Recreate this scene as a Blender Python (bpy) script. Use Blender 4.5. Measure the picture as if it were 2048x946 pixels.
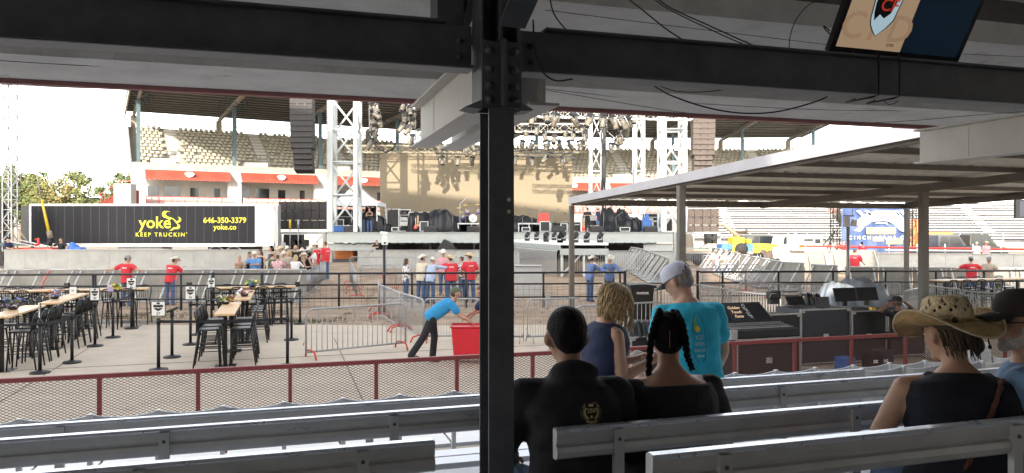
import bpy, bmesh, math, random
import numpy as np
from mathutils import Vector, Matrix
random.seed(7)
for o in list(bpy.data.objects): bpy.data.objects.remove(o)
SC = bpy.context.scene
COL = SC.collection
R = math.radians
# ------------------------------------------------------------ camera
F, CX, HY, EYE = 1490.0, 1024.0, 459.0, 2.73
cd = bpy.data.cameras.new('camera'); cam = bpy.data.objects.new('camera', cd); COL.objects.link(cam)
cam.location = (0, 0, EYE); cam.rotation_euler = (R(90), 0, 0)
cd.sensor_width = 36; cd.lens = 36*F/2048; cd.shift_y = -14/2048; cd.clip_start = .05; cd.clip_end = 3000
SC.camera = cam
# ------------------------------------------------------------ light
SUN_EL, SUN_AZ = 20.0, 12.0        # light travels to +Y, a little to +X, downwards
w = bpy.data.worlds.new('World'); SC.world = w; w.use_nodes = True
nt = w.node_tree; bg = nt.nodes['Background']
sky = nt.nodes.new('ShaderNodeTexSky'); sky.sky_type = 'NISHITA'; sky.sun_disc = False
sky.sun_elevation = R(SUN_EL); sky.sun_rotation = R(180+SUN_AZ); sky.dust_density = 5.0; sky.altitude = 1800
hs = nt.nodes.new('ShaderNodeHueSaturation'); hs.inputs['Saturation'].default_value = .28
nt.links.new(sky.outputs[0], hs.inputs['Color']); wt = nt.nodes.new('ShaderNodeMix'); wt.data_type = 'RGBA'; wt.blend_type = 'MULTIPLY'; wt.inputs[0].default_value = 1; wt.inputs[7].default_value = (1.03, 1.0, .945, 1)
nt.links.new(hs.outputs[0], wt.inputs[6]); nt.links.new(wt.outputs[2], bg.inputs[0]); bg.inputs[1].default_value = 0.15
sd = bpy.data.lights.new('sun', 'SUN'); sun = bpy.data.objects.new('sun', sd); COL.objects.link(sun)
sd.energy = 2.0; sd.angle = R(.5); sd.color = (1, .90, .76)
sun.rotation_euler = (R(90-SUN_EL), 0, R(-SUN_AZ)); sun.location = (-20, -60, 40)
vs = SC.view_settings; vs.view_transform = 'Standard'; vs.look = 'None'; vs.exposure = 2.4; vs.gamma = 1; vs.use_curve_mapping = False
SC.cycles.max_bounces = 7; SC.cycles.diffuse_bounces = 4; SC.cycles.transparent_max_bounces = 12
# ------------------------------------------------------------ helpers
def V(*a): return Vector(a)
def at(px, py, Y): return V((px-CX)/F*Y, Y, EYE-(py-HY)/F*Y)
def gnd(px, Y, z=0.0): return V((px-CX)/F*Y, Y, z)
TH = R(17.0); CT, ST = math.cos(TH), math.sin(TH)
def uv(u, v, z=0.0): return V(CT*u-ST*v, ST*u+CT*v, z)
def u_at(px, v):
    r = (px-CX)/F
    return v*(ST+r*CT)/(CT-r*ST)
WORLD = {}
def W(o):
    m = o.matrix_basis.copy(); p = o.parent
    while p: m = p.matrix_basis @ m; p = p.parent
    return m
def tag(o, label=None, cat=None, group=None, kind=None):
    if label: o['label'] = label
    if cat: o['category'] = cat
    if group: o['group'] = group
    if kind: o['kind'] = kind
    return o
def empty(name, loc=(0,0,0), rz=0.0, label=None, cat=None, group=None):
    o = bpy.data.objects.new(name, None); COL.objects.link(o)
    o.location = loc; o.rotation_euler = (0, 0, rz); o.empty_display_size = .1
    return tag(o, label, cat, group)
def kids(o): return [c for c in bpy.data.objects if c.parent == o]
def tree_of(o):
    ch = {}
    for c in bpy.data.objects:
        if c.parent: ch.setdefault(c.parent.name, []).append(c)
    def rec(x): return (x, [rec(c) for c in ch.get(x.name, [])])
    return rec(o)
def dup(tr, loc=None, rz=None, label=None, group=None, parent=None):
    o, ch = tr
    c = o.copy(); COL.objects.link(c); c.parent = parent
    if loc is not None: c.location = loc
    if rz is not None: c.rotation_euler = (0, 0, rz)
    if label: c['label'] = label
    if group: c['group'] = group
    for t in ch: dup(t, parent=c)
    return c
ORD = ['first','second','third','fourth','fifth','sixth','seventh','eighth','ninth','tenth','eleventh','twelfth','thirteenth','fourteenth','fifteenth','sixteenth','seventeenth','eighteenth','nineteenth','twentieth']
def nth(i): return ORD[i] if i < 20 else (['twenty','thirty','forty'][i//10-2] + '-' + ORD[(i % 10)] if True else '')
# ------------------------------------------------------------ materials
MATS = {}; M = {}
def mat(name, col, rough=.6, metal=0.0, var=.12, scale=6.0, bump=0.0, bscale=40.0, emit=None, es=0.0, spec=.5, alpha=1.0, stain=None, coat=0.0, trans=0.0, sheen=0.0):
    if name in MATS: return MATS[name]
    m = bpy.data.materials.new(name); m.use_nodes = True; t = m.node_tree; b = t.nodes['Principled BSDF']
    b.inputs['Roughness'].default_value = rough; b.inputs['Metallic'].default_value = metal
    b.inputs['Specular IOR Level'].default_value = spec; b.inputs['Alpha'].default_value = alpha
    b.inputs['Coat Weight'].default_value = coat; b.inputs['Transmission Weight'].default_value = trans
    tc = t.nodes.new('ShaderNodeTexCoord')
    if var > 0:
        n = t.nodes.new('ShaderNodeTexNoise'); n.inputs['Scale'].default_value = scale; n.inputs['Detail'].default_value = 6; n.inputs['Roughness'].default_value = .65
        t.links.new(tc.outputs['Object'], n.inputs['Vector'])
        rp = t.nodes.new('ShaderNodeValToRGB')
        rp.color_ramp.elements[0].position = .3; rp.color_ramp.elements[1].position = .7
        lo = [max(0, c*(1-var)) for c in col]; hi = [min(1, c*(1+var)) for c in col]
        rp.color_ramp.elements[0].color = (*lo, 1); rp.color_ramp.elements[1].color = (*hi, 1)
        t.links.new(n.outputs['Fac'], rp.inputs['Fac']); out = rp.outputs['Color']
        if stain:
            n2 = t.nodes.new('ShaderNodeTexNoise'); n2.inputs['Scale'].default_value = stain[1]; n2.inputs['Detail'].default_value = 9; n2.inputs['Roughness'].default_value = .7
            t.links.new(tc.outputs['Object'], n2.inputs['Vector'])
            r2 = t.nodes.new('ShaderNodeValToRGB'); r2.color_ramp.elements[0].position = stain[2]; r2.color_ramp.elements[1].position = stain[2]+.09
            t.links.new(n2.outputs['Fac'], r2.inputs['Fac'])
            mx = t.nodes.new('ShaderNodeMix'); mx.data_type = 'RGBA'
            t.links.new(r2.outputs['Color'], mx.inputs[0]); t.links.new(out, mx.inputs[6]); mx.inputs[7].default_value = (*stain[0], 1)
            out = mx.outputs[2]
        t.links.new(out, b.inputs['Base Color'])
        mr = t.nodes.new('ShaderNodeMapRange'); mr.inputs[3].default_value = max(.05, rough-.1); mr.inputs[4].default_value = min(1, rough+.12)
        t.links.new(n.outputs['Fac'], mr.inputs[0]); t.links.new(mr.outputs[0], b.inputs['Roughness'])
    else: b.inputs['Base Color'].default_value = (*col, 1)
    if bump > 0:
        n3 = t.nodes.new('ShaderNodeTexNoise'); n3.inputs['Scale'].default_value = bscale; n3.inputs['Detail'].default_value = 5
        t.links.new(tc.outputs['Object'], n3.inputs['Vector'])
        bp = t.nodes.new('ShaderNodeBump'); bp.inputs['Strength'].default_value = min(1, bump); bp.inputs['Distance'].default_value = .02
        t.links.new(n3.outputs['Fac'], bp.inputs['Height']); t.links.new(bp.outputs[0], b.inputs['Normal'])
    if emit: b.inputs['Emission Color'].default_value = (*emit, 1); b.inputs['Emission Strength'].default_value = es
    MATS[name] = m; M[name] = m; m.diffuse_color = (*col, 1)
    return m

def defm(k, *a, **kw): M[k] = mat(k, *a, **kw)
defm('concrete_plaza', (.52,.44,.35), .85, var=.10, scale=1.3, bump=.25, bscale=60, stain=((.36,.31,.25), .9, .60))
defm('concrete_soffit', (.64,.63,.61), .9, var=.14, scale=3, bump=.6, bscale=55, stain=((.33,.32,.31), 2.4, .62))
defm('concrete_riser_shade', (.13,.12,.115), .9, var=.2, scale=3, bump=.4, bscale=40)  # same concrete as the soffit, painted dark for poorly lit riser faces
defm('concrete_wall', (.36,.36,.34), .85, var=.14, scale=1.4, bump=.25, bscale=30, stain=((.22,.21,.19), 1.3, .62))
defm('dirt', (.31,.225,.155), .95, var=.35, scale=1.1, bump=.8, bscale=14, stain=((.19,.135,.09), .5, .56))
defm('steel_dark', (.10,.105,.12), .5, .15, var=.25, scale=7, bump=.08, bscale=60, stain=((.06,.055,.05), 9, .68))
defm('steel_grey', (.36,.355,.35), .55, .1, var=.10, scale=4, bump=.06, stain=((.22,.2,.18), 5, .68))
defm('steel_pale', (.62,.60,.56), .55, .05, var=.1, scale=3, stain=((.22,.2,.18), 6, .70))
defm('fascia_red', (.30,.13,.12), .7, var=.15, scale=3)
defm('rail_red', (.20,.035,.035), .5, var=.15, scale=8, stain=((.13,.045,.03), 15, .66))
defm('mesh_red', (.07,.022,.018), .6, var=.15, scale=8)
defm('aluminium', (.56,.56,.555), .46, .6, var=.12, scale=5, bump=.05, bscale=25, stain=((.28,.27,.26), 7, .69))
defm('aluminium_light', (.68,.70,.74), .4, .3, var=.08, scale=6, stain=((.42,.40,.37), 9, .70))
defm('alu_rail', (.72,.76,.84), .28, .5, var=.05, scale=6)
defm('galv', (.36,.365,.37), .45, .4, var=.15, scale=12)
defm('galv_white', (.48,.49,.485), .5, .25, var=.1, scale=6)
defm('black_metal', (.009,.009,.010), .33, .2, var=.3, scale=20)
defm('black_paint', (.011,.011,.013), .45, .1, var=.3, scale=9)
defm('black_plastic', (.009,.009,.011), .45, var=.3, scale=9)
defm('belt', (.012,.013,.018), .8, var=.2, scale=30)
defm('wood_top', (.66,.44,.24), .45, var=.16, scale=3, coat=.2)
defm('white_paint', (.78,.78,.76), .5, var=.05, scale=2, stain=((.6,.58,.53), 3, .70))
defm('white_tube', (.52,.55,.54), .4, .1, var=.05, scale=4)
defm('stage_beam', (.36,.385,.375), .5, .1, var=.06, scale=2, stain=((.30,.31,.29), 2.2, .70))
defm('teal_steel', (.06,.11,.13), .5, .1, var=.15, scale=2)
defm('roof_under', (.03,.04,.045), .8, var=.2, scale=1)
defm('purlin', (.26,.25,.22), .7, var=.1, scale=1)
defm('seat_cream', (.37,.34,.26), .6, var=.15, scale=.8)
defm('stand_concrete', (.30,.28,.24), .85, var=.15, scale=.7, stain=((.20,.18,.15), .5, .62))
defm('stand_white', (.44,.42,.38), .8, var=.06, scale=1)
defm('awning', (.25,.05,.03), .8, var=.12, scale=1.5)
defm('red_paint', (.58,.05,.035), .4, var=.12, scale=5)
defm('red_plastic', (.62,.02,.035), .35, var=.08, scale=5)
defm('orange_paint', (.65,.20,.05), .5, var=.12, scale=3)
defm('yellow_paint', (.72,.50,.03), .45, var=.1, scale=3)
defm('yellow_print', (.85,.82,.05), .5, var=0)
defm('trailer_dark', (.010,.011,.016), .5, .0, var=.25, scale=1.4, bump=.15, bscale=1.6, spec=.25)
defm('led_wall', (.185,.15,.098), .7, var=.04, scale=.6)
defm('tarp_black', (.007,.008,.010), .3, var=.3, scale=6, bump=.7, bscale=5, spec=.3)
defm('tarp_silver', (.30,.34,.40), .4, .2, var=.25, scale=3, bump=.7, bscale=9)
defm('tarp_blue', (.06,.17,.50), .5, var=.2, scale=4, bump=.5, bscale=8)
defm('tent_white', (.78,.79,.80), .7, var=.04, scale=2)
defm('case_dark', (.011,.0115,.013), .5, var=.2, scale=5)
defm('case_slate', (.028,.033,.046), .5, var=.15, scale=5)
defm('pa_box', (.022,.019,.019), .65, var=.3, scale=2.5)
defm('pa_brown', (.07,.053,.045), .7, var=.3, scale=2.5)
defm('canopy_edge', (.46,.45,.48), .5, .3, var=.1, scale=2)
defm('canopy_steel', (.15,.14,.125), .55, .2, var=.15, scale=3)
defm('canopy_roof', (.74,.76,.74), .5, .0, var=.18, scale=2.2)
defm('screen_black', (.012,.013,.018), .18, var=.1, scale=4)
defm('tan_fabric', (.27,.235,.17), .8, var=.15, scale=6)
defm('sign_white', (.80,.80,.78), .6, var=0)
defm('print_black', (.02,.02,.02), .7, var=0)
defm('print_grey', (.45,.45,.45), .7, var=0)
defm('leaf_yellowgreen', (.14,.155,.05), .8, var=.4, scale=.6)
defm('leaf_green', (.07,.10,.04), .8, var=.4, scale=.6)
defm('leaf_orange', (.20,.165,.07), .8, var=.3, scale=.6)
defm('bark', (.14,.10,.07), .9, var=.3, scale=4)
defm('grass', (.11,.12,.05), .9, var=.4, scale=9)
defm('water', (.10,.10,.095), .04, var=.2, scale=2)
defm('glass_dark', (.02,.025,.03), .08, var=0, spec=.8)
defm('rubber', (.025,.025,.025), .8, var=.2, scale=10)
defm('banner_blue', (.05,.085,.20), .6, var=.1, scale=.8, bump=.7, bscale=1.4)
defm('cable', (.012,.012,.013), .5, var=0)
# ------------------------------------------------------------ mesh builder
class MB:
    def __init__(s): s.v = []; s.f = []; s.mi = []; s.sm = []; s.cur = 0; s.smooth = False
    def add(s, vs, fs):
        n = len(s.v); s.v += [tuple(p) for p in vs]
        for f in fs: s.f.append(tuple(i+n for i in f)); s.mi.append(s.cur); s.sm.append(s.smooth)
    def box(s, c, d, rz=0.0, rx=0.0, ry=0.0):
        m = Matrix.Rotation(rz, 3, 'Z') @ Matrix.Rotation(ry, 3, 'Y') @ Matrix.Rotation(rx, 3, 'X'); c = Vector(c)
        vs = [c + m @ V(x*d[0]/2, y*d[1]/2, z*d[2]/2) for z in (-1,1) for y in (-1,1) for x in (-1,1)]
        s.add(vs, [(0,2,3,1),(4,5,7,6),(0,1,5,4),(2,6,7,3),(0,4,6,2),(1,3,7,5)])
    def b2(s, lo, hi): s.box([(a+b)/2 for a, b in zip(lo, hi)], [abs(b-a) for a, b in zip(lo, hi)])
    def bar(s, p, q, w=.05, h=None, up=V(0,0,1)):
        h = h or w; p = Vector(p); q = Vector(q); d = (q-p).normalized()
        a = d.cross(up)
        if a.length < 1e-3: a = d.cross(V(0,1,0))
        a.normalize(); b = a.cross(d).normalized()
        vs = [e + a*(x*w/2) + b*(y*h/2) for e in (p, q) for x, y in ((-1,-1),(1,-1),(1,1),(-1,1))]
        s.add(vs, [(0,1,2,3),(4,7,6,5),(0,4,5,1),(1,5,6,2),(2,6,7,3),(3,7,4,0)])
    def tube(s, p, q, r0, r1=None, n=8, cap=True):
        s.path([p, q], [r0, r0 if r1 is None else r1], n, cap)
    def path(s, pts, r, n=8, cap=True, sq=None):
        pts = [Vector(p) for p in pts]
        if not hasattr(r, '__len__'): r = [r]*len(pts)
        prev = None; rings = []
        for i, p in enumerate(pts):
            d = (pts[min(i+1, len(pts)-1)] - pts[max(i-1, 0)])
            if d.length < 1e-9: d = V(0,0,1)
            d.normalize()
            if prev is None:
                a = d.cross(V(0,0,1))
                if a.length < 1e-3: a = d.cross(V(0,1,0))
            else: a = prev - d*prev.dot(d)
            if a.length < 1e-6: a = d.orthogonal()
            a.normalize(); prev = a; b = d.cross(a)
            rings.append([p + a*(math.cos(2*math.pi*k/n)*r[i]) + b*(math.sin(2*math.pi*k/n)*r[i]) for k in range(n)])
        base = []; fs = []
        for rg in rings: base += rg
        for i in range(len(pts)-1):
            for k in range(n):
                fs.append((i*n+k, i*n+(k+1) % n, (i+1)*n+(k+1) % n, (i+1)*n+k))
        if cap: fs.append(tuple(range(n))[::-1]); fs.append(tuple((len(pts)-1)*n+k for k in range(n)))
        sv = s.smooth; s.smooth = True; s.add(base, fs); s.smooth = sv
    def lathe(s, prof, c=(0,0,0), n=16, M3=None, sx=1, sy=1):
        c = Vector(c); vs = []; fs = []
        for r, z in prof:
            for k in range(n):
                p = V(math.cos(2*math.pi*k/n)*r*sx, math.sin(2*math.pi*k/n)*r*sy, z)
                vs.append(c + (M3 @ p if M3 else p))
        for i in range(len(prof)-1):
            for k in range(n): fs.append((i*n+k, i*n+(k+1) % n, (i+1)*n+(k+1) % n, (i+1)*n+k))
        if prof[0][0] > 1e-6: fs.append(tuple(range(n))[::-1])
        if prof[-1][0] > 1e-6: fs.append(tuple((len(prof)-1)*n+k for k in range(n)))
        sv = s.smooth; s.smooth = True; s.add(vs, fs); s.smooth = sv
    def ell(s, c, r, M3=None, n=14, m=9):
        prof = [(math.sin(math.pi*i/m), -math.cos(math.pi*i/m)) for i in range(m+1)]
        c = Vector(c); vs = []; fs = []
        for a, z in prof:
            for k in range(n):
                p = V(math.cos(2*math.pi*k/n)*a*r[0], math.sin(2*math.pi*k/n)*a*r[1], z*r[2])
                vs.append(c + (M3 @ p if M3 else p))
        for i in range(m):
            for k in range(n): fs.append((i*n+k, i*n+(k+1) % n, (i+1)*n+(k+1) % n, (i+1)*n+k))
        sv = s.smooth; s.smooth = True; s.add(vs, fs); s.smooth = sv
    def prism(s, poly, a, b, o):
        """closed outline poly [(x,z)] in plane a(x) / up z, extruded along b; o origin"""
        o = Vector(o); a = Vector(a); b = Vector(b); n = len(poly)
        vs = [o + a*x + V(0,0,z) for x, z in poly] + [o + a*x + V(0,0,z) + b for x, z in poly]
        fs = [tuple(range(n)), tuple(range(2*n-1, n-1, -1))] + [(i, i+n, (i+1) % n + n, (i+1) % n) for i in range(n)]
        s.add(vs, fs)
    def quad(s, a, b, c, d): s.add([a, b, c, d], [(0,1,2,3)])
    def build(s, name, m, parent=None, bevel=0.0, fix=True):
        if not s.v: return None
        me = bpy.data.meshes.new(name)
        vs = s.v
        if parent is not None:
            inv = W(parent).inverted()
            if inv != Matrix.Identity(4): vs = [tuple(inv @ Vector(p)) for p in vs]
        me.from_pydata(vs, [], s.f)
        ms = m if isinstance(m, (list, tuple)) else [m]
        for k in ms: me.materials.append(M[k] if isinstance(k, str) else k)
        me.polygons.foreach_set('material_index', s.mi); me.polygons.foreach_set('use_smooth', s.sm)
        if fix:
            bm = bmesh.new(); bm.from_mesh(me); bmesh.ops.recalc_face_normals(bm, faces=bm.faces); bm.to_mesh(me); bm.free()
        o = bpy.data.objects.new(name, me); COL.objects.link(o)
        if parent is not None: o.parent = parent
        if bevel > 0:
            bv = o.modifiers.new('bevel', 'BEVEL'); bv.width = bevel; bv.segments = 2; bv.limit_method = 'ANGLE'
        return o
# isolated scene for remeshing / text conversion
TMP = bpy.data.scenes.new('tmp_work')
def evaluated_mesh(o):
    TMP.collection.objects.link(o); vl = TMP.view_layers[0]; vl.update()
    dg = vl.depsgraph; dg.update()
    me = bpy.data.meshes.new_from_object(o.evaluated_get(dg), depsgraph=dg)
    TMP.collection.objects.unlink(o)
    return me
def text_mesh(txt, size, extrude=.002, bold=0.0, align='CENTER', spacing=1.0):
    c = bpy.data.curves.new('t', 'FONT'); c.body = txt; c.size = size; c.extrude = extrude; c.offset = bold
    c.align_x = align; c.align_y = 'CENTER'; c.space_character = spacing; c.resolution_u = 3
    o = bpy.data.objects.new('t', c); me = evaluated_mesh(o); bpy.data.objects.remove(o)
    return me
def text_into(mb, txt, size, o, ax, az, ext=.002, bold=0.0, spacing=1.0, curve=None, align='CENTER', slant=0):
    """text laid in plane origin o, reading along ax, up az"""
    me = text_mesh(txt, size, ext, bold, align, spacing); o = Vector(o); ax = Vector(ax).normalized(); az = Vector(az).normalized(); ay = ax.cross(az)
    vs = []
    for v in me.vertices:
        x, z, d = v.co.x, v.co.y, v.co.z
        x += slant*z
        if curve: z += curve(x)
        vs.append(o + ax*x + az*z + ay*d)
    mb.add(vs, [tuple(p.vertices) for p in me.polygons]); bpy.data.meshes.remove(me)
# ============================================================ GROUND
def ground_z(Y): return 0.0 if Y < 29 else (.45*(Y-29)/14 if Y < 43 else .45)
mb = MB()
ys = [-60,-5,0,10,20,26,29,31,34,37,40,43,50,70,110,200,500,1500,2500]
xs = [-2500,-800,-200,-80,-40,-20,-8,0,8,20,40,80,200,800,2500]
vs = [V(x, y, ground_z(y)-.012) for y in ys for x in xs]; nx = len(xs)
fs = [(j*nx+i, j*nx+i+1, (j+1)*nx+i+1, (j+1)*nx+i) for j in range(len(ys)-1) for i in range(nx-1)]
mb.add(vs, fs); tag(mb.build('ground', 'dirt'), kind='structure')
mb = MB()
vs = []; px = [-60,-30,-20,-14,-12,-10,-8,-6,-3,0,4,8,14,25,60]; 
for x in px: vs += [V(x, -3, .0), V(x, 21.4+random.uniform(-.25,.25)+(3.6 if x > 9 else 0), .0)]
mb.add(vs, [(2*i, 2*i+2, 2*i+3, 2*i+1) for i in range(len(px)-1)])
# slab thickness edge
mb.add([v for x in range(len(px)) for v in (vs[2*x+1], vs[2*x+1]-V(0,0,.02))], [(2*i, 2*i+2, 2*i+3, 2*i+1) for i in range(len(px)-1)])
tag(mb.build('plaza', 'concrete_plaza', fix=False), kind='structure')
# joints in the plaza slab: narrow saw cuts drawn as thin dark strips
mb = MB()
for v in (11.6, 16.6): mb.bar(uv(-22, v, .003), uv(24, v, .003), .018, .006)
for u in (-16.6,-10.6,-6.6+2.3,1.2,7.2,13.0): mb.bar(uv(u, 6.5, .0035), uv(u, 19.2, .0035), .016, .006)
defm('joint', (.17,.145,.12), .9, var=.2)
tag(mb.build('plaza_joints', 'joint'), kind='structure')
# dirt track details: wheel ruts / clods near the fence, grass tufts, puddle
mb = MB(); rg = random.Random(3)
for k in range(420):
    X = rg.uniform(-17, 12); Y = rg.uniform(21.6, 30); r = rg.uniform(.01,.045)
    mb.ell((X, Y, r*.2-.01), (r*rg.uniform(.8,1.6), r, r*.7), n=5, m=3)
defm('clods', (.24,.17,.11), .95, var=.3)
tag(mb.build('dirt_clods', 'clods'), 'brown clods and small stones scattered over the dirt by the pipe fence', 'dirt', kind='stuff')
mb = MB()
for k in range(2600):
    c = rg.choice([(-14,22.8,3.6,1.1),(-11.5,23.4,2,.8),(10.5,24.9,5.0,.5),(-3.6,9.9,.35,.25),(-6.2,22.2,1.5,.5)])
    X = c[0]+rg.gauss(0,.5)*c[2]; Y = c[1]+rg.gauss(0,.5)*c[3]; h = rg.uniform(.02,.09); a = rg.uniform(0,6.28)
    d = V(math.cos(a),math.sin(a),0)*.012; t = V(rg.uniform(-.03,.03),rg.uniform(-.03,.03),h)
    p = V(X,Y,-.012 if Y > 21.3 else .0); mb.add([p-d, p+d, p+t], [(0,1,2)])
tag(mb.build('grass', 'grass'), 'thin green grass tufts growing at the edge of the concrete', 'grass', kind='stuff')
mb = MB(); rg2 = random.Random(12)
for (x0, y0, x1, y1) in ((-5.2,22,-6.5,46),(-3.6,22,-4.9,46),(-14,24,14,25.2),(-14,22.8,12,23.9),(2,27,9,44),(3.6,27,10.6,44),(-20,31,6,34)):
    a, b_ = V(x0,y0,0), V(x1,y1,0); d = (b_-a).normalized(); nn = V(-d.y,d.x,0); K = 60; vs = []
    for k in range(K+1):
        p = a.lerp(b_, k/K)+nn*(.12*math.sin(k*.31+x0)); p.z = ground_z(p.y)-.007; w_ = .10+.04*rg2.random(); vs += [p-nn*w_, p+nn*w_]
    mb.add(vs, [(2*k,2*k+2,2*k+3,2*k+1) for k in range(K) if rg2.random() > .12])
defm('dirt_track', (.235,.165,.11), .9, var=.35, scale=3, bump=.8, bscale=20)
tag(mb.build('tyre_tracks', 'dirt_track'), kind='structure')
mb = MB(); n = 26
vs = [V(-12.2+3.6*math.cos(a)*(1+.15*math.sin(3*a)), 22.1+.42*math.sin(a)*(1+.2*math.cos(2*a)), -.004) for a in [2*math.pi*k/n for k in range(n)]]
mb.add(vs, [tuple(range(n))]); tag(mb.build('puddle_water', 'water', fix=False), kind='structure')

# ============================================================ NEAR GRANDSTAND (the one we sit in)
GS = empty('grandstand', uv(-.14, 2.6, 1.0), TH, 'shaded steel and concrete grandstand around the viewer with dark beams overhead', 'grandstand')
# steel column in front of us: H section
v0 = 2.55; uL = u_at(978, v0); uR = u_at(1028, v0); uc = (uL+uR)/2; cw = uR-uL
def ubox(mb, u0, u1, va, vb, z0, z1):
    vs = [uv(u, v, z) for z in (z0, z1) for v in (va, vb) for u in (u0, u1)]
    mb.add(vs, [(0,2,3,1),(4,5,7,6),(0,1,5,4),(2,6,7,3),(0,4,6,2),(1,3,7,5)])
cdp = .135
mb = MB()
ubox(mb, uL, uR, v0, v0+.010, 1.0, 3.16); ubox(mb, uL, uR, v0+cdp-.010, v0+cdp, 1.0, 3.16); ubox(mb, uc-.004, uc+.004, v0+.010, v0+cdp-.010, 1.0, 3.16)
colm = mb.build('column', 'steel_dark', GS)
mb = MB()
# wider connection head above
w2 = cw*.80
ubox(mb, uc-w2, uc+w2, v0-.004, v0+.008, 3.163, 3.40); ubox(mb, uc-.006, uc+.006, v0-.045, v0-.004, 3.17, 3.40)
ubox(mb, uc-w2, uc+w2, v0+cdp-.01, v0+cdp+.004, 3.163, 3.9); ubox(mb, uc-.006, uc+.006, v0+.008, v0+cdp-.01, 3.163, 3.9)
ubox(mb, uc-w2*1.0, uc-w2*.88, v0+.008, v0+cdp-.01, 3.163, 3.85)
ubox(mb, uc+w2*.88, uc+w2*1.0, v0+.008, v0+cdp-.01, 3.163, 3.5)
for s_ in (-1, 1):   # tapered wings at the base of the head
    mb.add([uv(uc+s_*w2*.95, v0+.0, 3.19), uv(uc+s_*w2*1.75, v0+.02, 3.165), uv(uc+s_*w2*.95, v0+.0, 3.155),
            uv(uc+s_*w2*.95, v0+.12, 3.19), uv(uc+s_*w2*1.75, v0+.12, 3.165), uv(uc+s_*w2*.95, v0+.12, 3.155)],
           [(0,1,2),(3,5,4),(0,3,4,1),(1,4,5,2),(2,5,3,0)])
mb.build('connection_plate', 'steel_dark', GS, bevel=.002)
def bolt(c, d, parent, r=.012):
    m_ = MB(); d = Vector(d).normalized(); c = Vector(c)
    m_.path([c, c+d*.004], r*1.45, 14); m_.path([c+d*.004, c+d*.013], r, 6); m_.path([c+d*.013, c+d*.018], r*.5, 8)
    return m_.build('bolt', 'steel_dark', parent)
dV = uv(0,-1)
for du, z in ((-.62,3.365),(.62,3.365),(-.62,3.30),(.62,3.30),(-.62,3.24),(.62,3.24),(-.62,3.19),(.62,3.19)):
    bolt(uv(uc+du*w2, v0-.004, z), dV, GS)
# discs painted pale as daylight seen through drilled holes; nothing is cut
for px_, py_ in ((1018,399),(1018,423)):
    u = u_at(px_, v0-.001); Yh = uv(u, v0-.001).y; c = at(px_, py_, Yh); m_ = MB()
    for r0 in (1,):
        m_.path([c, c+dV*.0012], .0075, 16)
    m_.build('bolt_hole', mat('hole_daylight', (.55,.52,.42), .6, var=0, emit=(.75,.68,.5), es=.0), colm)
for px_, py_ in ((985,399),(985,423)):
    u = u_at(px_, v0-.001); Yh = uv(u, v0-.001).y; c = at(px_, py_, Yh); m_ = MB(); m_.path([c, c+dV*.001], .007, 16); m_.build('bolt_hole', mat('hole_dark', (.10,.10,.11), .4, var=0), colm)
# main row beam (I section) left and right
def ibeam(mb, u0, u1, v, z0, z1, bf=.10, tf=.009, tw=.008):
    ubox(mb, u0, u1, v-bf/2, v+bf/2, z0, z0+tf); ubox(mb, u0, u1, v-bf/2, v+bf/2, z1-tf, z1); ubox(mb, u0, u1, v-tw/2, v+tw/2, z0+tf, z1-tf)
vb = 2.66
for (a, b) in ((-9.0, uc-.085), (uc+.10, 9.0)):
    mb = MB(); z0, z1 = 3.315, 3.485
    ubox(mb, a, b, vb-.05, vb+.05, z0, z0+.009)
    ubox(mb, a, b, vb-.01, vb+.01, z0+.009, z1-.012)
    aa, bb = (a, b-.10) if a < -1 else (a+.09, b)
    ubox(mb, aa, bb, vb-.05, vb+.05, z1-.012, z1-.003)
    o = mb.build('cross_beam', 'steel_dark', GS, bevel=.0015)
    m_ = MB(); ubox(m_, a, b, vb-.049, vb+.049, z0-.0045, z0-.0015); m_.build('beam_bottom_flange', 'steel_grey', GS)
    for dz in (.045,.10):
        bu = (b-.045) if a < -1 else (a+.045)
        bolt(uv(bu, vb-.0105, z0+dz), dV, o, .009)
# upper deck of precast concrete steps, coming down towards the stage
UD = [(8.5-.8*i) for i in range(12)]
mb = MB(); mr = MB()
zf, zs = 3.648, .285; vf = 5.45*CT; tr = .80
levels = []
for i in range(14):
    va = vf - (i*tr-.20 if i else 0); vb_ = va - (.60 if i == 0 else tr); z = zf + i*zs
    ubox(mb, -26, 26, vb_-.12, va, z, z+.14)
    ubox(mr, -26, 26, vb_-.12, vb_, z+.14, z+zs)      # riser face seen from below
    levels.append((va, z))
    mb_ = 0
mb.build('deck_soffit', 'concrete_soffit', GS); mr.build('deck_riser', 'concrete_riser_shade', GS)
mb = MB(); ubox(mb, -26, 26, vf+.003, vf+.06, zf-.028, zf+.55); mb.build('fascia', 'fascia_red', GS)
# cantilever beams
def cant(ua, vend, z0=3.224, z1=3.478, vstart=2.8, bf=.13):
    mb = MB()
    ubox(mb, ua-bf/2, ua+bf/2, vstart, vend, z0, z0+.012); ubox(mb, ua-bf/2, ua+bf/2, vstart, vend, z1-.012, z1); ubox(mb, ua-.006, ua+.006, vstart, vend, z0+.012, z1-.012)
    ubox(mb, ua-.0085, ua+.0085, vend-.42, vend-.416, z0+.012, z1-.012)
    return mb.build('cantilever_beam', 'steel_pale', GS, bevel=.002)
vend = 4.49*CT+.57*ST
cant(.78, 4.46) if False else None
e = at(822, 295, 4.49); ue = e.x*CT+e.y*ST; ve = -e.x*ST+e.y*CT
cant(ue+.065, ve); e2 = at(884, 298, 4.57); ue2 = e2.x*CT+e2.y*ST; cant(ue2+.065, ve+.02)
e3 = at(1827, 328, 5.6); ue3 = e3.x*CT+e3.y*ST; ve3 = -e3.x*ST+e3.y*CT
cant(ue3+.065, ve3, vstart=2.75)
cant(ue-4.35, ve); 
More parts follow.
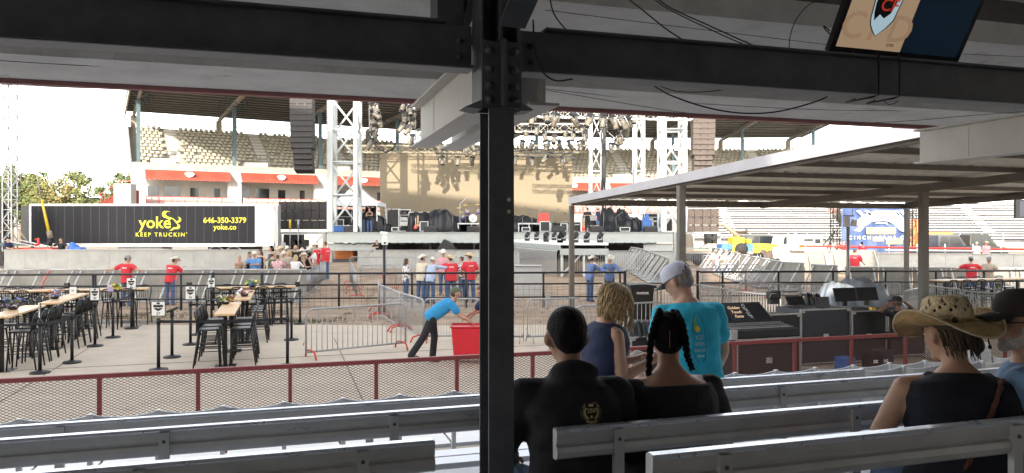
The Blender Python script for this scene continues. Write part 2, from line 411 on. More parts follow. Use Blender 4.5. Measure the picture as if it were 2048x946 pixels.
# inclined knee brace crossing above the column head
mb = MB(); p = uv(uc+.02, v0-.06, 3.44); q = uv(uc+.10, v0-.85, 3.95)
a_ = uv(1,0)
mb.bar(p, q, .10, .012); mb.bar(p+V(0,0,.05), q+V(0,0,.05), .012, .09); mb.bar(p+V(0,0,.10), q+V(0,0,.10), .10, .012)
mb.build('knee_brace', 'steel_dark', GS, bevel=.002)
mb = MB(); mb.bar(uv(uc-.13, v0+.30, 3.42), uv(uc-.02, v0+.10, 3.75), .05, .06); ubox(mb, uc-.20, uc-.10, v0+.16, v0+.30, 3.40, 3.62)
mb.build('gusset_bracket', 'steel_dark', GS, bevel=.002)
# unseen: wall behind us; upper stand and roof shaped to shade the plaza
mb = MB()
ubox(mb, -26, 26, -9.4, -9.0, 0, 9); 
mb.build('rear_wall', 'concrete_soffit', GS)
mb = MB()
P_ = [(-60,7.0),(-4.5,7.0),(-4.5,26.4),(-60,38.1)]       # unseen block sized to shade left and centre
mb.add([uv(u,-5.2,z) for u, z in P_]+[uv(u,-12,z) for u, z in P_], [(0,1,2,3),(7,6,5,4),(0,4,5,1),(1,5,6,2),(2,6,7,3),(3,7,4,0)])
mb.build('upper_stand_shade_wall', 'concrete_wall', GS)
mb = MB()
# unseen roof, edge sloped and thickened to set the shadow line; higher left
for (u0, u1, z0, z1) in ((-60, -4.5, 39.1, 27.2),):
    vs = [uv(u0,-14,z0-4), uv(u1,-14,z1-4), uv(u1,0.5,z1-4), uv(u0,0.5,z0-4), uv(u0,-14,z0), uv(u1,-14,z1), uv(u1,0.5,z1), uv(u0,0.5,z0)]
    mb.add(vs, [(0,1,2,3),(4,7,6,5),(0,4,5,1),(1,5,6,2),(2,6,7,3),(3,7,4,0)])
mb.build('roof', 'steel_dark', GS)
mb = MB(); ubox(mb, -4.5, 60, -12, -5.2, 6.0, 9.4); mb.build('upper_stand_shade_wall', 'concrete_wall', GS)  # unseen low block; the gap left above it lets sun onto the right
mb = MB(); ubox(mb, 6.5, 60, -12, -11, 17.8, 23); mb.build('shade_block', 'concrete_wall', GS)  # unseen block added to shade the right arena wall
# tread decks
ROWS = {'Z': (2.01, 2.055), 'A': (2.77, 1.938), 'B': (3.53, 1.868), 'C': (4.29, 1.745), 'D': (5.05, 1.57), 'E': (5.81, 1.435)}
mb = MB(); keys = ['Z','A','B','C','D','E']
prevv = -9
trz = {k: ROWS[k][1]-.85 for k in keys}
for i, k in enumerate(keys):
    va = -9 if i == 0 else ROWS[k][0]-.03
    vb_ = ROWS[keys[i+1]][0]-.032 if i < 5 else ROWS[k][0]+.95
    n = max(1, int((vb_-va)/.25)) if i else 8
    for j in range(n):
        ubox(mb, -14, 14, va+(vb_-va)*j/n+.004, va+(vb_-va)*(j+1)/n-.004, trz[k]-.04, trz[k]) if i else None
    if i == 0: ubox(mb, -14, 14, va, vb_, trz[k]-.04, trz[k])
    ubox(mb, -14, 14, vb_-.012, vb_-.002, (trz[keys[i+1]] if i < 5 else 0.0), trz[k]-.041)
mb.build('tread_deck', 'aluminium_light', GS)

# ------------------------------------------------------------ benches
def back_profile(zt):
    # outline in (v, z): ribbed extrusion facing the viewer (towards -v)
    h = .118
    return [(-.020, zt-.006),(-.014, zt),(.020, zt),(.024, zt-.006),(.024, zt-h),(-.004, zt-h),(-.020, zt-h+.010),(-.027, zt-h+.030),(-.022, zt-h+.050),(-.010, zt-h+.056),
            (-.010, zt-h+.062),(-.016, zt-h+.066),(-.019, zt-.030),(-.019,zt-.012)]
def extrude_u(mb, prof, v, u0, u1, cur=0):
    n = len(prof); mb.cur = cur
    vs = [uv(u0, v+a, z) for a, z in prof] + [uv(u1, v+a, z) for a, z in prof]
    mb.add(vs, [tuple(range(n)), tuple(range(2*n-1, n-1, -1))] + [(i, i+n, (i+1) % n+n, (i+1) % n) for i in range(n)]); mb.cur = 0
def bench(row, pxa, pxb, posts, label):
    v, zt = ROWS[row]; ua = u_at(pxa, v) if pxa is not None else -9; ub = u_at(pxb, v) if pxb is not None else 9
    um = (ua+ub)/2; tz = trz[row]
    root = empty('bleacher_bench', uv(um, v, tz), TH, label, 'bench', 'aluminium bleacher benches with back rests')
    mb = MB(); extrude_u(mb, back_profile(zt), v, ua, ub); mb.build('back_rest', 'aluminium', root)
    mb = MB(); extrude_u(mb, [(-.0215,zt-.0045),(-.0145,zt+.0035),(.0205,zt+.0035),(.0255,zt-.0045),(.0245,zt-.011),(-.0195,zt-.0115)], v, ua-.001, ub+.001); mb.build('top_rail', 'alu_rail', root)
    for e, s_ in ((ua, -1), (ub, 1)):
        mb = MB(); P = back_profile(zt); n = len(P)
        extrude_u(mb, [(a*1.05, (z-(zt-.06))*1.02+zt-.06) for a, z in P], v, min(e, e+s_*.006), max(e, e+s_*.006)); mb.build('end_cap', 'aluminium', root)
    for k in range(2):
        mb = MB(); a = v+.075+k*.15
        extrude_u(mb, [(0,tz+.43),(.006,tz+.437),(.134,tz+.437),(.14,tz+.43),(.14,tz+.40),(0,tz+.40)], a, ua, ub); mb.build('seat_plank', 'aluminium_light', root)
    for px_ in posts:
        u = u_at(px_, v); mb = MB()
        ubox(mb, u-.016, u+.016, v-.034, v-.029, tz+.36, zt-.012)
        ubox(mb, u-.021, u-.016, v-.034, v-.009, tz+.36, zt-.012); ubox(mb, u+.016, u+.021, v-.034, v-.009, tz+.36, zt-.012)
        ubox(mb, u-.02, u+.02, v-.03, v+.36, tz+.355, tz+.398); ubox(mb, u-.02, u+.02, v+.12, v+.17, tz, tz+.355)
        p_ = mb.build('bench_bracket', 'aluminium', root)
        m_ = MB(); c = uv(u, v-.034, zt-.05); m_.path([c, c+dV*.003], .0075, 12); m_.path([c+dV*.003, c+dV*.007], .0045, 6); m_.build('bolt', 'steel_dark', p_)
    return root
bench('A', None, 865, [-180, 280, 724], 'lowest aluminium bench back on the left, ending with a cap left of the dark column')
bench('A', 1113, 2600, [1232, 1703, 2200], 'aluminium bench behind the seated pair, its left end just right of the column')
bench('B', None, 2500, [-150, 330, 787, 1560, 2100], 'scratched aluminium bench with a deep two slat back passing right behind the column')
mb = MB(); v_, z_ = ROWS['B']; rg2 = random.Random(4)
for px0 in (575, 600, 930):
    u0 = u_at(px0, v_); pts = [uv(u0+.006*k, v_-.0305, z_-.035+rg2.uniform(-.008,.008)) for k in range(8)]; mb.path(pts, .0009, 4)
o_ = [o for o in bpy.data.objects if o.name.startswith('back_rest')][-1]
mb.build('scratches', 'print_black', o_)
bench('C', None, 1724, [122, 738, 1640], 'aluminium bench just below the scalloped seat row, front most with a straight back')
bench('Z', 1303, 3200, [1441, 2020], 'nearest aluminium bench back in the bottom right corner')
# scalloped bucket seat rows
def bucket_row(row, pxa, pxb, label, pitch=.43):
    v, zt = ROWS[row]; ua = u_at(pxa, v) if pxa is not None else -8.6; ub = u_at(pxb, v); n = int((ub-ua)/pitch)
    root = empty('bucket_seat_row', uv((ua+ub)/2, v, trz[row]), TH, label, 'seat row', 'rows of joined aluminium bucket seats')
    proto = None; tz = trz[row]
    for i in range(n):
        u = ua+pitch*(i+.5)
        if proto is None:
            mb = MB(); K = 10
            for side in (0, 1):
                vs = []
                for k in range(K+1):
                    t = -1+2*k/K; uu = u+t*(pitch/2-.006); zz = zt-.035+.035*abs(t)**2.2; dv = .03*(1-t*t) + side*.012
                    vs += [uv(uu, v+dv, zz), uv(uu, v+dv-.01, zt-.30), ]
                mb.add(vs, [(2*k, 2*k+2, 2*k+3, 2*k+1) for k in range(K)])
                if side == 0: f0 = vs
            for k in range(K): mb.add([f0[2*k], f0[2*k+2], vs[2*k+2], vs[2*k]], [(0,1,2,3)])
            mb.cur = 1
            pts = [uv(u+t*(pitch/2), v+.03*(1-t*t)+.006, zt-.033+.036*abs(t)**2.2) for t in [-1+2*k/K for k in range(K+1)]]
            mb.path(pts, .006, 6); mb.cur = 0
            ubox(mb, u-pitch/2+.01, u+pitch/2-.01, v+.05, v+.36, tz+.40, tz+.43)
            proto = mb.build('bucket_seat', ['aluminium', 'alu_rail'], root)
            m_ = MB(); uu = u-pitch/2
            ubox(m_, uu-.016, uu+.016, v-.018, v+.016, tz+.05, zt+.012); 
            m_.build('seat_bracket', 'aluminium', root); br = kids(root)[-1]
            base_u = u
            m2 = [k for k in kids(root) if k.name.startswith('seat_bracket')][0]
        else:
            for src in (proto, m2):
                c = src.copy(); COL.objects.link(c); c.parent = root; c.location = (u-base_u, 0, 0)
bucket_row('D', 1250, 2150, 'short row of aluminium bucket seats showing past the end of the last straight bench')
bucket_row('E', None, 2150, 'long scalloped row of aluminium bucket seats nearest the red mesh railing')

# ------------------------------------------------------------ red mesh railing
vr = 9.53; zr = 1.07
RR = empty('mesh_railing', uv(0, vr, 0), TH, 'dark red steel railing with expanded metal mesh along the front of the seats', 'railing')
bayw = 1.045; u0r = u_at(199, vr)
mb = MB(); ubox(mb, u0r-bayw*4, u0r+bayw*19, vr-.03, vr+.03, zr-.04, zr+.012); mb.build('top_rail', 'rail_red', RR, bevel=.004)
mb = MB(); ubox(mb, u0r-bayw*4, u0r+bayw*19, vr-.02, vr+.02, .06, .11); mb.build('bottom_rail', 'rail_red', RR)
pm = None
for i in range(-4, 19):
    u = u0r+bayw*i
    mb = MB(); ubox(mb, u-.022, u+.022, vr-.022, vr+.022, 0, zr-.041); mb.build('post', 'rail_red', RR)
    if pm is None:
        mb = MB(); nx_, nz_ = 15, 56; W_ = bayw-.046; H_ = .915
        for r_ in range(nz_):
            for c_ in range(nx_):
                for s_ in (0, 1):
                    x0 = (c_+.5*s_)/nx_*W_; x1 = (c_+.5*s_+.5)/nx_*W_
                    z_ = .115+H_*(r_+.5)/nz_; dz = H_/nz_/2*.98
                    za, zb = (z_-dz*((r_+0) % 2*2-1), z_+dz*((r_+0) % 2*2-1))
                    if s_: za, zb = zb, za
                    mb.bar(uv(u+.023+x0, vr, za), uv(u+.023+x1, vr, zb), .0043, .005)
        pm = mb.build('mesh_panel', 'mesh_red', RR, fix=False); pu = u
    else:
        c = pm.copy(); COL.objects.link(c); c.parent = RR; c.location = (u-pu, 0, 0)

# ------------------------------------------------------------ canopy over the mixing area
CA = empty('metal_canopy', (8, 22, 0), TH, 'open sided metal canopy with a ribbed tin roof over the mixing desks', 'canopy')
A0 = V(1.96, 24.5, 0); Ud = V(CT, ST, 0); Vd = V(ST, -CT, 0)    # Vd comes towards the viewer
def can(s, t, z): return A0 + Ud*s + Vd*t + V(0,0,z)
def roofz(t): return 3.56 + .037*t
LW = 13.74; LT = 17.0
def cbar(name, s0, t0, s1, t1, dz, w, h, m, bevel=.0):
    mb = MB(); mb.bar(can(s0, t0, roofz(t0)+dz), can(s1, t1, roofz(t1)+dz), w, h); return mb.build(name, m, CA, bevel=bevel)
cbar('edge_beam', -.05, -.1, -.05, LT, .12, .06, .22, 'canopy_edge'); cbar('edge_beam', LW+.05, -.1, LW+.05, LT, .12, .06, .22, 'canopy_steel')
cbar('far_beam', 0, 0, LW, 0, .06, .10, .20, 'canopy_steel')
for s in (7.26,): cbar('rafter', s, .05, s, LT, .02, .15, .20, 'canopy_steel')
cbar('rafter', .12, .1, .12, LT, .04, .10, .16, 'canopy_steel'); cbar('rafter', LW-.12, .1, LW-.12, LT, .04, .10, .16, 'canopy_steel')
for k in range(1, 9): cbar('purlin', .03, k*2.0, LW-.03, k*2.0, .15, .08, .11, 'canopy_steel')
mb = MB(); ns = 133; vs = []
for i in range(ns+1):
    s = LW*i/ns; off = (.028 if (i % 4) in (0, 1) else .0) + .205
    for t in (-.15, LT): vs.append(can(s, t, roofz(t)+off))
mb.add(vs, [(2*i, 2*i+2, 2*i+3, 2*i+1) for i in range(ns)])
mb.add([v+V(0,0,.012) for v in vs], [(2*i, 2*i+1, 2*i+3, 2*i+2) for i in range(ns)])
mb.build('roof_sheet', 'canopy_roof', CA, fix=False)
for (s, t, w_) in ((0,0,.16),(0,7.07,.18),(LW,0,.15),(7.26,7.07,.21),(LW,7.07,.18)):
    mb = MB(); c = can(s, t, 0); h = roofz(t)-.05
    mb.box((c.x, c.y, h/2), (w_, w_*.8, h), TH); mb.box((c.x, c.y, .01), (w_*1.8, w_*1.8, .02), TH); mb.build('post', 'canopy_steel', CA, bevel=.008)

# ------------------------------------------------------------ television on the beam
TV = empty('television', uv(2.0, 2.62, 3.5), TH, 'flat television on a clamp above the right hand beam showing a tan and navy picture', 'television')
bl = at(1657, 104, 3.36); br_ = at(1915, 128, 3.52); ax = (br_-bl).normalized(); 
up = (V(0,0,1)*.86 + V(ST,-CT,0)*.50).normalized(); up = (up - ax*up.dot(ax)).normalized(); nrm = ax.cross(up).normalized()  # towards viewer
Wt = (br_-bl).length; Ht = Wt*.58
def tvp(x, z, d=0): return bl + ax*x + up*z + nrm*d
def tvbox(mb, x0, x1, z0, z1, d0, d1):
    vs = [tvp(x, z, d) for z in (z0, z1) for d in (d1, d0) for x in (x0, x1)]
    mb.add(vs, [(0,1,3,2),(4,6,7,5),(0,4,5,1),(2,3,7,6),(0,2,6,4),(1,5,7,3)])
mb = MB(); tvbox(mb, 0, Wt, 0, Ht, -.035, 0); mb.build('casing', 'black_plastic', TV, bevel=.003)
b_ = .022*Wt/.6
sw = Wt-2*b_; xs_ = b_+sw*.52
mb = MB(); tvbox(mb, b_, xs_, b_*1.15, Ht-b_, .0005, .0015); scr = mb.build('screen', mat('screen_tan', (.10,.08,.06), .4, var=0, emit=(.34,.235,.145), es=.17), TV)
mb = MB(); tvbox(mb, xs_, Wt-b_, b_*1.15, Ht-b_, .0005, .0015); mb.build('screen', mat('screen_navy', (.003,.006,.010), .5, var=0, emit=(.012,.032,.06), es=.05, spec=.2), TV)
def tvpoly(pts, d, m, name='emblem'):
    mb = MB(); n = len(pts); vs = [tvp(b_+x*sw, b_+z*Ht, d) for x, z in pts]; mb.add(vs, [tuple(range(n))]); return mb.build(name, m, scr, fix=False)
mwh = mat('emblem_white', (.2,.2,.2), .5, var=0, emit=(.30,.42,.48), es=.2); mbk = mat('emblem_black', (.01,.01,.01), .5, var=0); mrd = mat('emblem_red', (.3,.02,.02), .5, var=0, emit=(.5,.04,.02), es=.12)
mfaint = mat('emblem_faint', (.08,.06,.045), .5, var=0, emit=(.30,.19,.115), es=.17)
tvpoly([(.275,.155),(.30,.20),(.345,.27),(.375,.34),(.385,.50),(.40,.75),(.28,.86),(.16,.75),(.175,.5),(.185,.36),(.20,.28),(.235,.21)], .002, mbk)
tvpoly([(.275,.165),(.335,.27),(.367,.35),(.377,.50),(.39,.74),(.28,.845),(.17,.74),(.183,.5),(.193,.36),(.208,.285),(.24,.22)], .0025, mwh)
tvpoly([(.22,.33),(.25,.40),(.29,.36),(.33,.42),(.35,.55),(.34,.68),(.26,.72),(.20,.66),(.19,.52),(.20,.42)], .003, mbk)
mb = MB(); text_into(mb, 'CF', .075, tvp(b_+.30*sw, b_+.50*Ht, .0042), ax, up, .0002, .001); mb.build('lettering', mrd, scr)
mb = MB(); text_into(mb, 'CFD', .17, tvp(b_+.27*sw, b_+.245*Ht, .0018), ax, up, .0001, .002, spacing=1.25); mb.build('lettering', mfaint, scr)
mb = MB(); text_into(mb, 'CFD', .018, tvp(b_+.42*sw, b_+.075*Ht, .0022), ax, up, .0001, .0005, spacing=1.2); mb.build('lettering', mbk, scr)
mb = MB(); c = tvp(Wt*.36, 0, -.02); mb.bar(c+V(0,0,.03), c-V(0,0,.10), .05, .03); 
mb.build('mount_bracket', 'black_metal', TV)
for uu in (u_at(1738, 2.66), u_at(1779, 2.66)):
    mb = MB(); z0 = 3.305; mb.path([uv(uu,2.605,3.495), uv(uu,2.602,3.31), uv(uu-.05,2.58,z0-.01), uv(uu-.05,2.74,z0-.008), uv(uu,2.745,z0+.01), uv(uu,2.72,3.495)], .004, 6); mb.build('clamp_rod', 'black_metal', TV)
# hanging cables
def cable(pts, r, label, mm='cable', name='cable'):
    n = 14; P = [Vector(p) for p in pts]; out = []
    for i in range(len(P)-1):
        p0 = P[max(i-1,0)]; p1 = P[i]; p2 = P[i+1]; p3 = P[min(i+2, len(P)-1)]
        for k in range(n):
            t = k/n; out.append(.5*((2*p1)+(-p0+p2)*t+(2*p0-5*p1+4*p2-p3)*t*t+(-p0+3*p1-3*p2+p3)*t**3))
    out.append(P[-1]); mb = MB(); mb.path(out, r, 6); o = mb.build(name, mm)
    return tag(o, label, 'cable')
cable([at(1098,-20,2.9), at(1105,20,2.9), at(1122,48,2.9), at(1150,76,2.9)], .0028, 'black cable curving down from the ceiling just right of the column top')
cable([at(1240,-12,3.0), at(1275,12,3.0), at(1335,60,3.0), at(1390,94,3.0)], .0028, 'single black cable running diagonally down to the right hand beam')
cable([at(1300,-15,3.05), at(1340,15,3.05), at(1420,52,3.1), at(1500,88,3.1), at(1545,104,3.15)], .0028, 'upper strand of the doubled black cable sloping to the right hand beam')
cable([at(1292,-15,3.07), at(1335,17,3.07), at(1410,54,3.12), at(1490,90,3.12), at(1530,104,3.15)], .0024, 'lower strand of the doubled black cable sloping to the right hand beam')
cable([at(1650,2,3.3), at(1620,8,3.3), at(1592,40,3.3), at(1580,75,3.3), at(1578,106,3.3)], .0022, 'thin black cable looping from the left edge of the television')
cable([at(1660,62,3.35), at(1648,52,3.35), at(1650,58,3.35), at(1662,70,3.35)], .003, 'short black cable loop at the left side of the television')
cable([at(1682,104,3.35), at(1690,109,3.35), at(1703,108,3.35), at(1708,100,3.35)], .003, 'short black cable loop under the bottom edge of the television')
cable([at(1066,40,2.62), at(1070,100,2.6), at(1085,142,2.58), at(1110,161,2.58), at(1145,158,2.62)], .0032, 'black cable drooping in a loop beside the column and back to the beam flange')
cable([at(1303,168,3.1), at(1340,190,3.3), at(1410,214,3.35), at(1480,226,3.4), at(1550,224,3.4), at(1620,207,3.4), at(1662,190,3.35)], .0035, 'thick black cable drooping in a wide loop below the right hand beam')
cable([at(1315,170,3.15), at(1350,182,3.2), at(1400,184,3.2), at(1462,178,3.15)], .002, 'thin black cable drooping in a shallow loop against the beam flange')
cable([at(1764,194,3.5), at(1775,208,3.5), at(1790,206,3.5), at(1803,196,3.5)], .002, 'small black cable loop under the beam below the television')
cable([at(-20,120,3.95), at(200,133,4.2), at(480,144,4.5), at(700,149,4.7), at(830,150,4.8)], .0022, 'thin dark cable stretched along the concrete ceiling on the left')
cable([at(-20,168,5.1), at(200,177,5.1), at(420,178,5.15), at(650,165,5.0), at(850,148,4.8)], .0025, 'thin dark cable sagging along the red fascia on the left')
cable([at(1045,172,4.7), at(1180,195,5.0), at(1300,215,5.2), at(1400,230,5.4)], .002, 'thin dark cable stretched across the concrete ceiling right of the column')
cable([at(1045,172,4.7), at(1300,200,5.3), at(1600,218,5.6), at(1850,222,5.8), at(2100,222,6)], .002, 'thin dark cable running along the concrete ceiling towards the right hand beam')
cable([at(1090,20,3.9), at(1330,50,4.2), at(1660,90,4.5)], .0018, 'thin dark line stretched under the upper ceiling slab left of the television')
cable([at(1925,108,4.8), at(2100,116,5.0)], .0018, 'thin dark line stretched under the upper ceiling slab right of the television')
cable([at(1740,246,5.4), at(1840,240,5.5), at(1930,232,5.6), at(2060,222,5.7)], .0022, 'thin dark cable resting on top of the pale right hand beam')
# ============================================================ FAR GRANDSTAND (curved)
FS = empty('grandstand', (-10, 95, .4), 0, 'long curved grandstand across the arena with cream seats, red awnings and a dark flat roof', 'grandstand')
ang = [29,29,29,27,20,12,5,0,-4,-6]; bay = 9.15
PP = [V(-37.6, 75, 0)]
for a in ang: PP.append(PP[-1]+V(math.cos(R(a)), math.sin(R(a)), 0)*bay)
def sdir(i):
    i = max(0, min(len(PP)-2, i)); return (PP[i+1]-PP[i]).normalized()
def nrm_at(s):
    t = s/bay; i = int(math.floor(t)); f = t-i
    a0 = sdir(i); 
    # node directions are averages of neighbours
    n0 = (sdir(i-1)+sdir(i)).normalized(); n1 = (sdir(i)+sdir(i+1)).normalized(); d = (n0*(1-f)+n1*f).normalized()
    return V(-d.y, d.x, 0)
def S(s, d, z):
    t = s/bay; i = max(0, min(len(PP)-2, int(math.floor(t)))); f = t-i
    p = PP[i]*(1-f)+PP[i+1]*f
    return p + nrm_at(s)*d + V(0,0,z)
SL = 9*bay
def strip(mb, prof, s0, s1, step=3.05, closed=True):
    n = max(1, int(round((s1-s0)/step))); k = len(prof); vs = []
    for i in range(n+1):
        s = s0+(s1-s0)*i/n
        vs += [S(s, d, z) for d, z in prof]
    fs = []
    for i in range(n):
        for j in range(k if closed else k-1):
            fs.append((i*k+j, i*k+(j+1) % k, (i+1)*k+(j+1) % k, (i+1)*k+j))
    if closed: fs += [tuple(range(k))[::-1], tuple(n*k+j for j in range(k))]
    mb.add(vs, fs)
NR, RUN, RISE = 13, .82, .43
zb0 = 8.75
prof = []
for r_ in range(NR): prof += [(r_*RUN, zb0+r_*RISE), ((r_+1)*RUN-.01, zb0+r_*RISE)]
prof += [(NR*RUN, zb0+NR*RISE), (NR*RUN+.4, zb0+NR*RISE), (NR*RUN+.4, zb0+NR*RISE-.5), (0, zb0-.7), (-.3, zb0-.7), (-.3, zb0+.75), (-.12, zb0+.75), (-.12, zb0)]
mb = MB(); strip(mb, prof, -.6, SL+2); mb.build('seating_tier', 'stand_concrete', FS)
# seats
seat = MB()
seat.add([(-.22,0,.0),(.22,0,.0),(.22,.40,.42),(-.22,.40,.42),(-.22,.44,.42),(.22,.44,.42),(.22,.06,-.04),(-.22,.06,-.04)], [(0,1,6,7)])
def seat_geo(mb, s, r_):
    o = S(s, 0, 0); n = nrm_at(s); t = V(n.y, -n.x, 0); b = n*(r_*RUN+.42)+V(0,0,zb0+r_*RISE)
    def q(x, y, z): return o + b + t*x + n*y + V(0,0,z)
    mb.add([q(-.20,-.24,.40), q(.20,-.24,.40), q(.20,.08,.38), q(-.20,.08,.38), q(-.20,-.24,.33), q(.20,-.24,.33), q(.20,.08,.31), q(-.20,.08,.31)],
           [(0,1,2,3),(4,7,6,5),(0,4,5,1),(1,5,6,2),(3,2,6,7),(0,3,7,4)])
    mb.add([q(-.20,.08,.38), q(.20,.08,.38), q(.17,.17,.66), q(-.17,.17,.66), q(-.20,.14,.38), q(.20,.14,.38), q(.17,.21,.66), q(-.17,.21,.66)],
           [(0,1,2,3),(4,7,6,5),(0,4,5,1),(1,5,6,2),(2,6,7,3),(0,3,7,4)])
aisles = [k*bay*.5+4.6*.0+a for k in range(0, 20) for a in (3.6,) if k % 2 == 0]
rest = MB(); cnt = 0
rgs = random.Random(5)
for r_ in range(NR):
    s = .3+(r_ % 2)*.28
    while s < SL+1.5:
        ok = all(abs(s-a) > .85 for a in aisles)
        if ok and not (r_ < 3 and any(abs(s-(a-1.3)) < 1.4 for a in aisles)):
            if cnt < 96 and s < 4.6 or (cnt < 96 and r_ < 1):
                mb = MB(); seat_geo(mb, s, r_); mb.build('seat', 'seat_cream', FS, fix=False); cnt += 1
            elif rgs.random() > .02: seat_geo(rest, s, r_)
        s += .56
tag(rest.build('seats', 'seat_cream', FS, fix=False), kind='stuff')
for a in aisles:      # aisle stairs and entrance blocks
    mb = MB(); o = S(a, 0, 0); n = nrm_at(a); t = V(n.y,-n.x,0); rz = math.atan2(n.y, n.x)-math.pi/2
    for r_ in range(NR):
        c = o+n*(r_*RUN+.25); mb.box((c.x, c.y, zb0+r_*RISE+.11), (1.2, .42, .22), rz)
    mb.build('aisle_stairs', 'stand_white', FS)
    mb = MB(); c = S(a-1.3, .9, zb0+.6); mb.box((c.x, c.y, c.z), (2.3, 1.7, 1.3), rz); vb1 = mb.build('entry_block', 'stand_white', FS)
    mb = MB()
    for z in (.35, .75): mb.bar(S(a-2.4, .1, zb0+1.25+z), S(a-.2, .1, zb0+1.25+z), .05)
    for k in range(4): mb.bar(S(a-2.4+.73*k, .1, zb0+1.2), S(a-2.4+.73*k, .1, zb0+2.0), .04)
    mb.build('guard_rail', 'black_metal', vb1)
# end wall of the tier
mb = MB(); mb.add([S(-.65, -.3, zb0-.7), S(-.65, NR*RUN+.4, zb0+NR*RISE-.4), S(-.65, NR*RUN+.4, zb0+NR*RISE+1.0), S(-.65, -.3, zb0+1.0), S(-.8, -.3, zb0-.7), S(-.8, NR*RUN+.4, zb0+NR*RISE-.4), S(-.8, NR*RUN+.4, zb0+NR*RISE+1.0), S(-.8, -.3, zb0+1.0)],
   [(0,1,2,3),(4,7,6,5),(0,4,5,1),(1,5,6,2),(2,6,7,3),(0,3,7,4)]); mb.build('end_wall', 'galv', FS)
# roof
dF, dB, zR0 = -13.0, 12.2, 16.35
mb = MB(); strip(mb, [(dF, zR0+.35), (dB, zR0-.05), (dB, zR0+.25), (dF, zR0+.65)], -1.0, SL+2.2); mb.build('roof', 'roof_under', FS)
mb = MB(); strip(mb, [(dF-.16, zR0-.1), (dF-.02, zR0-.1), (dF-.02, zR0+.75), (dF-.16, zR0+.75)], -1.0, SL+2.2); mb.build('roof_fascia', 'purlin', FS)
for k in range(17):
    d = dF+.5+k*1.5; z = zR0+.35-.4*(d-dF)/(dB-dF)-.12; mb = MB(); strip(mb, [(d, z+.0), (d+.06, z+.0), (d+.06, z+.10), (d, z+.10)], -.9, SL+2.1); mb.build('purlin', 'purlin', FS)
ends = [0]+[bay*i for i in range(1, 10)]
for s in ends:
    mb = MB(); mb.bar(S(s, dF+.05, zR0+.0), S(s, dB-.1, zR0-.52), .28, .42); mb.build('rafter', 'purlin', FS)
    mb = MB(); mb.bar(S(s, 0, 0), S(s, 0, zR0-.4), .34, .34, up=nrm_at(s)); mb.build('column', 'teal_steel', FS)
    mb = MB(); mb.bar(S(s, dB-.5, 8), S(s, dB-.5, zR0-.6), .62, .5, up=nrm_at(s)); mb.build('rear_column', 'tan_fabric', FS)
    for sg in (-1, 1): 
        for dd in (.5, 3.0, -3): mb = MB(); mb.bar(S(s+sg*.15, dd, zR0-.7), S(s+sg*1.5, dd, zR0+.05), .07); mb.build('brace', 'teal_steel', FS)
mb = MB(); mb.bar(S(-.9, dF, zR0+.2), S(-.9, dB+.8, zR0-.3), .14, .9); mb.build('end_fascia', 'purlin', FS)
# rear wind screen of thin posts
mb = MB()
s = 0
while s < SL+2:
    mb = MB(); mb.bar(S(s, dB-.1, zb0+NR*RISE), S(s, dB-.1, zR0-.2), .06); mb.build('screen_bar', 'black_metal', FS); s += 1.02
mb = MB(); strip(mb, [(dB-.14, 15.15), (dB-.05, 15.15), (dB-.05, 15.22), (dB-.14, 15.22)], 0, SL+2); mb.build('screen_rail', 'galv', FS)
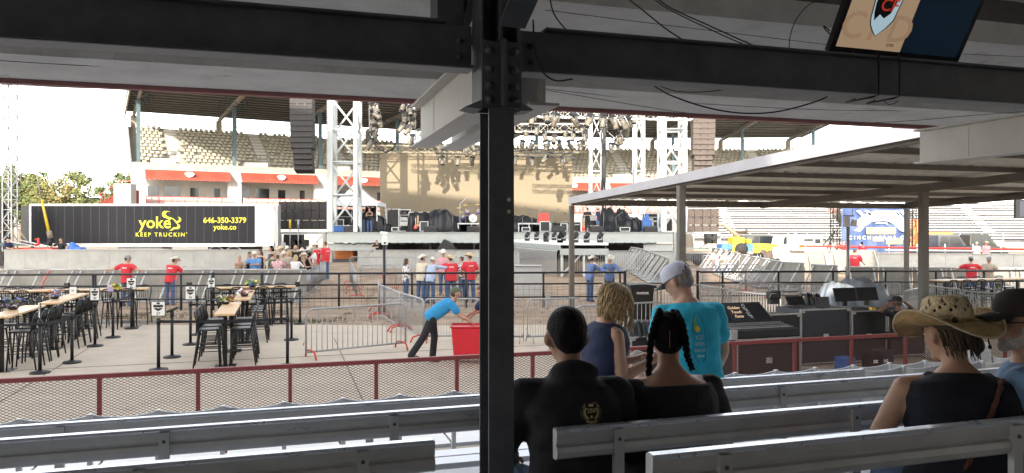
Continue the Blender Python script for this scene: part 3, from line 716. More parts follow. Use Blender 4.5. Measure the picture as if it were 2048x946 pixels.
# suites below the tier
mb = MB(); strip(mb, [(2.6, 4.9), (2.9, 4.9), (2.9, zb0-.75), (2.6, zb0-.75)], 0, SL+2); mb.build('suite_wall', 'stand_white', FS)
mb = MB(); strip(mb, [(-.35, zb0-.72), (-.15, zb0-.72), (-.15, zb0+.1), (-.35, zb0+.1)], 0, SL+2); mb.build('suite_lintel', 'stand_white', FS)
mb = MB(); strip(mb, [(-3.4, .4), (2.6, .4), (2.6, 4.9), (-3.4, 4.7)], -1.5, SL+2); mb.build('concourse_block', 'stand_white', FS)
for i in range(10):
    s0 = i*bay+.55; s1 = (i+1)*bay-.55; 
    mb = MB(); n = 40; vs = []
    for k in range(n+1):
        s = s0+(s1-s0)*k/n; vs += [S(s, -.4, zb0+.02), S(s, -1.35, zb0-.72+ .07*math.sin(s*3)), S(s, -1.37, zb0-.98-.09*abs(math.sin(k*math.pi/2.0)) )]
    mb.add(vs, [(3*k+j, 3*k+3+j, 3*k+4+j, 3*k+1+j) for k in range(n) for j in (0, 1)])
    aw = mb.build('awning', 'awning', FS, fix=False); sd_ = aw.modifiers.new('solid', 'SOLIDIFY'); sd_.thickness = .03
    mb = MB(); c = S((s0+s1)/2, -1.18, zb0-.42); n_ = nrm_at((s0+s1)/2); t_ = V(n_.y,-n_.x,0)
    mb.add([c+t_*x+V(0,0,z)-n_*.12-n_*(.6-z)*.35 for x, z in ((-.45,.1),(-.2,.27),(.25,.25),(.5,.05),(.3,-.2),(.05,-.28),(-.2,-.25))], [tuple(range(7))]); mb.build('emblem', 'sign_white', aw, fix=False)
    mb = MB(); c = S(i*bay, -.05, 0); mb.box((c.x, c.y, (zb0+4.7)/2), (1.3, .7, zb0-4.7), math.atan2(nrm_at(i*bay).y, nrm_at(i*bay).x)-math.pi/2); mb.build('pier', 'stand_white', FS)
    for k, (a, b_, zz0, zz1) in enumerate(((.05,.18,4.95,7.3),(.25,.44,6.2,7.3),(.56,.66,5.2,7.2),(.86,.93,4.95,7.2))):
        mb = MB(); sa = s0+(s1-s0)*a; sb = s0+(s1-s0)*b_
        mb.add([S(sa, 2.57, zz0), S(sb, 2.57, zz0), S(sb, 2.57, zz1), S(sa, 2.57, zz1)], [(0,1,2,3)]); mb.build('window', 'glass_dark', FS, fix=False)
    mb = MB(); 
    mb.add([S(s0, 2.0, 4.95), S(s1, 2.0, 4.95), S(s1, 2.0, 5.9), S(s0, 2.0, 5.9)], [(0,1,2,3)]); mb.build('counter', 'fascia_red', FS, fix=False)
    mb = MB(); k = s0
    for z in (5.05, 5.5, 5.95): mb.bar(S(s0, -3.2, z), S(s1, -3.2, z), .07)
    while k <= s1: mb.bar(S(k, -3.2, 4.75), S(k, -3.2, 5.95), .06); k += 1.15
    mb.build('railing', 'red_paint', FS)
    mb = MB(); k = s0+.3
    while k < s1-.3:
        for dd in (-2.5, -1.7): mb.box(S(k, dd, 5.35+(dd+2.5)*.4), (.45,.12,.75), R(25))
        k += .55
    mb.build('box_seats', 'stand_white', FS)
# blue winch line to second: rear scoreboard sliver far right
# ------------------------------------------------------------ red stair ramp left of the stand
RS = empty('stair_ramp', at(235, 420, 70), 0, 'red sided stair ramp climbing to the left end of the far grandstand', 'stairs')
mb = MB(); a = at(200, 408, 70); b_ = at(238, 382, 71); c = at(262, 378, 72)
mb.prism([(0,0),(2.0,1.25),(3.0,1.25),(3.0,-2.5),(0,-2.5)], V(1,.05,0), V(0,1.2,0), a-V(0,0,-.1)); mb.build('ramp_side', 'awning', RS)
mb = MB(); mb.box(at(250, 398, 69.5), (1.6,1,2.8)); mb.build('landing', 'stand_white', RS)
mb = MB()
for k in range(5): mb.bar(a+V(.4*k+.1,-.05,.25*k), a+V(.4*k+.1,-.05,.25*k+.9), .04)
mb.bar(a+V(0,-.05,.9), a+V(2.0,-.05,2.15), .05); mb.bar(a+V(2.0,-.05,2.15), a+V(3.2,-.05,2.15), .05); mb.build('handrail', 'red_paint', RS)

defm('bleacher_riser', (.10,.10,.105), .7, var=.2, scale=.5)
# ============================================================ white bleachers on the right
def bleacher(name, label, p0, p1, n, run, rise, z0, step=.0):
    d = (p1-p0).normalized(); nn = V(-d.y, d.x, 0); L = (p1-p0).length
    root = empty(name, (p0+p1)/2, 0, label, 'bleachers', 'white bleachers to the right of the stage')
    mb = MB(); poly = [(0,0)]; 
    for k in range(n): poly += [(k*run, z0+k*rise), ((k+1)*run-.001, z0+k*rise)]
    poly += [(n*run, 0)]
    mb.prism(poly, nn, d*L, p0); mb.build('deck', 'stand_concrete', root)
    for k in range(n):
        mb = MB(); a = p0+nn*(k*run+.45)+V(0,0,z0+k*rise+.42); mb.bar(a, a+d*L, .30, .06); mb.build('seat_plank', 'white_paint', root)
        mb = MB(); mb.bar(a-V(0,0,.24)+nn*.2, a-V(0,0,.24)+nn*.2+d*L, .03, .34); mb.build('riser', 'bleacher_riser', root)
    for k in range(int(L/9)):
        for j in range(n):
            pass
        mb = MB(); s = (k+.5)*9
        for j in range(n): mb.box(p0+d*s+nn*(j*run+.2)+V(0,0,z0+j*rise+.12), (1.1,.35,.24), math.atan2(d.y, d.x))
        mb.build('aisle_steps', 'galv_white', root)
    mb = MB(); k = 0.
    while k < L: mb.bar(p0+d*k+nn*-.05+V(0,0,z0-.2), p0+d*k+nn*-.05+V(0,0,z0+1.0), .05); k += 2
    for z in (.5, 1.0): mb.bar(p0+nn*-.05+V(0,0,z0+z), p1+nn*-.05+V(0,0,z0+z), .05)
    mb.build('front_railing', 'galv_white', root)
    return root
bleacher('bleachers', 'wide white aluminium bleachers rising beyond the parked utility trucks', V(37, 80, .4), V(96, 66, .4), 15, .75, .29, 1.0)
bleacher('bleachers', 'white bleachers glaring in the sun between the stage and the blue banner', V(20, 82, .4), V(36.5, 80, .4), 15, .75, .29, 1.0)
# scoreboard sliver
SB = empty('video_screen', gnd(2075, 60, .4), 0, 'dark video screen on posts at the far right edge', 'screen')
mb = MB(); c = at(2062, 418, 60); mb.box(c, (2.6,.3,1.5)); mb.build('cabinet', 'black_plastic', SB)
mb = MB(); mb.box(c+V(.05,-.17,0), (2.2,.03,1.25)); mb.build('display', 'case_slate', SB)
mb = MB(); mb.tube(V(c.x,c.y,.4), c, .12); mb.build('post', 'galv', SB)

# ============================================================ STAGE
ST_ = empty('stage', V(-1, 57, .45), 0, 'wide concert stage with pale steel deck beams and white truss towers', 'stage')
YF, YB, ZD = 52.0, 63.0, 2.56
xl, xr = at(655,0,YF).x, at(1345,0,YF).x
mb = MB(); mb.b2((xl, YF+.05, ZD-.12), (xr, YB, ZD)); mb.build('deck', 'case_dark', ST_)
def ib(mb, x0, x1, Y, z0, z1, f=.22):
    mb.b2((x0, Y-.02, z0+.04), (x1, Y+.02, z1-.04)); mb.b2((x0, Y-f/2, z1-.04), (x1, Y+f/2, z1)); mb.b2((x0, Y-f/2, z0), (x1, Y+f/2, z0+.04))
mb = MB(); ib(mb, xl, xr, YF-.10, 1.80, ZD-.02); mb.build('deck_beam', 'stage_beam', ST_)
for (a, b_) in ((xl, at(752,0,YF).x), (at(1287,0,YF).x, xr)):
    mb = MB(); ib(mb, a, b_, YF+.02, 1.26, 1.76); mb.build('deck_beam', 'stage_beam', ST_)
    for x in (a+.2, b_-.2):
        mb = MB(); mb.b2((x-.12, YF-.05, .4), (x+.12, YF+.15, 1.25)); mb.build('deck_leg', 'stage_beam', ST_)
for x in np.arange(xl+4, xr-3, 3.1):
    mb = MB(); mb.b2((x-.06, YF+.6, .4), (x+.06, YF+.75, 2.4)); mb.build('deck_leg', 'steel_dark', ST_)
mb = MB(); mb.b2((xl+.5, YF+6, .4), (xr-.5, YF+6.1, 2.4)); mb.build('back_skirt', 'case_dark', ST_)
mb = MB()
for i in range(40):
    x0 = xl+.5+i*.56; mb.path([V(x0, YF-.28, 1.80), V(x0+.28, YF-.30, 1.77-.05*(i%3)), V(x0+.56, YF-.28, 1.80)], .035, 6)
mb.build('cable_run', 'cable', ST_)
def tower(px0, px1, zt, Y0=YF+.1, dep=1.5, r=.15, tight=False, nm='truss_tower', label=None):
    x0 = at(px0,0,Y0).x; x1 = at(px1,0,Y0).x
    t = empty(nm, ((x0+x1)/2, Y0+dep/2, ZD), 0, label, 'truss tower', 'white truss towers standing on the stage')
    cs = [(x0, Y0), (x1, Y0), (x1, Y0+dep), (x0, Y0+dep)]
    for i, (x, y) in enumerate(cs):
        mb = MB(); rr = r if i else r*1.35
        mb.b2((x-rr, y-rr*.6, ZD), (x+rr, y+rr*.6, zt)); mb.build('chord', 'white_tube', t, bevel=.03)
    z = ZD+.3; k = 0
    while z < zt-1:
        for i in range(4):
            (xa, ya), (xb, yb) = cs[i], cs[(i+1) % 4]
            mb = MB(); zz = min(z+2.3, zt)
            if k % 2 == 0: mb.tube((xa, ya, z), (xb, yb, zz), r*.5)
            else: mb.tube((xb, yb, z), (xa, ya, zz), r*.5)
            mb.build('diagonal', 'white_tube', t)
            mb = MB(); mb.tube((xa, ya, zz), (xb, yb, zz), r*.45); mb.build('cross_tube', 'white_tube', t)
        z += 2.3; k += 1
    return t
tower(660, 711, 15.5, label='white truss tower at the left end of the stage, nearest the speaker wall')
tower(1327, 1370, 15.5, label='white truss tower at the right end of the stage behind the canopy post')
tower(1182, 1206, 15.0, Y0=YF+8, dep=1.0, r=.09, label='slim truss tower right of the tan video wall beside the black cable bundle')
tower(1271, 1288, 15.0, Y0=YF+8, dep=1.0, r=.09, label='slim truss tower between the cable bundle and the right end tower')
# LED wall
LW_ = empty('video_wall', V(-3, 62, ZD), 0, 'huge unlit tan video wall at the back of the stage', 'video wall')
mb = MB(); l0 = at(760, 307, 62); l1 = at(1145, 307, 62); mb.b2((l0.x, 62, ZD+.02), (l1.x, 62.25, l0.z)); mb.build('screen_face', 'led_wall', LW_)
mb = MB()
for k in range(1, 20): x = l0.x+(l1.x-l0.x)*k/20; mb.b2((x-.006, 61.985, ZD+.1), (x+.006, 61.996, l0.z-.02))
defm('led_seam', (.26,.20,.115), .7, var=0); mb.build('panel_seams', 'led_seam', LW_)
mb = MB()
for k in range(6): x = l0.x+.5+(l1.x-l0.x-1)*k/5; mb.b2((x-.06, 62.27, ZD), (x+.06, 62.5, l0.z))
mb.build('support_frame', 'steel_dark', LW_)
def truss_geo(mb, p, q, w=.45, seg=.55, r=.028, up=V(0,0,1)):
    p = Vector(p); q = Vector(q); d = (q-p).normalized(); a = d.cross(up)
    if a.length < .01: a = V(1,0,0)
    a.normalize(); b_ = a.cross(d).normalized(); L = (q-p).length; n = max(1, int(L/seg))
    co = [a*x*w/2+b_*y*w/2 for x, y in ((-1,-1),(1,-1),(1,1),(-1,1))]
    for c in co: mb.bar(p+c, q+c, r*2)
    for i in range(n):
        s0 = p+d*(L*i/n); s1 = p+d*(L*(i+1)/n)
        for j in range(4):
            c0, c1 = co[j], co[(j+1) % 4]
            if (i+j) % 2: c0, c1 = c1, c0
            mb.bar(s0+c0, s1+c1, r)
        mb.bar(s0+co[0], s0+co[1], r); mb.bar(s0+co[3], s0+co[2], r); mb.bar(s0+co[0], s0+co[3], r)
def truss(p, q, label, m='galv', w=.5, grp='lighting trusses over the stage', seg=.6):
    mb = MB(); truss_geo(mb, p, q, w, seg); o = mb.build('lighting_truss', m, fix=False); return tag(o, label, 'truss', grp)
truss(at(695, 298, 61), at(1180, 298, 61), 'long silver truss along the top of the tan video wall', 'tan_fabric', .55)
truss(at(1030, 256, 57), at(1178, 256, 57), 'cream truss high above the right part of the video wall', 'stand_white', .6)
truss(at(872, 303, 59.5), at(1150, 311, 59.5), 'black truss hung with lamps just in front of the top edge of the video wall', 'black_metal', .35)
truss(at(745, 150, 52), at(747, 285, 52), 'upright black truss of lamps to the right of the left tower', 'black_metal', .45)
truss(at(820, 150, 54), at(826, 285, 54), 'upright cluster truss half hidden behind the pale ceiling beam', 'galv', .4)
truss(at(1275, 190, 50), at(1225, 292, 52), 'sloping black truss heavy with lamps and cables right of the column', 'black_metal', .4)
truss(at(1000, 225, 50), at(1400, 233, 50), 'front truss half hidden by the red edge of the ceiling', 'galv', .5)
truss(at(700, 175, 50), at(1000, 180, 50), 'front truss left of the column almost hidden by the ceiling', 'galv', .5)
# black cable bundle
mb = MB(); rg = random.Random(9)
for k in range(7):
    x = 1209+rg.uniform(-4,5); mb.path([at(x+rg.uniform(-3,3), py, 55) for py in (180,230,270,320,380,420,450)], .06, 6)
tag(mb.build('cable_bundle', 'cable'), 'bundle of black cables hanging straight down right of the video wall', 'cables')
def drop(pts, Y, r, label):
    mb = MB(); mb.path([at(a, b_, Y) for a, b_ in pts], r, 6); tag(mb.build('cable', 'cable'), label, 'cable')
drop([(745,280),(752,292),(762,301),(772,305),(782,301),(790,290),(798,270)], 51, .05, 'thick black cable looping under the left lamp truss in front of the far stand')
drop([(1190,268),(1200,262),(1208,244),(1213,224)], 52, .05, 'cream coloured cable swag between the trusses right of the column')
# moving head lamps
defm('lamp_body', (.12,.105,.08), .5, var=.6, scale=1.5); defm('lamp_steel', (.16,.16,.16), .4, .4)
def make_lamp():
    r_ = empty('stage_lamp', (0,0,0), 0, 'hanging stage lamp', 'lamp')
    mb = MB(); mb.box((0,0,-.06), (.34,.26,.12)); mb.build('base', 'case_dark', r_, bevel=.02)
    mb = MB(); mb.box((-.19,0,-.28), (.04,.12,.36)); mb.box((.19,0,-.28), (.04,.12,.36)); mb.box((0,0,-.125), (.42,.13,.04)); mb.build('yoke', 'lamp_steel', r_)
    mb = MB(); mm = Matrix.Rotation(R(20), 3, 'X'); mb.lathe([(.06,.20),(.14,.16),(.155,0),(.14,-.2),(.17,-.30)], (0,0,-.42), 10, mm); mb.build('head', 'lamp_body', r_)
    mb = MB(); mb.lathe([(.15,0),(.15,-.02)], V(0,0,-.42)+mm@V(0,0,-.305), 10, mm); mb.build('lens', 'glass_dark', r_)
    return r_
L0 = make_lamp(); LT_ = tree_of(L0); firstlamp = [True]
def lamp(px_, py, Y, lab, sc=1.0):
    p = at(px_, py, Y)
    if firstlamp[0]: o = L0; o.location = p; o['label'] = lab; o['group'] = 'stage lamps hanging from the trusses'; firstlamp[0] = False
    else: o = dup(LT_, p, None, lab, 'stage lamps hanging from the trusses')
    o.rotation_euler = (random.uniform(-.5,.5), random.uniform(-.5,.5), random.uniform(0,6)); o.scale = (sc*.88,)*3
    return o
for i in range(6): lamp(744+random.uniform(-4,6), 205+i*14, 51.5, f'{nth(i)} lamp from the top on the upright black truss right of the left tower', 1.35)
for i in range(5): lamp(754+random.uniform(-1,3), 208+i*15, 51.7, f'{nth(i)} small lamp down the right side of the upright black truss', 1.0)
for i in range(9): lamp([806,818,829,812,826,808,822,838,826][i], [203,210,220,226,236,244,250,258,268][i], 53.5, f'{nth(i)} lamp from the top in the cluster beside the pale ceiling beam', 1.3)
for i in range(7): lamp([873,879,938,946,868,952,930][i], [272,285,268,280,262,290,290][i], 57, f'{nth(i)} lamp of those between and below the two pale ceiling beams', 1.3)
for i in range(9): lamp([1066,1091,1113,1147,1182,1205,1222,1240,1255][i], 222+i*1.5, 49.6, f'{nth(i)} lamp from the left just below the red ceiling edge right of the column', 1.5)
for i in range(8): lamp([1050,1072,1089,1110,1130,1146,1160,1170][i], [252,248,262,270,254,262,250,262][i], 56.6, f'{nth(i)} lamp from the left on the high cream truss right of the column', 1.3)
for i in range(7): lamp([1046,1067,1090,1099,1118,1136,1158][i], 280, 59.2, f'{nth(i)} lamp from the left in the row above the right part of the video wall', 1.35)
for i in range(16):
    t = i/15; lamp(1268-40*t+random.uniform(-9,9), 205+78*t+random.uniform(-4,4), 51+random.uniform(-.6,.6), f'{nth(i)} lamp from the top on the sloping truss right of the column', 1.15)
for i in range(9): lamp(885+i*30, 311+random.uniform(-1,2), 59.3, f'{nth(i)} lamp from the left on the black truss before the video wall top edge', 1.2)
# winding cables in the sloping cluster
for j in range(4):
    mb = MB(); rg = random.Random(20+j); mb.path([at(1185+14*j+rg.uniform(-8,8)+k*5*(1 if j%2 else -.6), 215+k*12, 51.3) for k in range(8)], .035, 5)
    tag(mb.build('cable', ['cable','galv','cable','tan_fabric'][j]), f'{nth(j)} of the tangled cables hanging beside the sloping lamp truss', 'cable')
# line arrays
def line_array(label, Y, cx, ytop, ybot, n, wpx, m, curve):
    z1 = at(0, ytop, Y).z; z0 = at(0, ybot, Y).z; x = at(cx, 0, Y).x; w_ = wpx/F*Y; h = (z1-z0)/n
    r_ = empty('line_array', (x, Y, z1), 0, label, 'speaker array', 'hanging line arrays of black loudspeakers')
    y = Y; a = 0
    for i in range(n):
        a = curve*(i/n)**2; ww = w_*(1 if i < n*.72 else .82)
        mb = MB(); c = V(x, y, z1-h*(i+.5))
        mb.box(c, (ww, .75, h*.95), 0, -a); o = mb.build('speaker_box', m, r_, bevel=.012)
        mb = MB(); 
        for sx in (-.17, .17): mb.box(c+V(sx*ww, -.39, h*.4), (.05,.03,h*.35), 0, -a)
        mb.build('rigging_link', 'black_metal', o)
        y += math.sin(a)*h
    return r_
line_array('tall black line array hanging in front of the left side of the far stand', 50, 605, 165, 343, 16, 45, 'pa_box', .35)
line_array('brownish line array hanging right of the stage behind the canopy roof', 50, 1406, 215, 345, 12, 44, 'pa_brown', .4)
for k, (pxa, pxb, y0, y1, m, lab) in enumerate(((557,655,403,459,'pa_box','low wall of stacked black speaker boxes left of the stage'), (1373,1438,418,466,'pa_brown','low wall of stacked brown speaker boxes right of the stage'))):
    Y = 54; a = at(pxa, y0, Y); b_ = at(pxb, y1, Y)
    r_ = empty('speaker_stack', ((a.x+b_.x)/2, Y, b_.z), 0, lab, 'speaker stack', 'ground stacked speaker walls beside the stage')
    nc = 6 if k == 0 else 4
    for i in range(nc):
        for j in range(3):
            x0 = a.x+(b_.x-a.x)*i/nc; x1 = a.x+(b_.x-a.x)*(i+1)/nc; z0 = b_.z+(a.z-b_.z)*j/3; z1 = b_.z+(a.z-b_.z)*(j+1)/3
            mb = MB(); mb.b2((x0+.012, Y, z0+.012), (x1-.012, Y+.9, z1-.012)); o = mb.build('speaker_box', m, r_, bevel=.015)
            mb = MB(); mb.box((x1-.10, Y-.01, z1-.03), (.16,.03,.10)); mb.build('coupler', 'black_metal', o)
# side wings carrying them
for k, (pxa, pxb, lab) in enumerate(((556, 652, 'pale steel side platform under the left speaker wall'), (1347, 1440, 'pale steel side platform under the right speaker wall'))):
    Y = 53.5; a = at(pxa, 463, Y); b_ = at(pxb, 463, Y); z = 2.56
    r_ = empty('side_platform', ((a.x+b_.x)/2, Y+.6, .45), 0, lab, 'platform')
    mb = MB(); mb.b2((a.x, Y-.1, z-.16), (b_.x, Y+1.3, z-.005)); mb.build('platform_deck', 'stage_beam', r_)
    mb = MB(); mb.b2((a.x, Y-.1, 1.30), (b_.x, Y+.05, 1.44)); mb.build('lower_beam', 'stage_beam', r_)
    for x in (a.x+.1, b_.x-.1): mb = MB(); mb.b2((x-.13, Y-.12, .45), (x+.13, Y+.1, 2.40)); mb.build('post', 'stage_beam', r_)
    mb = MB(); mb.bar((b_.x-.2, Y-.02, 2.4), (b_.x-1.4 if k else b_.x-1.0, Y-.02, 1.4), .12); mb.build('brace', 'white_tube', r_)
for i, (px_, py, w_, h_, lab) in enumerate(((588,487,1.3,1.3,'black speaker cabinet under the left platform'),(602,492,1.0,.9,'second black speaker cabinet under the left platform, farther right'),(1417,477,.5,.7,'black monitor speaker left of its twin on the right platform'),(1426,477,.45,.7,'black monitor speaker right of its twin on the right platform'))):
    p = at(px_, py, 53.2); mb = MB(); mb.box((p.x, p.y, p.z), (w_, .7, h_)); r_ = mb.build('speaker_cabinet', 'case_dark', bevel=.03); tag(r_, lab, 'speaker')
    mb = MB(); mb.lathe([(.0,0),(.18,0),(.22,-.03)], (p.x, p.y-.37, p.z), 12, Matrix.Rotation(R(90), 3, 'X')); mb.build('speaker_cone', 'rubber', r_)
# poles (yellow top) in front of the platform
for px_, m, lab in ((580,'yellow_paint','upright pole with a yellow sleeve in front of the left speaker wall'),(596.5,'galv','grey upright pole in front of the left speaker wall')):
    r_ = empty('marker_pole', at(px_, 500, 52.6), 0, lab, 'pole'); mb = MB(); mb.tube(at(px_,500,52.6), at(px_,455,52.6), .05); mb.build('shaft', 'galv', r_)
    mb = MB(); mb.tube(at(px_,456,52.6), at(px_,439,52.6), .09, .06); mb.build('sleeve', m, r_)
# pop up tent
TN = empty('canopy_tent', at(708, 463, 57), 0, 'white pop up tent with a pointed roof standing on the left of the stage', 'tent')
a = at(657, 404, 55.5); b_ = at(754, 404, 55.5); ap = at(712, 362, 57.2); zc = a.z
P4 = [V(a.x,55.5,zc), V(b_.x,55.5,zc), V(b_.x,59.2,zc), V(a.x,59.2,zc)]
mb = MB(); 
for i in range(4):
    p, q = P4[i], P4[(i+1) % 4]; K = 6
    for k in range(K):
        f0, f1 = k/K, (k+1)/K
        def cr(f, t): e_ = p*(1-f)+q*f; base = e_*(1-t)+ap*t; return base - V(0,0,.35*math.sin(math.pi*t)*(1)) 
        for t in range(4):
            t0, t1 = t/4, (t+1)/4
            mb.add([cr(f0,t0), cr(f1,t0), cr(f1,t1), cr(f0,t1)], [(0,1,2,3)])
    mb.add([p, q, q-V(0,0,.28), p-V(0,0,.28)], [(0,1,2,3)])
mb.build('tent_roof', 'tent_white', TN, fix=False)
for p in P4: mb = MB(); mb.b2((p.x-.04, p.y-.04, ZD), (p.x+.04, p.y+.04, zc)); mb.build('leg', 'white_paint', TN)
# tarps / backline
def lump(name, c, d, m, label, seed=0, cat='covered gear', n=26, amp=.16):
    """draped sheet over gear: a box-ish heap with folds"""
    rs = np.random.RandomState(seed); N = 2*n; X, Y = np.meshgrid(np.linspace(-1,1,N+1), np.linspace(-1,1,n+1)); H = np.zeros_like(X)
    for _ in range(6):
        cx, cy, a, b_ = rs.uniform(-.65,.65), rs.uniform(-.4,.4), rs.uniform(.18,.42), rs.uniform(.25,.5); H = np.maximum(H, rs.uniform(.55,1)*((np.abs(X-cx) < a) & (np.abs(Y-cy) < b_)))
    H = np.maximum(H, .35*((np.abs(X) < .85) & (np.abs(Y) < .75)))
    for _ in range(5):
        P_ = np.pad(H, 1, mode='edge'); H = (P_[1:-1,1:-1]*2+P_[:-2,1:-1]+P_[2:,1:-1]+P_[1:-1,:-2]+P_[1:-1,2:])/6
    ph = rs.uniform(0,6,4); fold = np.sin(17*X+6*Y*np.sin(3*X+ph[0])+ph[1])*np.sin(7*Y+ph[2]+3*X)+.5*np.sin(31*X-13*Y+ph[3])
    E = np.clip((1-np.maximum(np.abs(X),np.abs(Y)))/.10, 0, 1)**.6; Z = np.maximum(0, (H+amp*.28*fold*(.3+H))*E)
    mb = MB(); c = Vector(c); mm = n; n = N
    vs = [c+V(X[j,i]*d[0]/2*(1+.03*math.sin(14*Y[j,i]+seed)), Y[j,i]*d[1]/2*(1+.05*math.sin(17*X[j,i]+seed)), Z[j,i]*d[2]) for j in range(mm+1) for i in range(n+1)]
    mb.smooth = True
    mb.add(vs, [(j*(n+1)+i, j*(n+1)+i+1, (j+1)*(n+1)+i+1, (j+1)*(n+1)+i) for j in range(mm) for i in range(n)])
    return tag(mb.build(name, m, fix=False), label, cat)
def ondeck(px_, Y=55): p = at(px_, 463, Y); return V(p.x, Y, ZD+.003)
lump('tarp', ondeck(720,57), (4.0,1.6,1.9), 'tarp_black', 'black tarp over tall gear behind the two women on stage', 1)
lump('tarp', ondeck(757,56), (2.4,1.5,1.6), 'tarp_black', 'black tarp right of the tent leg on stage', 2)
lump('tarp', ondeck(868,55), (4.0,2.2,1.65), 'tarp_black', 'crumpled black tarp heap between the road case and the drum kit', 3)
lump('tarp', ondeck(880,57), (5.6,2.0,1.35), 'tarp_black', 'low black tarp running behind the guitar towards the drums', 4)
lump('tarp', ondeck(1075,57.5), (5.0,2.0,1.3), 'tarp_black', 'black tarp behind the red keyboard on the riser', 5)
lump('tarp', ondeck(1120,58), (2.6,1.4,.8), 'tarp_black', 'low black tarp behind the cream amplifiers', 6)
lump('tarp', ondeck(1238,55), (3.2,2.0,1.75), 'tarp_black', 'big black tarp heap right of the two men on stage', 7)
lump('tarp', ondeck(1275,56.5), (2.4,1.4,1.1), 'tarp_black', 'smaller black tarp left of the blue covered rack', 8)
def case(px_, Y, w_, h_, label, m='case_dark', d=.7, z=None, frame=True, shelves=0, cat='road case', name='road_case'):
    p = ondeck(px_, Y); z0 = ZD if z is None else z
    r_ = empty(name, (p.x, Y, z0), 0, label, cat)
    if shelves:
        mb = MB(); mb.b2((p.x-w_/2, Y+d*.6, z0+.05), (p.x+w_/2, Y+d, z0+h_)); mb.build('back_panel', m, r_)
        for k in range(shelves+1): mb = MB(); zz = z0+.06+(h_-.08)*k/shelves; mb.b2((p.x-w_/2, Y, zz-.02), (p.x+w_/2, Y+d*.59, zz+.02)); mb.build('shelf', 'galv_white', r_)
        rg = random.Random(int(px_))
        for k in range(shelves):
            mb = MB(); zz = z0+.09+(h_-.08)*k/shelves; hh = h_/shelves*rg.uniform(.45,.8); mb.b2((p.x-w_*.4, Y+.05, zz), (p.x+w_*rg.uniform(.0,.38), Y+d*.5, zz+hh)); mb.build('rack_unit', rg.choice(['galv','case_dark','black_metal','galv_white']), r_)
    else:
        mb = MB(); mb.b2((p.x-w_/2, Y, z0+.05), (p.x+w_/2, Y+d, z0+h_)); mb.build('panel_box', m, r_, bevel=.02)
    if frame:
        f = .035
        for x in (p.x-w_/2, p.x+w_/2):
            mb = MB(); mb.b2((x-f, Y-.02, z0+.04), (x+f, Y+.03, z0+h_+.02)); mb.build('edge_trim', 'galv_white', r_)
        for zz in (z0+.05, z0+h_):
            mb = MB(); mb.b2((p.x-w_/2+f+.002, Y-.018, zz-f+.01), (p.x+w_/2-f-.002, Y+.028, zz+f-.01)); mb.build('edge_trim', 'galv_white', r_)
    return r_
case(671,55,1.2,.9,'black road case with pale edges at the left end of the stage deck')
case(685,56.5,1.4,1.7,'tall dark rack with white frame behind the left tower', shelves=3)
c_ = case(832,55.2,1.05,1.45,'dark slate road case with pale edges and a red sticker beside the open shelf rack','case_dark')
mb = MB(); p = ondeck(832,55.2); mb.b2((p.x-.15, 55.15, ZD+1.1), (p.x+.12, 55.17, ZD+1.28)); mb.build('sticker', 'red_paint', c_)
mb = MB(); mb.b2((p.x-.3, 55.15, ZD+.55), (p.x-.2, 55.17, ZD+.68)); mb.b2((p.x+.2, 55.15, ZD+.55), (p.x+.3, 55.17, ZD+.68)); mb.build('latches', 'galv', c_)
case(809,55.4,.85,1.65,'open shelf rack full of gear right of the black tarp', shelves=4)
case(787,55.8,1.0,1.7,'dark cabinet left of the open shelf rack')
case(873,57,1.6,1.5,'open rack behind the crumpled tarp heap', shelves=3)
case(1186,56.5,1.6,1.3,'pale framed rack behind the two men on stage', shelves=3)
case(1265,55,1.2,.9,'black lidded bin at the right of the big tarp heap','black_plastic',frame=False)
case(1305,55,1.2,1.35,'tall black rack with glinting edges under the blue cloth', shelves=5)
case(1334,55,.8,1.0,'dark flight case at the foot of the right tower')
for i, (px_, lab) in enumerate(((704,'black floor monitor in front of the two women on stage'),(862,'black floor monitor in front of the tarp heap left of the drums'),(948,'black floor monitor in front of the drum riser just left of the column'),(1116,'black floor monitor in front of the cream amplifiers'),(1193,'black floor monitor in front of the two men on stage'),(1300,'black floor monitor in front of the tall black rack'))):
    p = ondeck(px_, 52.7); w_ = .95 if i else 1.0; mb = MB()
    mb.prism([(0,0),(.62,0),(.62,.16),(.25,.42),(0,.34)], V(0,1,0), V(w_,0,0), (p.x-w_/2, 52.3, ZD)); o = mb.build('floor_monitor', 'black_plastic', bevel=.02); tag(o, lab, 'speaker')
    mb = MB(); mb.b2((p.x-w_*.42, 52.285, ZD+.05), (p.x+w_*.42, 52.298, ZD+.30)); mb.build('grille', 'case_dark', o)
for i, px_ in enumerate((1131, 1152)):
    p = ondeck(px_, 55); r_ = empty('guitar_amplifier', p, 0, ['cream guitar amplifier, left one of the pair on the stage','grey cream guitar amplifier, right one of the pair on the stage'][i], 'amplifier')
    mb = MB(); mb.b2((p.x-.36,55,ZD),(p.x+.36,55.4,ZD+.75)); mb.build('cabinet', ['tan_fabric','galv'][i], r_, bevel=.03)
    mb = MB(); mb.b2((p.x-.30,54.985,ZD+.06),(p.x+.30,54.997,ZD+.5)); mb.build('grille', 'case_dark' if i else 'yellow_paint' if False else 'purlin', r_)
    mb = MB(); mb.b2((p.x-.30,54.98,ZD+.56),(p.x+.30,54.997,ZD+.69)); mb.build('control_panel', 'black_plastic', r_)
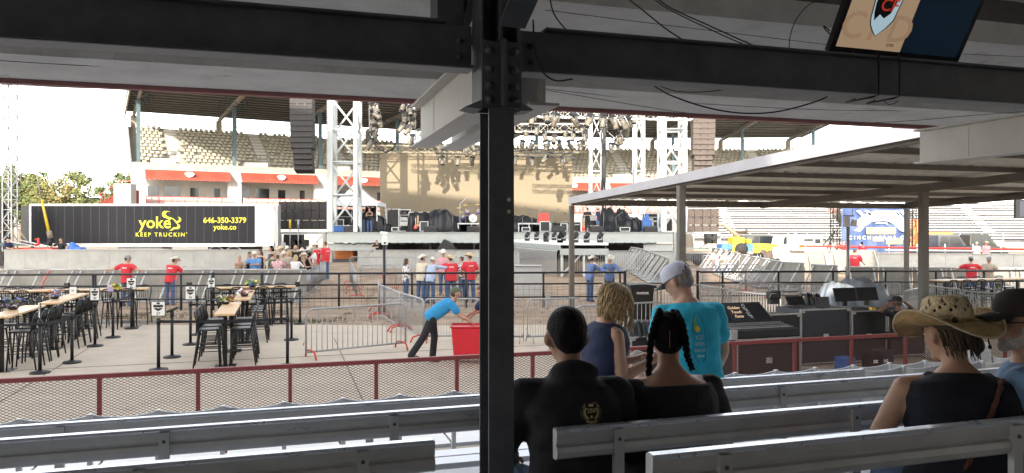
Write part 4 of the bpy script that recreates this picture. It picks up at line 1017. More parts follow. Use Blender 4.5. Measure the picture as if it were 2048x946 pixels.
# drum riser + kit
def riser(pxa, pxb, Y, h, label):
    a = ondeck(pxa, Y); b_ = ondeck(pxb, Y); r_ = empty('drum_riser', ((a.x+b_.x)/2, Y+1, ZD), 0, label, 'riser')
    mb = MB(); mb.b2((a.x, Y, ZD+h-.10), (b_.x, Y+2.2, ZD+h)); mb.build('riser_top', 'galv_white', r_)
    for x in (a.x+.05, b_.x-.05, a.x+(b_.x-a.x)*.33, a.x+(b_.x-a.x)*.66):
        mb = MB(); mb.b2((x-.04, Y+.02, ZD), (x+.04, Y+.1, ZD+h-.1)); mb.build('leg', 'galv_white', r_)
    return r_
riser(915, 1000, 54.5, .65, 'white edged riser under the drum kit partly behind the column')
RZ = riser(1036, 1103, 54.5, .65, 'white edged riser under the red keyboard right of the column')
DK = empty('drum_kit', ondeck(945, 55.4)+V(0,0,.65), 0, 'drum kit with a white bass drum and purple toms on the riser', 'drums')
zd = ZD+.66; rx = Matrix.Rotation(R(90), 3, 'X')
p = ondeck(946, 55.3); mb = MB(); mb.lathe([(.30,-.22),(.31,-.22),(.31,.22),(.30,.22)], (p.x, 55.5, zd+.33), 20, rx); mb.build('bass_drum_shell', 'galv', DK)
mb = MB(); mb.lathe([(.295,0),(.295,.01)], (p.x, 55.275, zd+.33), 20, rx); bd = mb.build('bass_drum_head', 'white_paint', DK)
mb = MB(); mb.bar((p.x-.02,55.25,zd+.2),(p.x-.02,55.25,zd+.45),.03); mb.box((p.x+.08,55.25,zd+.3),(.07,.01,.07)); mb.build('head_print', 'print_black', bd)
defm('purple_drum', (.20,.10,.42), .3, var=.1)
for px_, z in ((935,.80),(957,.84),(925,.45)):
    q = ondeck(px_, 55.4); mb = MB(); mr_ = Matrix.Rotation(R(60), 3, 'X'); mb.lathe([(.17,-.13),(.17,.13)], (q.x, 55.5, zd+z), 14, mr_); t_ = mb.build('tom_drum', 'purple_drum', DK)
    mb = MB(); mb.lathe([(.165,0),(.165,.01)], V(q.x,55.5,zd+z)+mr_@V(0,0,.135), 14, mr_); mb.build('tom_head', 'purlin', t_)
for px_, z, r_ in ((918,1.15,.26),(931,1.35,.24),(955,1.40,.26),(968,1.2,.28),(922,.8,.2)):
    q = ondeck(px_, 55.6); mb = MB(); mb.lathe([(r_,0),(.04,.03),(.0,.045)], (q.x, 55.7, zd+z), 14, Matrix.Rotation(R(20), 3, 'X')); cy = mb.build('cymbal', mat('brass', (.55,.42,.18), .3, .8), DK)
    mb = MB(); mb.tube((q.x,55.72,zd),(q.x,55.72,zd+z), .018); mb.build('stand', 'galv', cy)
mb = MB(); q0 = ondeck(920,55.2); mb.path([V(q0.x,55.2,zd),V(q0.x,55.2,zd+1.4),V(q0.x+.5,55.2,zd+1.9)], .03, 6); mb.build('boom_stand', 'galv_white', DK)
# guitars
def guitar(px_, Y, z, m, label, sc=1.0, lean=0.1):
    p = ondeck(px_, Y); r_ = empty('guitar', (p.x, Y, z), 0, label, 'guitar')
    mb = MB(); out = [(0,0),(.13,.02),(.19,.12),(.16,.22),(.11,.28),(.13,.36),(.10,.43),(0,.42),(-.10,.43),(-.13,.36),(-.11,.28),(-.16,.22),(-.19,.12),(-.13,.02)]
    mb.prism([(x*sc, zz*sc) for x, zz in out], V(1,0,0), V(0,.07,0), (p.x, Y, z+.05)); mb.build('body', m, r_)
    mb = MB(); mb.b2((p.x-.03*sc, Y-.02, z+.3*sc), (p.x+.03*sc, Y+.02, z+1.02*sc)); mb.build('neck', 'wood_top', r_)
    mb = MB(); mb.b2((p.x-.045*sc, Y-.02, z+1.02*sc), (p.x+.045*sc, Y+.02, z+1.17*sc)); mb.build('headstock', 'black_plastic', r_)
guitar(831.5, 54.2, ZD, 'red_paint', 'red electric guitar standing by the road case'); guitar(836, 54.25, ZD, 'wood_top', 'wooden guitar standing just right of the red one', 1.15)
guitar(1168, 54.0, ZD, 'red_paint', 'red guitar standing left of the man in black on stage'); 
mb = MB(); q = ondeck(1087, 55.2); mb.box((q.x, 55.2, zd+.35), (.85,.35,.75), 0); o = mb.build('keyboard_case', 'red_paint', bevel=.02); tag(o, 'red upright cabinet on the riser right of the column', 'cabinet')
mb = MB(); mb.path([V(q.x-.5,55,zd), V(q.x-.3,55,zd+.9), V(q.x-.1,55,zd+1.1)], .03, 6); mb.build('stand', 'purlin', o)
lump('blue_cloth', ondeck(1294, 54.4), (.8,.5,1.35), 'tarp_blue', 'bright blue cloth draped over the rack near the right tower', 11, 'cloth')
for i, px_ in enumerate((770,822,880,905,1045,1064,1104,1142,1160,1207,1232,1262,1284)):
    p = ondeck(px_, 53.4+.5*(i % 3)); mb = MB(); h = (1.35,1.1,1.55)[i % 3]; mb.tube(p, p+V(0,0,.03), .14, n=10); mb.tube(p, p+V(0,0,h), .022, n=6); mb.tube(p+V(0,0,h), p+V(.45*(-1)**i,0,h+.28), .02, n=6); mb.ell(p+V(.45*(-1)**i,0,h+.28), (.05,.05,.06), None, 8, 5)
    tag(mb.build('microphone_stand', 'lamp_steel'), f'{nth(i)} microphone stand from the left along the stage', 'microphone stand', 'microphone stands along the stage')
for i, px_ in enumerate((790,848,852,900,1052,1090,1128,1215,1250,1312)):
    case(px_, 53.6+.35*(i % 4), .45+.12*(i % 3), .32+.14*(i*7 % 4), f'{nth(i)} small equipment case from the left near the stage front', ('case_dark','case_slate','black_plastic')[i % 3], d=.4, name='equipment_case')
# blue coolers
for i, px_ in enumerate((676, 692)):
    p = ondeck(px_, 53.2); r_ = empty('storage_tote', p, 0, ['blue storage tote left of another at the left tower foot','blue storage tote right of its twin at the left tower foot'][i], 'tote')
    mb = MB(); mb.b2((p.x-.32,53.2,ZD),(p.x+.32,53.7,ZD+.42)); mb.build('tub', 'tarp_blue', r_, bevel=.03); mb = MB(); mb.b2((p.x-.34,53.18,ZD+.425),(p.x+.34,53.72,ZD+.48)); mb.build('lid', 'galv_white', r_)
mb = MB()
p = at(898, 493, 51); r_ = mb.prism([(0,0),(1.5,0),(1.1,.55),(.55,.85)], V(1,0,0), V(0,1.0,0), (p.x-.9, 50.8, 1.22)); o = mb.build('speaker_wedge', 'case_dark', bevel=.03); tag(o, 'large dark wedge case leaning under the stage left of the column', 'case')
mb = MB(); p = at(870,491,58); mb.box((p.x, 58.2, 1.2), (10, .3, 1.6)); o = mb.build('cargo_stack', 'purlin', None); tag(o, 'pale stacked cargo seen under the stage deck', 'cargo')
# orange generator under left of stage
OG = empty('generator', at(688, 510, 53), 0, 'orange generator box standing under the left end of the stage', 'generator')
a = at(670, 503, 53); b_ = at(706, 518, 53); mb = MB(); mb.b2((a.x, 53, .62), (b_.x, 54, 1.22)); mb.build('housing', 'orange_paint', OG, bevel=.04)
mb = MB()
for k in range(2): mb.box((a.x+.3+.7*k, 52.985, .95), (.12,.03,.05))
mb.build('latch_row', 'steel_dark', OG); mb = MB(); mb.b2((a.x-.1, 52.9, .46), (b_.x+.1, 54.1, .61)); mb.build('skid', 'steel_dark', OG)
# ------------------------------------------------------------ thrust (catwalk) with lamps
TC = empty('stage_thrust', at(1120, 520, 42), 0, 'pale catwalk running out from the stage with white legs and a bar railing', 'catwalk')
ya, yb = 38.0, 50.5; x0a, x1a = at(1120,0,ya).x, at(1217,0,ya).x
xl_ = lambda Y: at(1120,0,ya).x - (Y-ya)*.26; xr_ = lambda Y: at(1217,0,ya).x + (Y-ya)*.0
zt_ = 2.05
mb = MB(); vs = [V(xl_(ya),ya,zt_), V(xr_(ya),ya,zt_), V(xr_(yb),yb,zt_), V(xl_(yb),yb,zt_)]; mb.add(vs+[v-V(0,0,.12) for v in vs], [(0,1,2,3),(7,6,5,4),(0,4,5,1),(1,5,6,2),(2,6,7,3),(3,7,4,0)]); mb.build('thrust_deck', 'white_paint', TC)
mb = MB(); mb.b2((xl_(ya), ya-.05, zt_-.62), (xr_(ya), ya+.1, zt_-.3)); mb.build('front_beam', 'stage_beam', TC)
mb = MB(); mb.bar((xl_(ya), ya, zt_-.25), (xl_(yb), yb, zt_-.25), .08, .26); mb.build('side_beam', 'stage_beam', TC)
for x in (xl_(ya)+.1, xr_(ya)-.1, (xl_(ya)+xr_(ya))/2):
    mb = MB(); mb.b2((x-.06, ya+.1, .3), (x+.06, ya+.2, zt_-.62)); mb.build('leg', 'white_tube', TC)
for (xa, xb) in ((xl_(ya)+.1, xl_(ya)+1.1), (xr_(ya)-.1, xr_(ya)-1.1)):
    mb = MB(); mb.bar((xa, ya+.3, .4), (xb, ya+.3, zt_-.62), .09); mb.build('diagonal', 'white_tube', TC)
mb = MB(); 
Y = ya+.2
while Y < yb: mb.bar((xl_(Y)-.12, Y, .35), (xl_(Y)-.12, Y, zt_-.42), .022); Y += .13
mb.bar((xl_(ya)-.12, ya+.2, zt_-.42), (xl_(yb)-.12, yb, zt_-.42), .05); mb.bar((xl_(ya)-.12, ya+.2, .5), (xl_(yb)-.12, yb, .5), .05)
x = xl_(ya)
while x < xr_(ya)+3.0: mb.bar((x, ya+.8, .33), (x, ya+.8, 1.5), .02); x += .12
mb.build('bar_railing', 'galv_white', TC)
for i, px_ in enumerate((1039,1054,1073,1091,1108,1094,1118,1127,1151,1173,1200)):
    py = (472,474,471,470,471,476,480,472,478,478,480)[i]
    Y = 1490*(EYE-zt_-.02)/max(4, (py+9-HY)); Y = min(max(Y, 38.6), 49.5); p = V((px_-CX)/F*Y, Y, zt_)
    p.x = max(p.x, xl_(Y)+.2)
    lab = f'{nth(i)} floor lamp from the left along the white catwalk'
    r_ = empty('floor_lamp', p, 0, lab, 'lamp', 'floor lamps along the catwalk')
    mb = MB(); mb.box(p+V(0,0,.07), (.30,.25,.14)); mb.build('base', 'black_plastic', r_, bevel=.02)
    mb = MB(); mb.box(p+V(-.13,0,.26), (.03,.1,.26)); mb.box(p+V(.13,0,.26), (.03,.1,.26)); mb.build('yoke', 'black_plastic', r_)
    mb = MB(); mm = Matrix.Rotation(R(35), 3, 'Y') @ Matrix.Rotation(R(-40), 3, 'X'); mb.lathe([(.08,-.15),(.12,-.1),(.11,.1),(.14,.17)], p+V(0,0,.34), 10, mm); mb.build('head', 'case_dark', r_)
# ============================================================ TRAILER
TRL = empty('truck_trailer', at(310, 500, 50.5)*1.0, 0, 'long black box trailer with yellow bull logo and phone number parked behind the arena wall', 'trailer')
Yt = 50.0; a = at(60, 408, Yt); b_ = at(512, 487, Yt); zt0, zt1 = b_.z, a.z
mb = MB(); mb.b2((a.x, Yt, zt0), (b_.x, Yt+2.55, zt1)); mb.build('box_body', 'trailer_dark', TRL)
mb = MB(); mb.b2((a.x-.02, Yt-.03, zt1-.13), (b_.x+.02, Yt+2.6, zt1+.02)); mb.build('top_rail', 'white_paint', TRL)
mb = MB(); mb.b2((a.x-.02, Yt-.03, zt0-.21), (b_.x+1.2, Yt+2.6, zt0+.01)); br = mb.build('bottom_rail', 'white_paint', TRL)
mb = MB()
for k in range(12): x = a.x+.6+k*1.28; mb.b2((x, Yt-.036, zt0-.07), (x+.32, Yt-.031, zt0-.04))
defm('reflector', (.45,.20,.18), .4, var=0); mb.build('reflector_strip', 'reflector', br)
mb = MB(); mb.b2((a.x-.04, Yt-.04, zt0-.2), (a.x+.10, Yt+.1, zt1)); mb.build('corner_post', 'white_paint', TRL)
mb = MB()
for k in range(1, 26): x = a.x+(b_.x-a.x)*k/26; mb.b2((x-.01, Yt-.006, zt0+.01), (x+.01, Yt-.001, zt1-.14))
defm('trailer_seam', (.028,.03,.038), .35, var=0); mb.build('panel_ribs', 'trailer_seam', TRL)
mb = MB(); c0 = at(510, 0, Yt-.06).x; c1 = at(548, 0, Yt-.06).x; mb.b2((c0, Yt-.10, zt0-.16), (c1, Yt-.04, zt1-.02)); dr = mb.build('open_door', 'white_paint', TRL, bevel=.04)
mb = MB()
for k in range(4): 
    for x in (c0+.08, c1-.1): mb.b2((x, Yt-.112, zt0+.1+k*.6), (x+.05, Yt-.101, zt0+.14+k*.6))
mb.build('hinge_bolts', 'galv', dr)
mb = MB(); mb.b2((c1+.03, Yt+.0, zt0-.2), (c1+.25, Yt+.6, zt1-.05)); mb.build('rear_frame', 'galv', TRL)
for px_ in (430, 466):
    w_ = empty('wheel', at(px_, 497, Yt+.1), 0); w_.parent = TRL; w_.location = TRL.matrix_basis.inverted() @ V(at(px_,0,Yt).x, Yt+.25, .98)
    c = V(at(px_,0,Yt).x, Yt+.25, .98); mb = MB(); mb.lathe([(.3,-.14),(.50,-.14),(.53,-.10),(.53,.14),(.3,.14)], c, 22, Matrix.Rotation(R(90), 3, 'X')); mb.build('tyre', 'rubber', w_)
    mb = MB(); mb.lathe([(0,.10),(.18,.09),(.30,.145),(.31,.12),(.0,.02)], c, 18, Matrix.Rotation(R(90), 3, 'X')); mb.build('rim', 'galv', w_)
    mb = MB(); mb.path([c+V(.62*math.cos(R(t)), -.1, .60*math.sin(R(t))) for t in range(10, 171, 16)], .045, 6); mb.build('mudguard', 'galv', w_)
mb = MB(); x0 = at(410,0,Yt).x; mb.b2((x0, Yt+.5, .95), (b_.x-.3, Yt+2.2, zt0-.22)); mb.build('axle_frame', 'rubber', TRL)
mb = MB(); x0 = at(290,0,Yt).x; mb.b2((x0-5, Yt+.1, zt0-.45), (x0+1.5, Yt+.2, zt0-.36)); mb.b2((x0-2, Yt+.3, .9), (x0+1.0, Yt+1.8, zt0-.25)); mb.build('landing_gear', 'galv', TRL)
# lettering: pixel based placement on the flat side
def side_text(t, px_, py, size_px, parent, m='yellow_print', bold=.008, sp=1.0):
    s = size_px/F*Yt; c = at(px_, py, Yt-.012); c.y = Yt-.012
    mb = MB(); text_into(mb, t, s, c, (1,0,0), (0,0,1), .002, bold*s*.9, sp); return mb.build('lettering', m, parent, fix=False)
side_text('yoke', 310, 446, 33, TRL, bold=.016, sp=1.0)
side_text("KEEP TRUCKIN'", 322.5, 469.5, 11.2, TRL, bold=.012, sp=1.38)
side_text('646-350-3379', 449.5, 441, 15.6, TRL, bold=.014, sp=.98)
side_text('yoke.co', 450, 454.5, 14.5, TRL, bold=.014)
# bull logo from outline (zoom 6.83x at 260,400)
def zpoly(pts, name, m):
    mb = MB(); vs = [V((260+x/6.827-CX)/F*Yt, Yt-.014, EYE-(400+y/6.827-HY)/F*Yt) for x, y in pts]
    mb.add(vs, [tuple(range(len(vs)))]); mb.add([v+V(0,.006,0) for v in vs], [tuple(range(len(vs)))]); return mb.build(name, m, TRL, fix=False)
zpoly([(552,158),(505,150),(470,148),(445,165),(437,195),(445,222),(465,240),(490,245),(525,262),(528,276),(550,276),(560,255),(585,262),(610,285),(620,305),(640,312),(675,305),(697,285),(700,262),(685,240),(660,228),(672,250),(672,270),(655,285),(630,288),(605,262),(575,243),(540,235),(510,222),(490,200),(490,175),(510,162)], 'bull_logo', 'yellow_print')
zpoly([(622,308),(640,325),(655,345),(650,360),(630,372),(600,370),(580,385),(560,405),(540,417),(575,415),(600,398),(625,397),(660,395),(682,380),(685,350),(672,333),(650,322)], 'bull_logo', 'yellow_print')
# tractor front part behind lattice tower
mb = MB(); a2 = at(30, 408, 51); mb.b2((at(36,0,50.5).x, 50.8, zt0-.1), (at(58,0,50.5).x, 53, zt1-.1)); mb.build('front_wall', 'black_plastic', TRL)
# ============================================================ lattice tower far left
TW = empty('lattice_tower', at(20, 500, 46), 0, 'tall slim lattice tower on a black base at the far left edge', 'tower')
mb = MB(); p = at(20, 495, 46); truss_geo(mb, V(p.x, 46, 1.4), V(p.x, 46, 13.5), .55, .62, .03); mb.build('mast', 'galv', TW, fix=False)
mb = MB(); truss_geo(mb, V(p.x-1.2, 46, 12.2), V(p.x+2.0, 46, 12.2), .25, .4, .02); mb.build('head_arm', 'galv', TW, fix=False)
mb = MB(); mb.b2((p.x-.9, 45.2, 1.75), (p.x+1.9, 46.8, 1.88)); mb.build('base_frame', 'teal_steel', TW)
for dx in (-.8, .35, 1.75): mb = MB(); mb.b2((p.x+dx, 45.3, .45), (p.x+dx+.12, 45.45, 1.749)); mb.build('base_leg', 'teal_steel', TW)
for q in ((p.x+1.6, 45.3, 1.9), (p.x+.75, 45.2, 1.9), (p.x-1.0, 45.5, 1.9)): mb = MB(); mb.tube((p.x+.15, 46, 3.2), q, .05); mb.build('outrigger', 'tan_fabric', TW)
BM = empty('crane_boom', at(98, 490, 48), 0, 'thin yellow crane boom leaning in front of the black trailer', 'crane')
mb = MB(); mb.path([at(67,318,48), at(83,398,48)], [.03,.05], 6); mb.build('fly_jib', 'galv', BM)
mb = MB(); mb.path([at(83,398,48), at(99,470,48)], [.06,.10], 8); mb.build('boom', 'yellow_paint', BM)
mb = MB(); mb.path([at(98,462,48), at(101,477,48)], .16, 8); mb.build('boom_head', 'tan_fabric', BM); mb = MB(); mb.path([at(100,476,48), at(99,497,48)], .16, 8); mb.build('pedestal', 'black_plastic', BM)
# steel stair / red flatbed on the left behind the wall
FB = empty('flatbed_trailer', at(70,500,45), 0, 'low red flatbed with grey ramps behind the left end of the arena wall', 'trailer')
mb = MB(); a = at(33, 497, 45); b_ = at(112, 501, 45); mb.b2((a.x, 44.6, b_.z-.05), (b_.x, 46.5, a.z+.03)); mb.build('bed', 'red_paint', FB)
mb = MB(); mb.bar(at(20,483,45), at(80,494,45), .06); mb.build('ramp', 'galv', FB); mb = MB(); mb.bar(at(40,480,45), at(103,494,45), .06); mb.build('ramp', 'galv', FB)
mb = MB(); mb.path([at(71,480,45), at(76,477,45), at(78,488,45), at(70,490,45)], .08, 6); mb.build('winch_strap', 'red_paint', FB)
lump('tarp', at(152, 500, 45)+V(0,0,-.02), (1.1,.8,.5), 'tarp_blue', 'light blue plastic sheet heap behind the arena wall beside the man in black', 31)
mb = MB(); p = at(2, 455, 47); mb.b2((p.x-1.2, 47, .45), (p.x+.15, 48, 4.5)); tag(mb.build('speaker_tower', 'pa_box'), 'dark box tower cut by the left edge of the picture', 'tower')
# ============================================================ arena walls
def wall(pts, top, label, m='concrete_wall', pw=1.22, th=.12, endcut=None):
    """pts: ground polyline [(px,Y)], top height"""
    P = [gnd(px_, Y, ground_z(Y)) for px_, Y in pts]; r_ = empty('arena_wall', P[0].lerp(P[-1], .5), 0, label, 'wall', 'low concrete walls round the arena')
    for i in range(len(P)-1):
        a, b_ = P[i], P[i+1]; d = (b_-a); L = d.length; d.normalize(); n = max(1, round(L/pw)); nn = V(d.y, -d.x, 0)
        for k in range(n):
            p0 = a+d*(L*k/n+.006); p1 = a+d*(L*(k+1)/n-.006); mb = MB()
            z1 = top
            vs = [p0, p1, p1+nn*-th, p0+nn*-th]; vs = [V(v.x, v.y, min(v.z, .3)) for v in vs]+[V(v.x, v.y, z1) for v in vs]
            mb.add(vs, [(0,1,2,3),(4,7,6,5),(0,4,5,1),(1,5,6,2),(2,6,7,3),(3,7,4,0)]); mb.build('wall_panel', m, r_)
        mb = MB(); mb.bar(V(a.x,a.y,top+.015), V(b_.x,b_.y,top+.015), .16, .03); mb.build('cap_rail', 'galv', r_)
    return r_
wall([(8,42),(640,42)], 1.57, 'long pale arena wall in the shade in front of the black trailer')
wall([(715,44),(985,44),(1034,39)], 1.50, 'arena wall in front of the stage behind the group in cowboy hats', 'concrete_wall')
wall([(1216,45),(1348,45)], 1.42, 'short arena wall under the right end of the stage')
wall([(1560,46),(1760,46),(2120,44)], 1.25, 'arena wall on the right running behind the standing men in red shirts')
wall([(1030,30),(1084,30)], 1.25, 'pale flat topped panel wall just right of the column behind the pipe fence', 'galv_white', pw=1.5, th=1.2)
# ============================================================ crowd barriers (angled back legs)
defm('barrier_sheet', (.25,.24,.215), .6, .2, var=.2, scale=3, stain=((.15,.14,.12), 2, .6))
def make_mojo():
    r_ = empty('crowd_barrier', (0,0,0), 0, 'x', 'barrier')
    mb = MB(); mb.b2((.01,-.02,.04),(1.29,0,1.16)); mb.build('front_sheet', 'barrier_sheet', r_, bevel=.004)
    mb = MB(); mb.tube((0,-.01,1.17),(1.30,-.01,1.17), .03); mb.build('top_tube', 'galv_white', r_)
    for x in (.16, 1.10):
        mb = MB(); mb.bar((x,-.03,1.12), (x-.10,-.78,.04), .05); mb.build('brace', 'galv_white', r_)
        mb = MB(); mb.bar((x,-.03,.03), (x,-.80,.03), .05, .03); mb.build('foot_bar', 'galv', r_)
    mb = MB(); mb.b2((0,-1.0,0),(1.29,-.02,.02)); mb.build('tread_plate', 'galv', r_)
    return r_
mj = make_mojo(); mjT = tree_of(mj); mju = [False]
mjr = None
def place_mojo(P, d, label, red=False):
    rz = math.atan2(d.y, d.x)
    if not mju[0]: o = mj; o.location = P; o.rotation_euler = (0,0,rz); o['label'] = label; o['group'] = 'crowd barriers with sloping back braces'; mju[0] = True
    else: o = dup(mjT, P, rz, label, 'crowd barriers with sloping back braces')
    if red:
        c = [k for k in kids(o) if k.name.startswith('brace')][0]; c.data = c.data.copy(); c.data.materials[0] = M['red_tape']
    return o
defm('red_tape', (.62,.16,.14), .6, var=.25, scale=14)
def mojo_row(pts, labfmt, redset=(), flip=False, pitch=1.31):
    P = [gnd(px_, Y, ground_z(Y)) for px_, Y in pts]; i = 0; k = 0; pos = P[0]; 
    for i in range(len(P)-1):
        d = (P[i+1]-P[i]); L = d.length; d.normalize(); n = max(1, round(L/pitch))
        for j in range(n):
            q = P[i]+d*(L*j/n)
            dd = d
            if flip: q = P[i]+d*(L*(j+1)/n); dd = -d
            place_mojo(V(q.x, q.y, ground_z(q.y)), dd, labfmt.format(nth(k)), k in redset); k += 1
mojo_row([(-40,29),(612,29)], '{} barrier from the left in the straight row behind the bar tables', {2,6,10,14,16})
mojo_row([(1262,47),(1300,40),(1338,35)], '{} barrier from the far end of the curve behind the two cowboys')
mojo_row([(1425,45),(1480,38),(1560,33),(1690,30.2),(2100,29.6)], '{} barrier from the far end in the long sunlit curve on the right')
mojo_row([(1610,41),(1760,41.5)], '{} barrier in the distant row left of the blue banner')
# ============================================================ pipe fence with welded wire
PF = empty('pipe_fence', V(0, 26, 0), 0, 'black pipe fence with three rails and thin wire mesh along the arena dirt', 'fence')
def pf(px_, z=0): 
    r = (px_-CX)/F; Y = 26.0/(1-.0700*r); return V(r*Y, Y, z)
H1, H2, H3 = 1.22, .83, .37
posts = [(-60),(-20),186,191,362,426,524,678,824,932,1087,1240,1250,1445,1557,1666,1771,1872,1968,2070]
for (a, b_) in ((-80, 1250), (1400, 2120)):
    for z, r in ((H1,.036),(H2,.03),(H3,.026)):
        mb = MB(); mb.tube(pf(a, z), pf(b_, z), r, n=8); mb.build('rail', 'black_paint', PF)
for p in posts: mb = MB(); mb.tube(pf(p, 0), pf(p, H1-.03), .037); mb.build('post', 'black_paint', PF)
for p in (426, 524, 1250, 1395): mb = MB(); mb.tube(pf(p, 0), pf(p, H1+.05), .055); mb.build('gate_post', 'black_paint', PF)
mb = MB(); mb.tube(pf(1395, H1+.02), pf(1400, H1+.02), .03)
WX = .20
L = (pf(2100)-pf(-70)).length; d = (pf(2100)-pf(-70)).normalized(); s = 0
while s < L:
    q = pf(-70)+d*s; 
    rr = (q.x/q.y)*F+CX
    if not (1262 < rr < 1395): mb.bar(q+V(0,.04,.03), q+V(0,.04,H2), .006)
    s += WX
for k in range(5):
    z = .06+k*.19
    mb.bar(pf(-70,z)+V(0,.045,0), pf(1250,z)+V(0,.045,0), .006); mb.bar(pf(1400,z)+V(0,.045,0), pf(2100,z)+V(0,.045,0), .006)
mb.build('wire_mesh', 'black_metal', PF)
# ============================================================ lamp post / small pole devices
def pole(px_, Y, ytop, label, w_=.045, m='black_paint', head=True, z0=0.0):
    p = gnd(px_, Y, z0); r_ = empty('access_point_pole', p, 0, label, 'pole'); zt = at(0, ytop, Y).z
    mb = MB(); mb.tube(p, V(p.x, Y, zt), w_, n=10); mb.tube(p, p+V(0,0,.02), w_*2.5, n=12); mb.build('pole', m, r_)
    if head:
        mb = MB(); mb.box((p.x+.02, Y, zt+.12), (.20,.12,.34)); mb.build('white_box', 'white_paint', r_, bevel=.02)
        mb = MB(); mb.box((p.x+.0, Y-.02, zt+.34), (.26,.10,.10), 0, 0, R(8)); mb.build('antenna', 'white_paint', r_, bevel=.02)
        mb = MB(); mb.box((p.x+.03, Y-.065, zt+.02), (.06,.02,.06)); mb.build('camera_eye', 'black_plastic', r_)
pole(768.5, 24.6, 487, 'black pole with a white camera box on top left of the cowboy group')
r_ = pole(1696, 25.2, 446, 'grey pole with white boxes in front of the blue banner', .055, 'galv', False)
for dx, dz, lab in ((-.03, 0,''),):
    p = gnd(1700, 25.2); zt = at(0,446,25.2).z
    AP = empty('antenna_head', V(p.x, 25.2, zt), 0, 'white antenna boxes on the grey pole before the banner', 'antenna')
    mb = MB(); mb.box((p.x-.12,25.2,zt+.03),(.20,.12,.34)); mb.build('box', 'white_paint', AP, bevel=.02); mb = MB(); mb.box((p.x+.13,25.2,zt+.0),(.18,.12,.22),0,0,R(12)); mb.build('box', 'white_paint', AP, bevel=.02)
    mb = MB(); mb.box((p.x-.05,25.2,zt+.24),(.34,.10,.05)); mb.build('bracket', 'galv', AP)
    for dx in (-.2,.08): mb = MB(); mb.tube((p.x+dx,25.2,zt+.26),(p.x+dx,25.2,zt+.46),.012); mb.build('aerial', 'white_paint', AP)
mb = MB(); p = gnd(1096, 25.6); mb.box((p.x,25.6,.32),(.16,.14,.36)); o = mb.build('junction_box', 'galv', bevel=.01); tag(o, 'small grey junction box on the pipe fence just right of the column', 'electrical box'); mb = MB(); mb.tube((p.x,25.62,0),(p.x,25.62,.14),.03); mb.build('conduit', 'galv', o)
# ============================================================ steel bike barricades
def make_bike(foot_m, name='steel_barricade'):
    r_ = empty(name, (0,0,0), 0, 'x', 'barricade'); Wd, Hh = 2.26, 1.04
    mb = MB(); rr = .022; c = .12
    mb.path([(0,0,.12),(0,0,Hh-c),(.03,0,Hh-.04),(c,0,Hh),(Wd-c,0,Hh),(Wd-.03,0,Hh-.04),(Wd,0,Hh-c),(Wd,0,.12)], rr, 8); mb.tube((0,0,.14),(Wd,0,.14), rr); mb.build('frame', 'galv', r_)
    mb = MB()
    for k in range(1, 20): x = Wd*k/20; mb.tube((x,0,.14),(x,0,Hh), .008, n=5)
    mb.build('bars', 'galv', r_)
    for x in (.10, Wd-.10):
        mb = MB(); mb.path([(x,-.30,0),(x,-.24,.13),(x,-.1,.17),(x,.1,.17),(x,.24,.13),(x,.30,0)], .020, 7); mb.build('foot', foot_m, r_)
    mb = MB(); mb.path([(0,0,.35),(-.05,0,.35),(-.06,0,.28)], .010, 6); mb.path([(0,0,.85),(-.05,0,.85),(-.06,0,.78)], .010, 6); mb.build('hooks', 'galv', r_)
    return r_
bkR = make_bike('red_paint'); bkS = make_bike('galv'); bkRT = tree_of(bkR); bkST = tree_of(bkS); used = {'r': False, 's': False}
def bike(a, b_, label, red=True, z=None):
    """a, b ground points as (px, Y)"""
    A = gnd(*a); B = gnd(*b_); d = B-A; rz = math.atan2(d.y, d.x); k = 'r' if red else 's'; A.z = ground_z(A.y)
    if not used[k]: o = bkR if red else bkS; o.location = A; o.rotation_euler = (0,0,rz); used[k] = True; o['label'] = label; o['group'] = 'steel barricades'
    else: o = dup(bkRT if red else bkST, A, rz, label, 'steel barricades')
    o.scale = (d.length/2.26, 1, 1); return o
bike((612,15.7),(811,17.1),'steel barricade standing alone on the concrete left of the man pushing the bin')
bike((757,25.0),(757.5,22.9),'farthest barricade of the run leading back to the pipe fence')
bike((759,22.9),(800,19.9),'second barricade of the run, behind the lone front barricade')
bike((801,19.9),(847,18.0),'third barricade of the run, left of the frontal one by the column')
bike((849,18.1),(959,18.2),'frontal barricade behind the man pushing the red bin')
bike((962,18.2),(1047,18.0),'barricade behind the dark column', False)
bike((1055,18.0),(1160,18.4),'barricade right of the column with its feet on the concrete', False)
bike((1118,16.3),(1160,15.0),'barricade starting at the left canopy post and coming forward', False)
bike((1150,16.4),(1325,17.4),'dark looking barricade behind the blonde woman', False)
bike((1262,24.0),(1315,22.5),'barricade behind the grey wheeled bin')
bike((1322,22.4),(1450,23.0),'barricade behind the man in the turquoise shirt')
bike((1400,22.6),(1462,21.0),'barricade just right of the man in turquoise')
bike((1456,20.6),(1561,19.0),'sloping barricade above the mixing console with a pink tag')
bike((1478,23.8),(1600,23.0),'barricade directly behind the one with the pink tag')
bike((1566,23.0),(1688,23.0),'frontal barricade in the sun left of the grey pole')
bike((1694,23.2),(1800,23.4),'frontal barricade in the sun right of the grey pole')
bike((1566,16.9),(1646,17.0),'near barricade between the console and the silver tarp', False)
bike((1652,18.7),(1806,18.9),'barricade above the silver tarp', False)
bike((1806,20.4),(1838,21.5),'barricade between the two canopy posts', False)
bike((1851,22.6),(1922,20.9),'barricade in front of the far bar table, left one')
bike((1926,20.6),(2030,19.2),'barricade in front of the far bar table, right one')
bike((1852,19.0),(1952,19.2),'near frontal barricade left of the bearded man cap')
bike((1956,19.0),(2080,18.9),'near frontal barricade behind the bearded man cap')
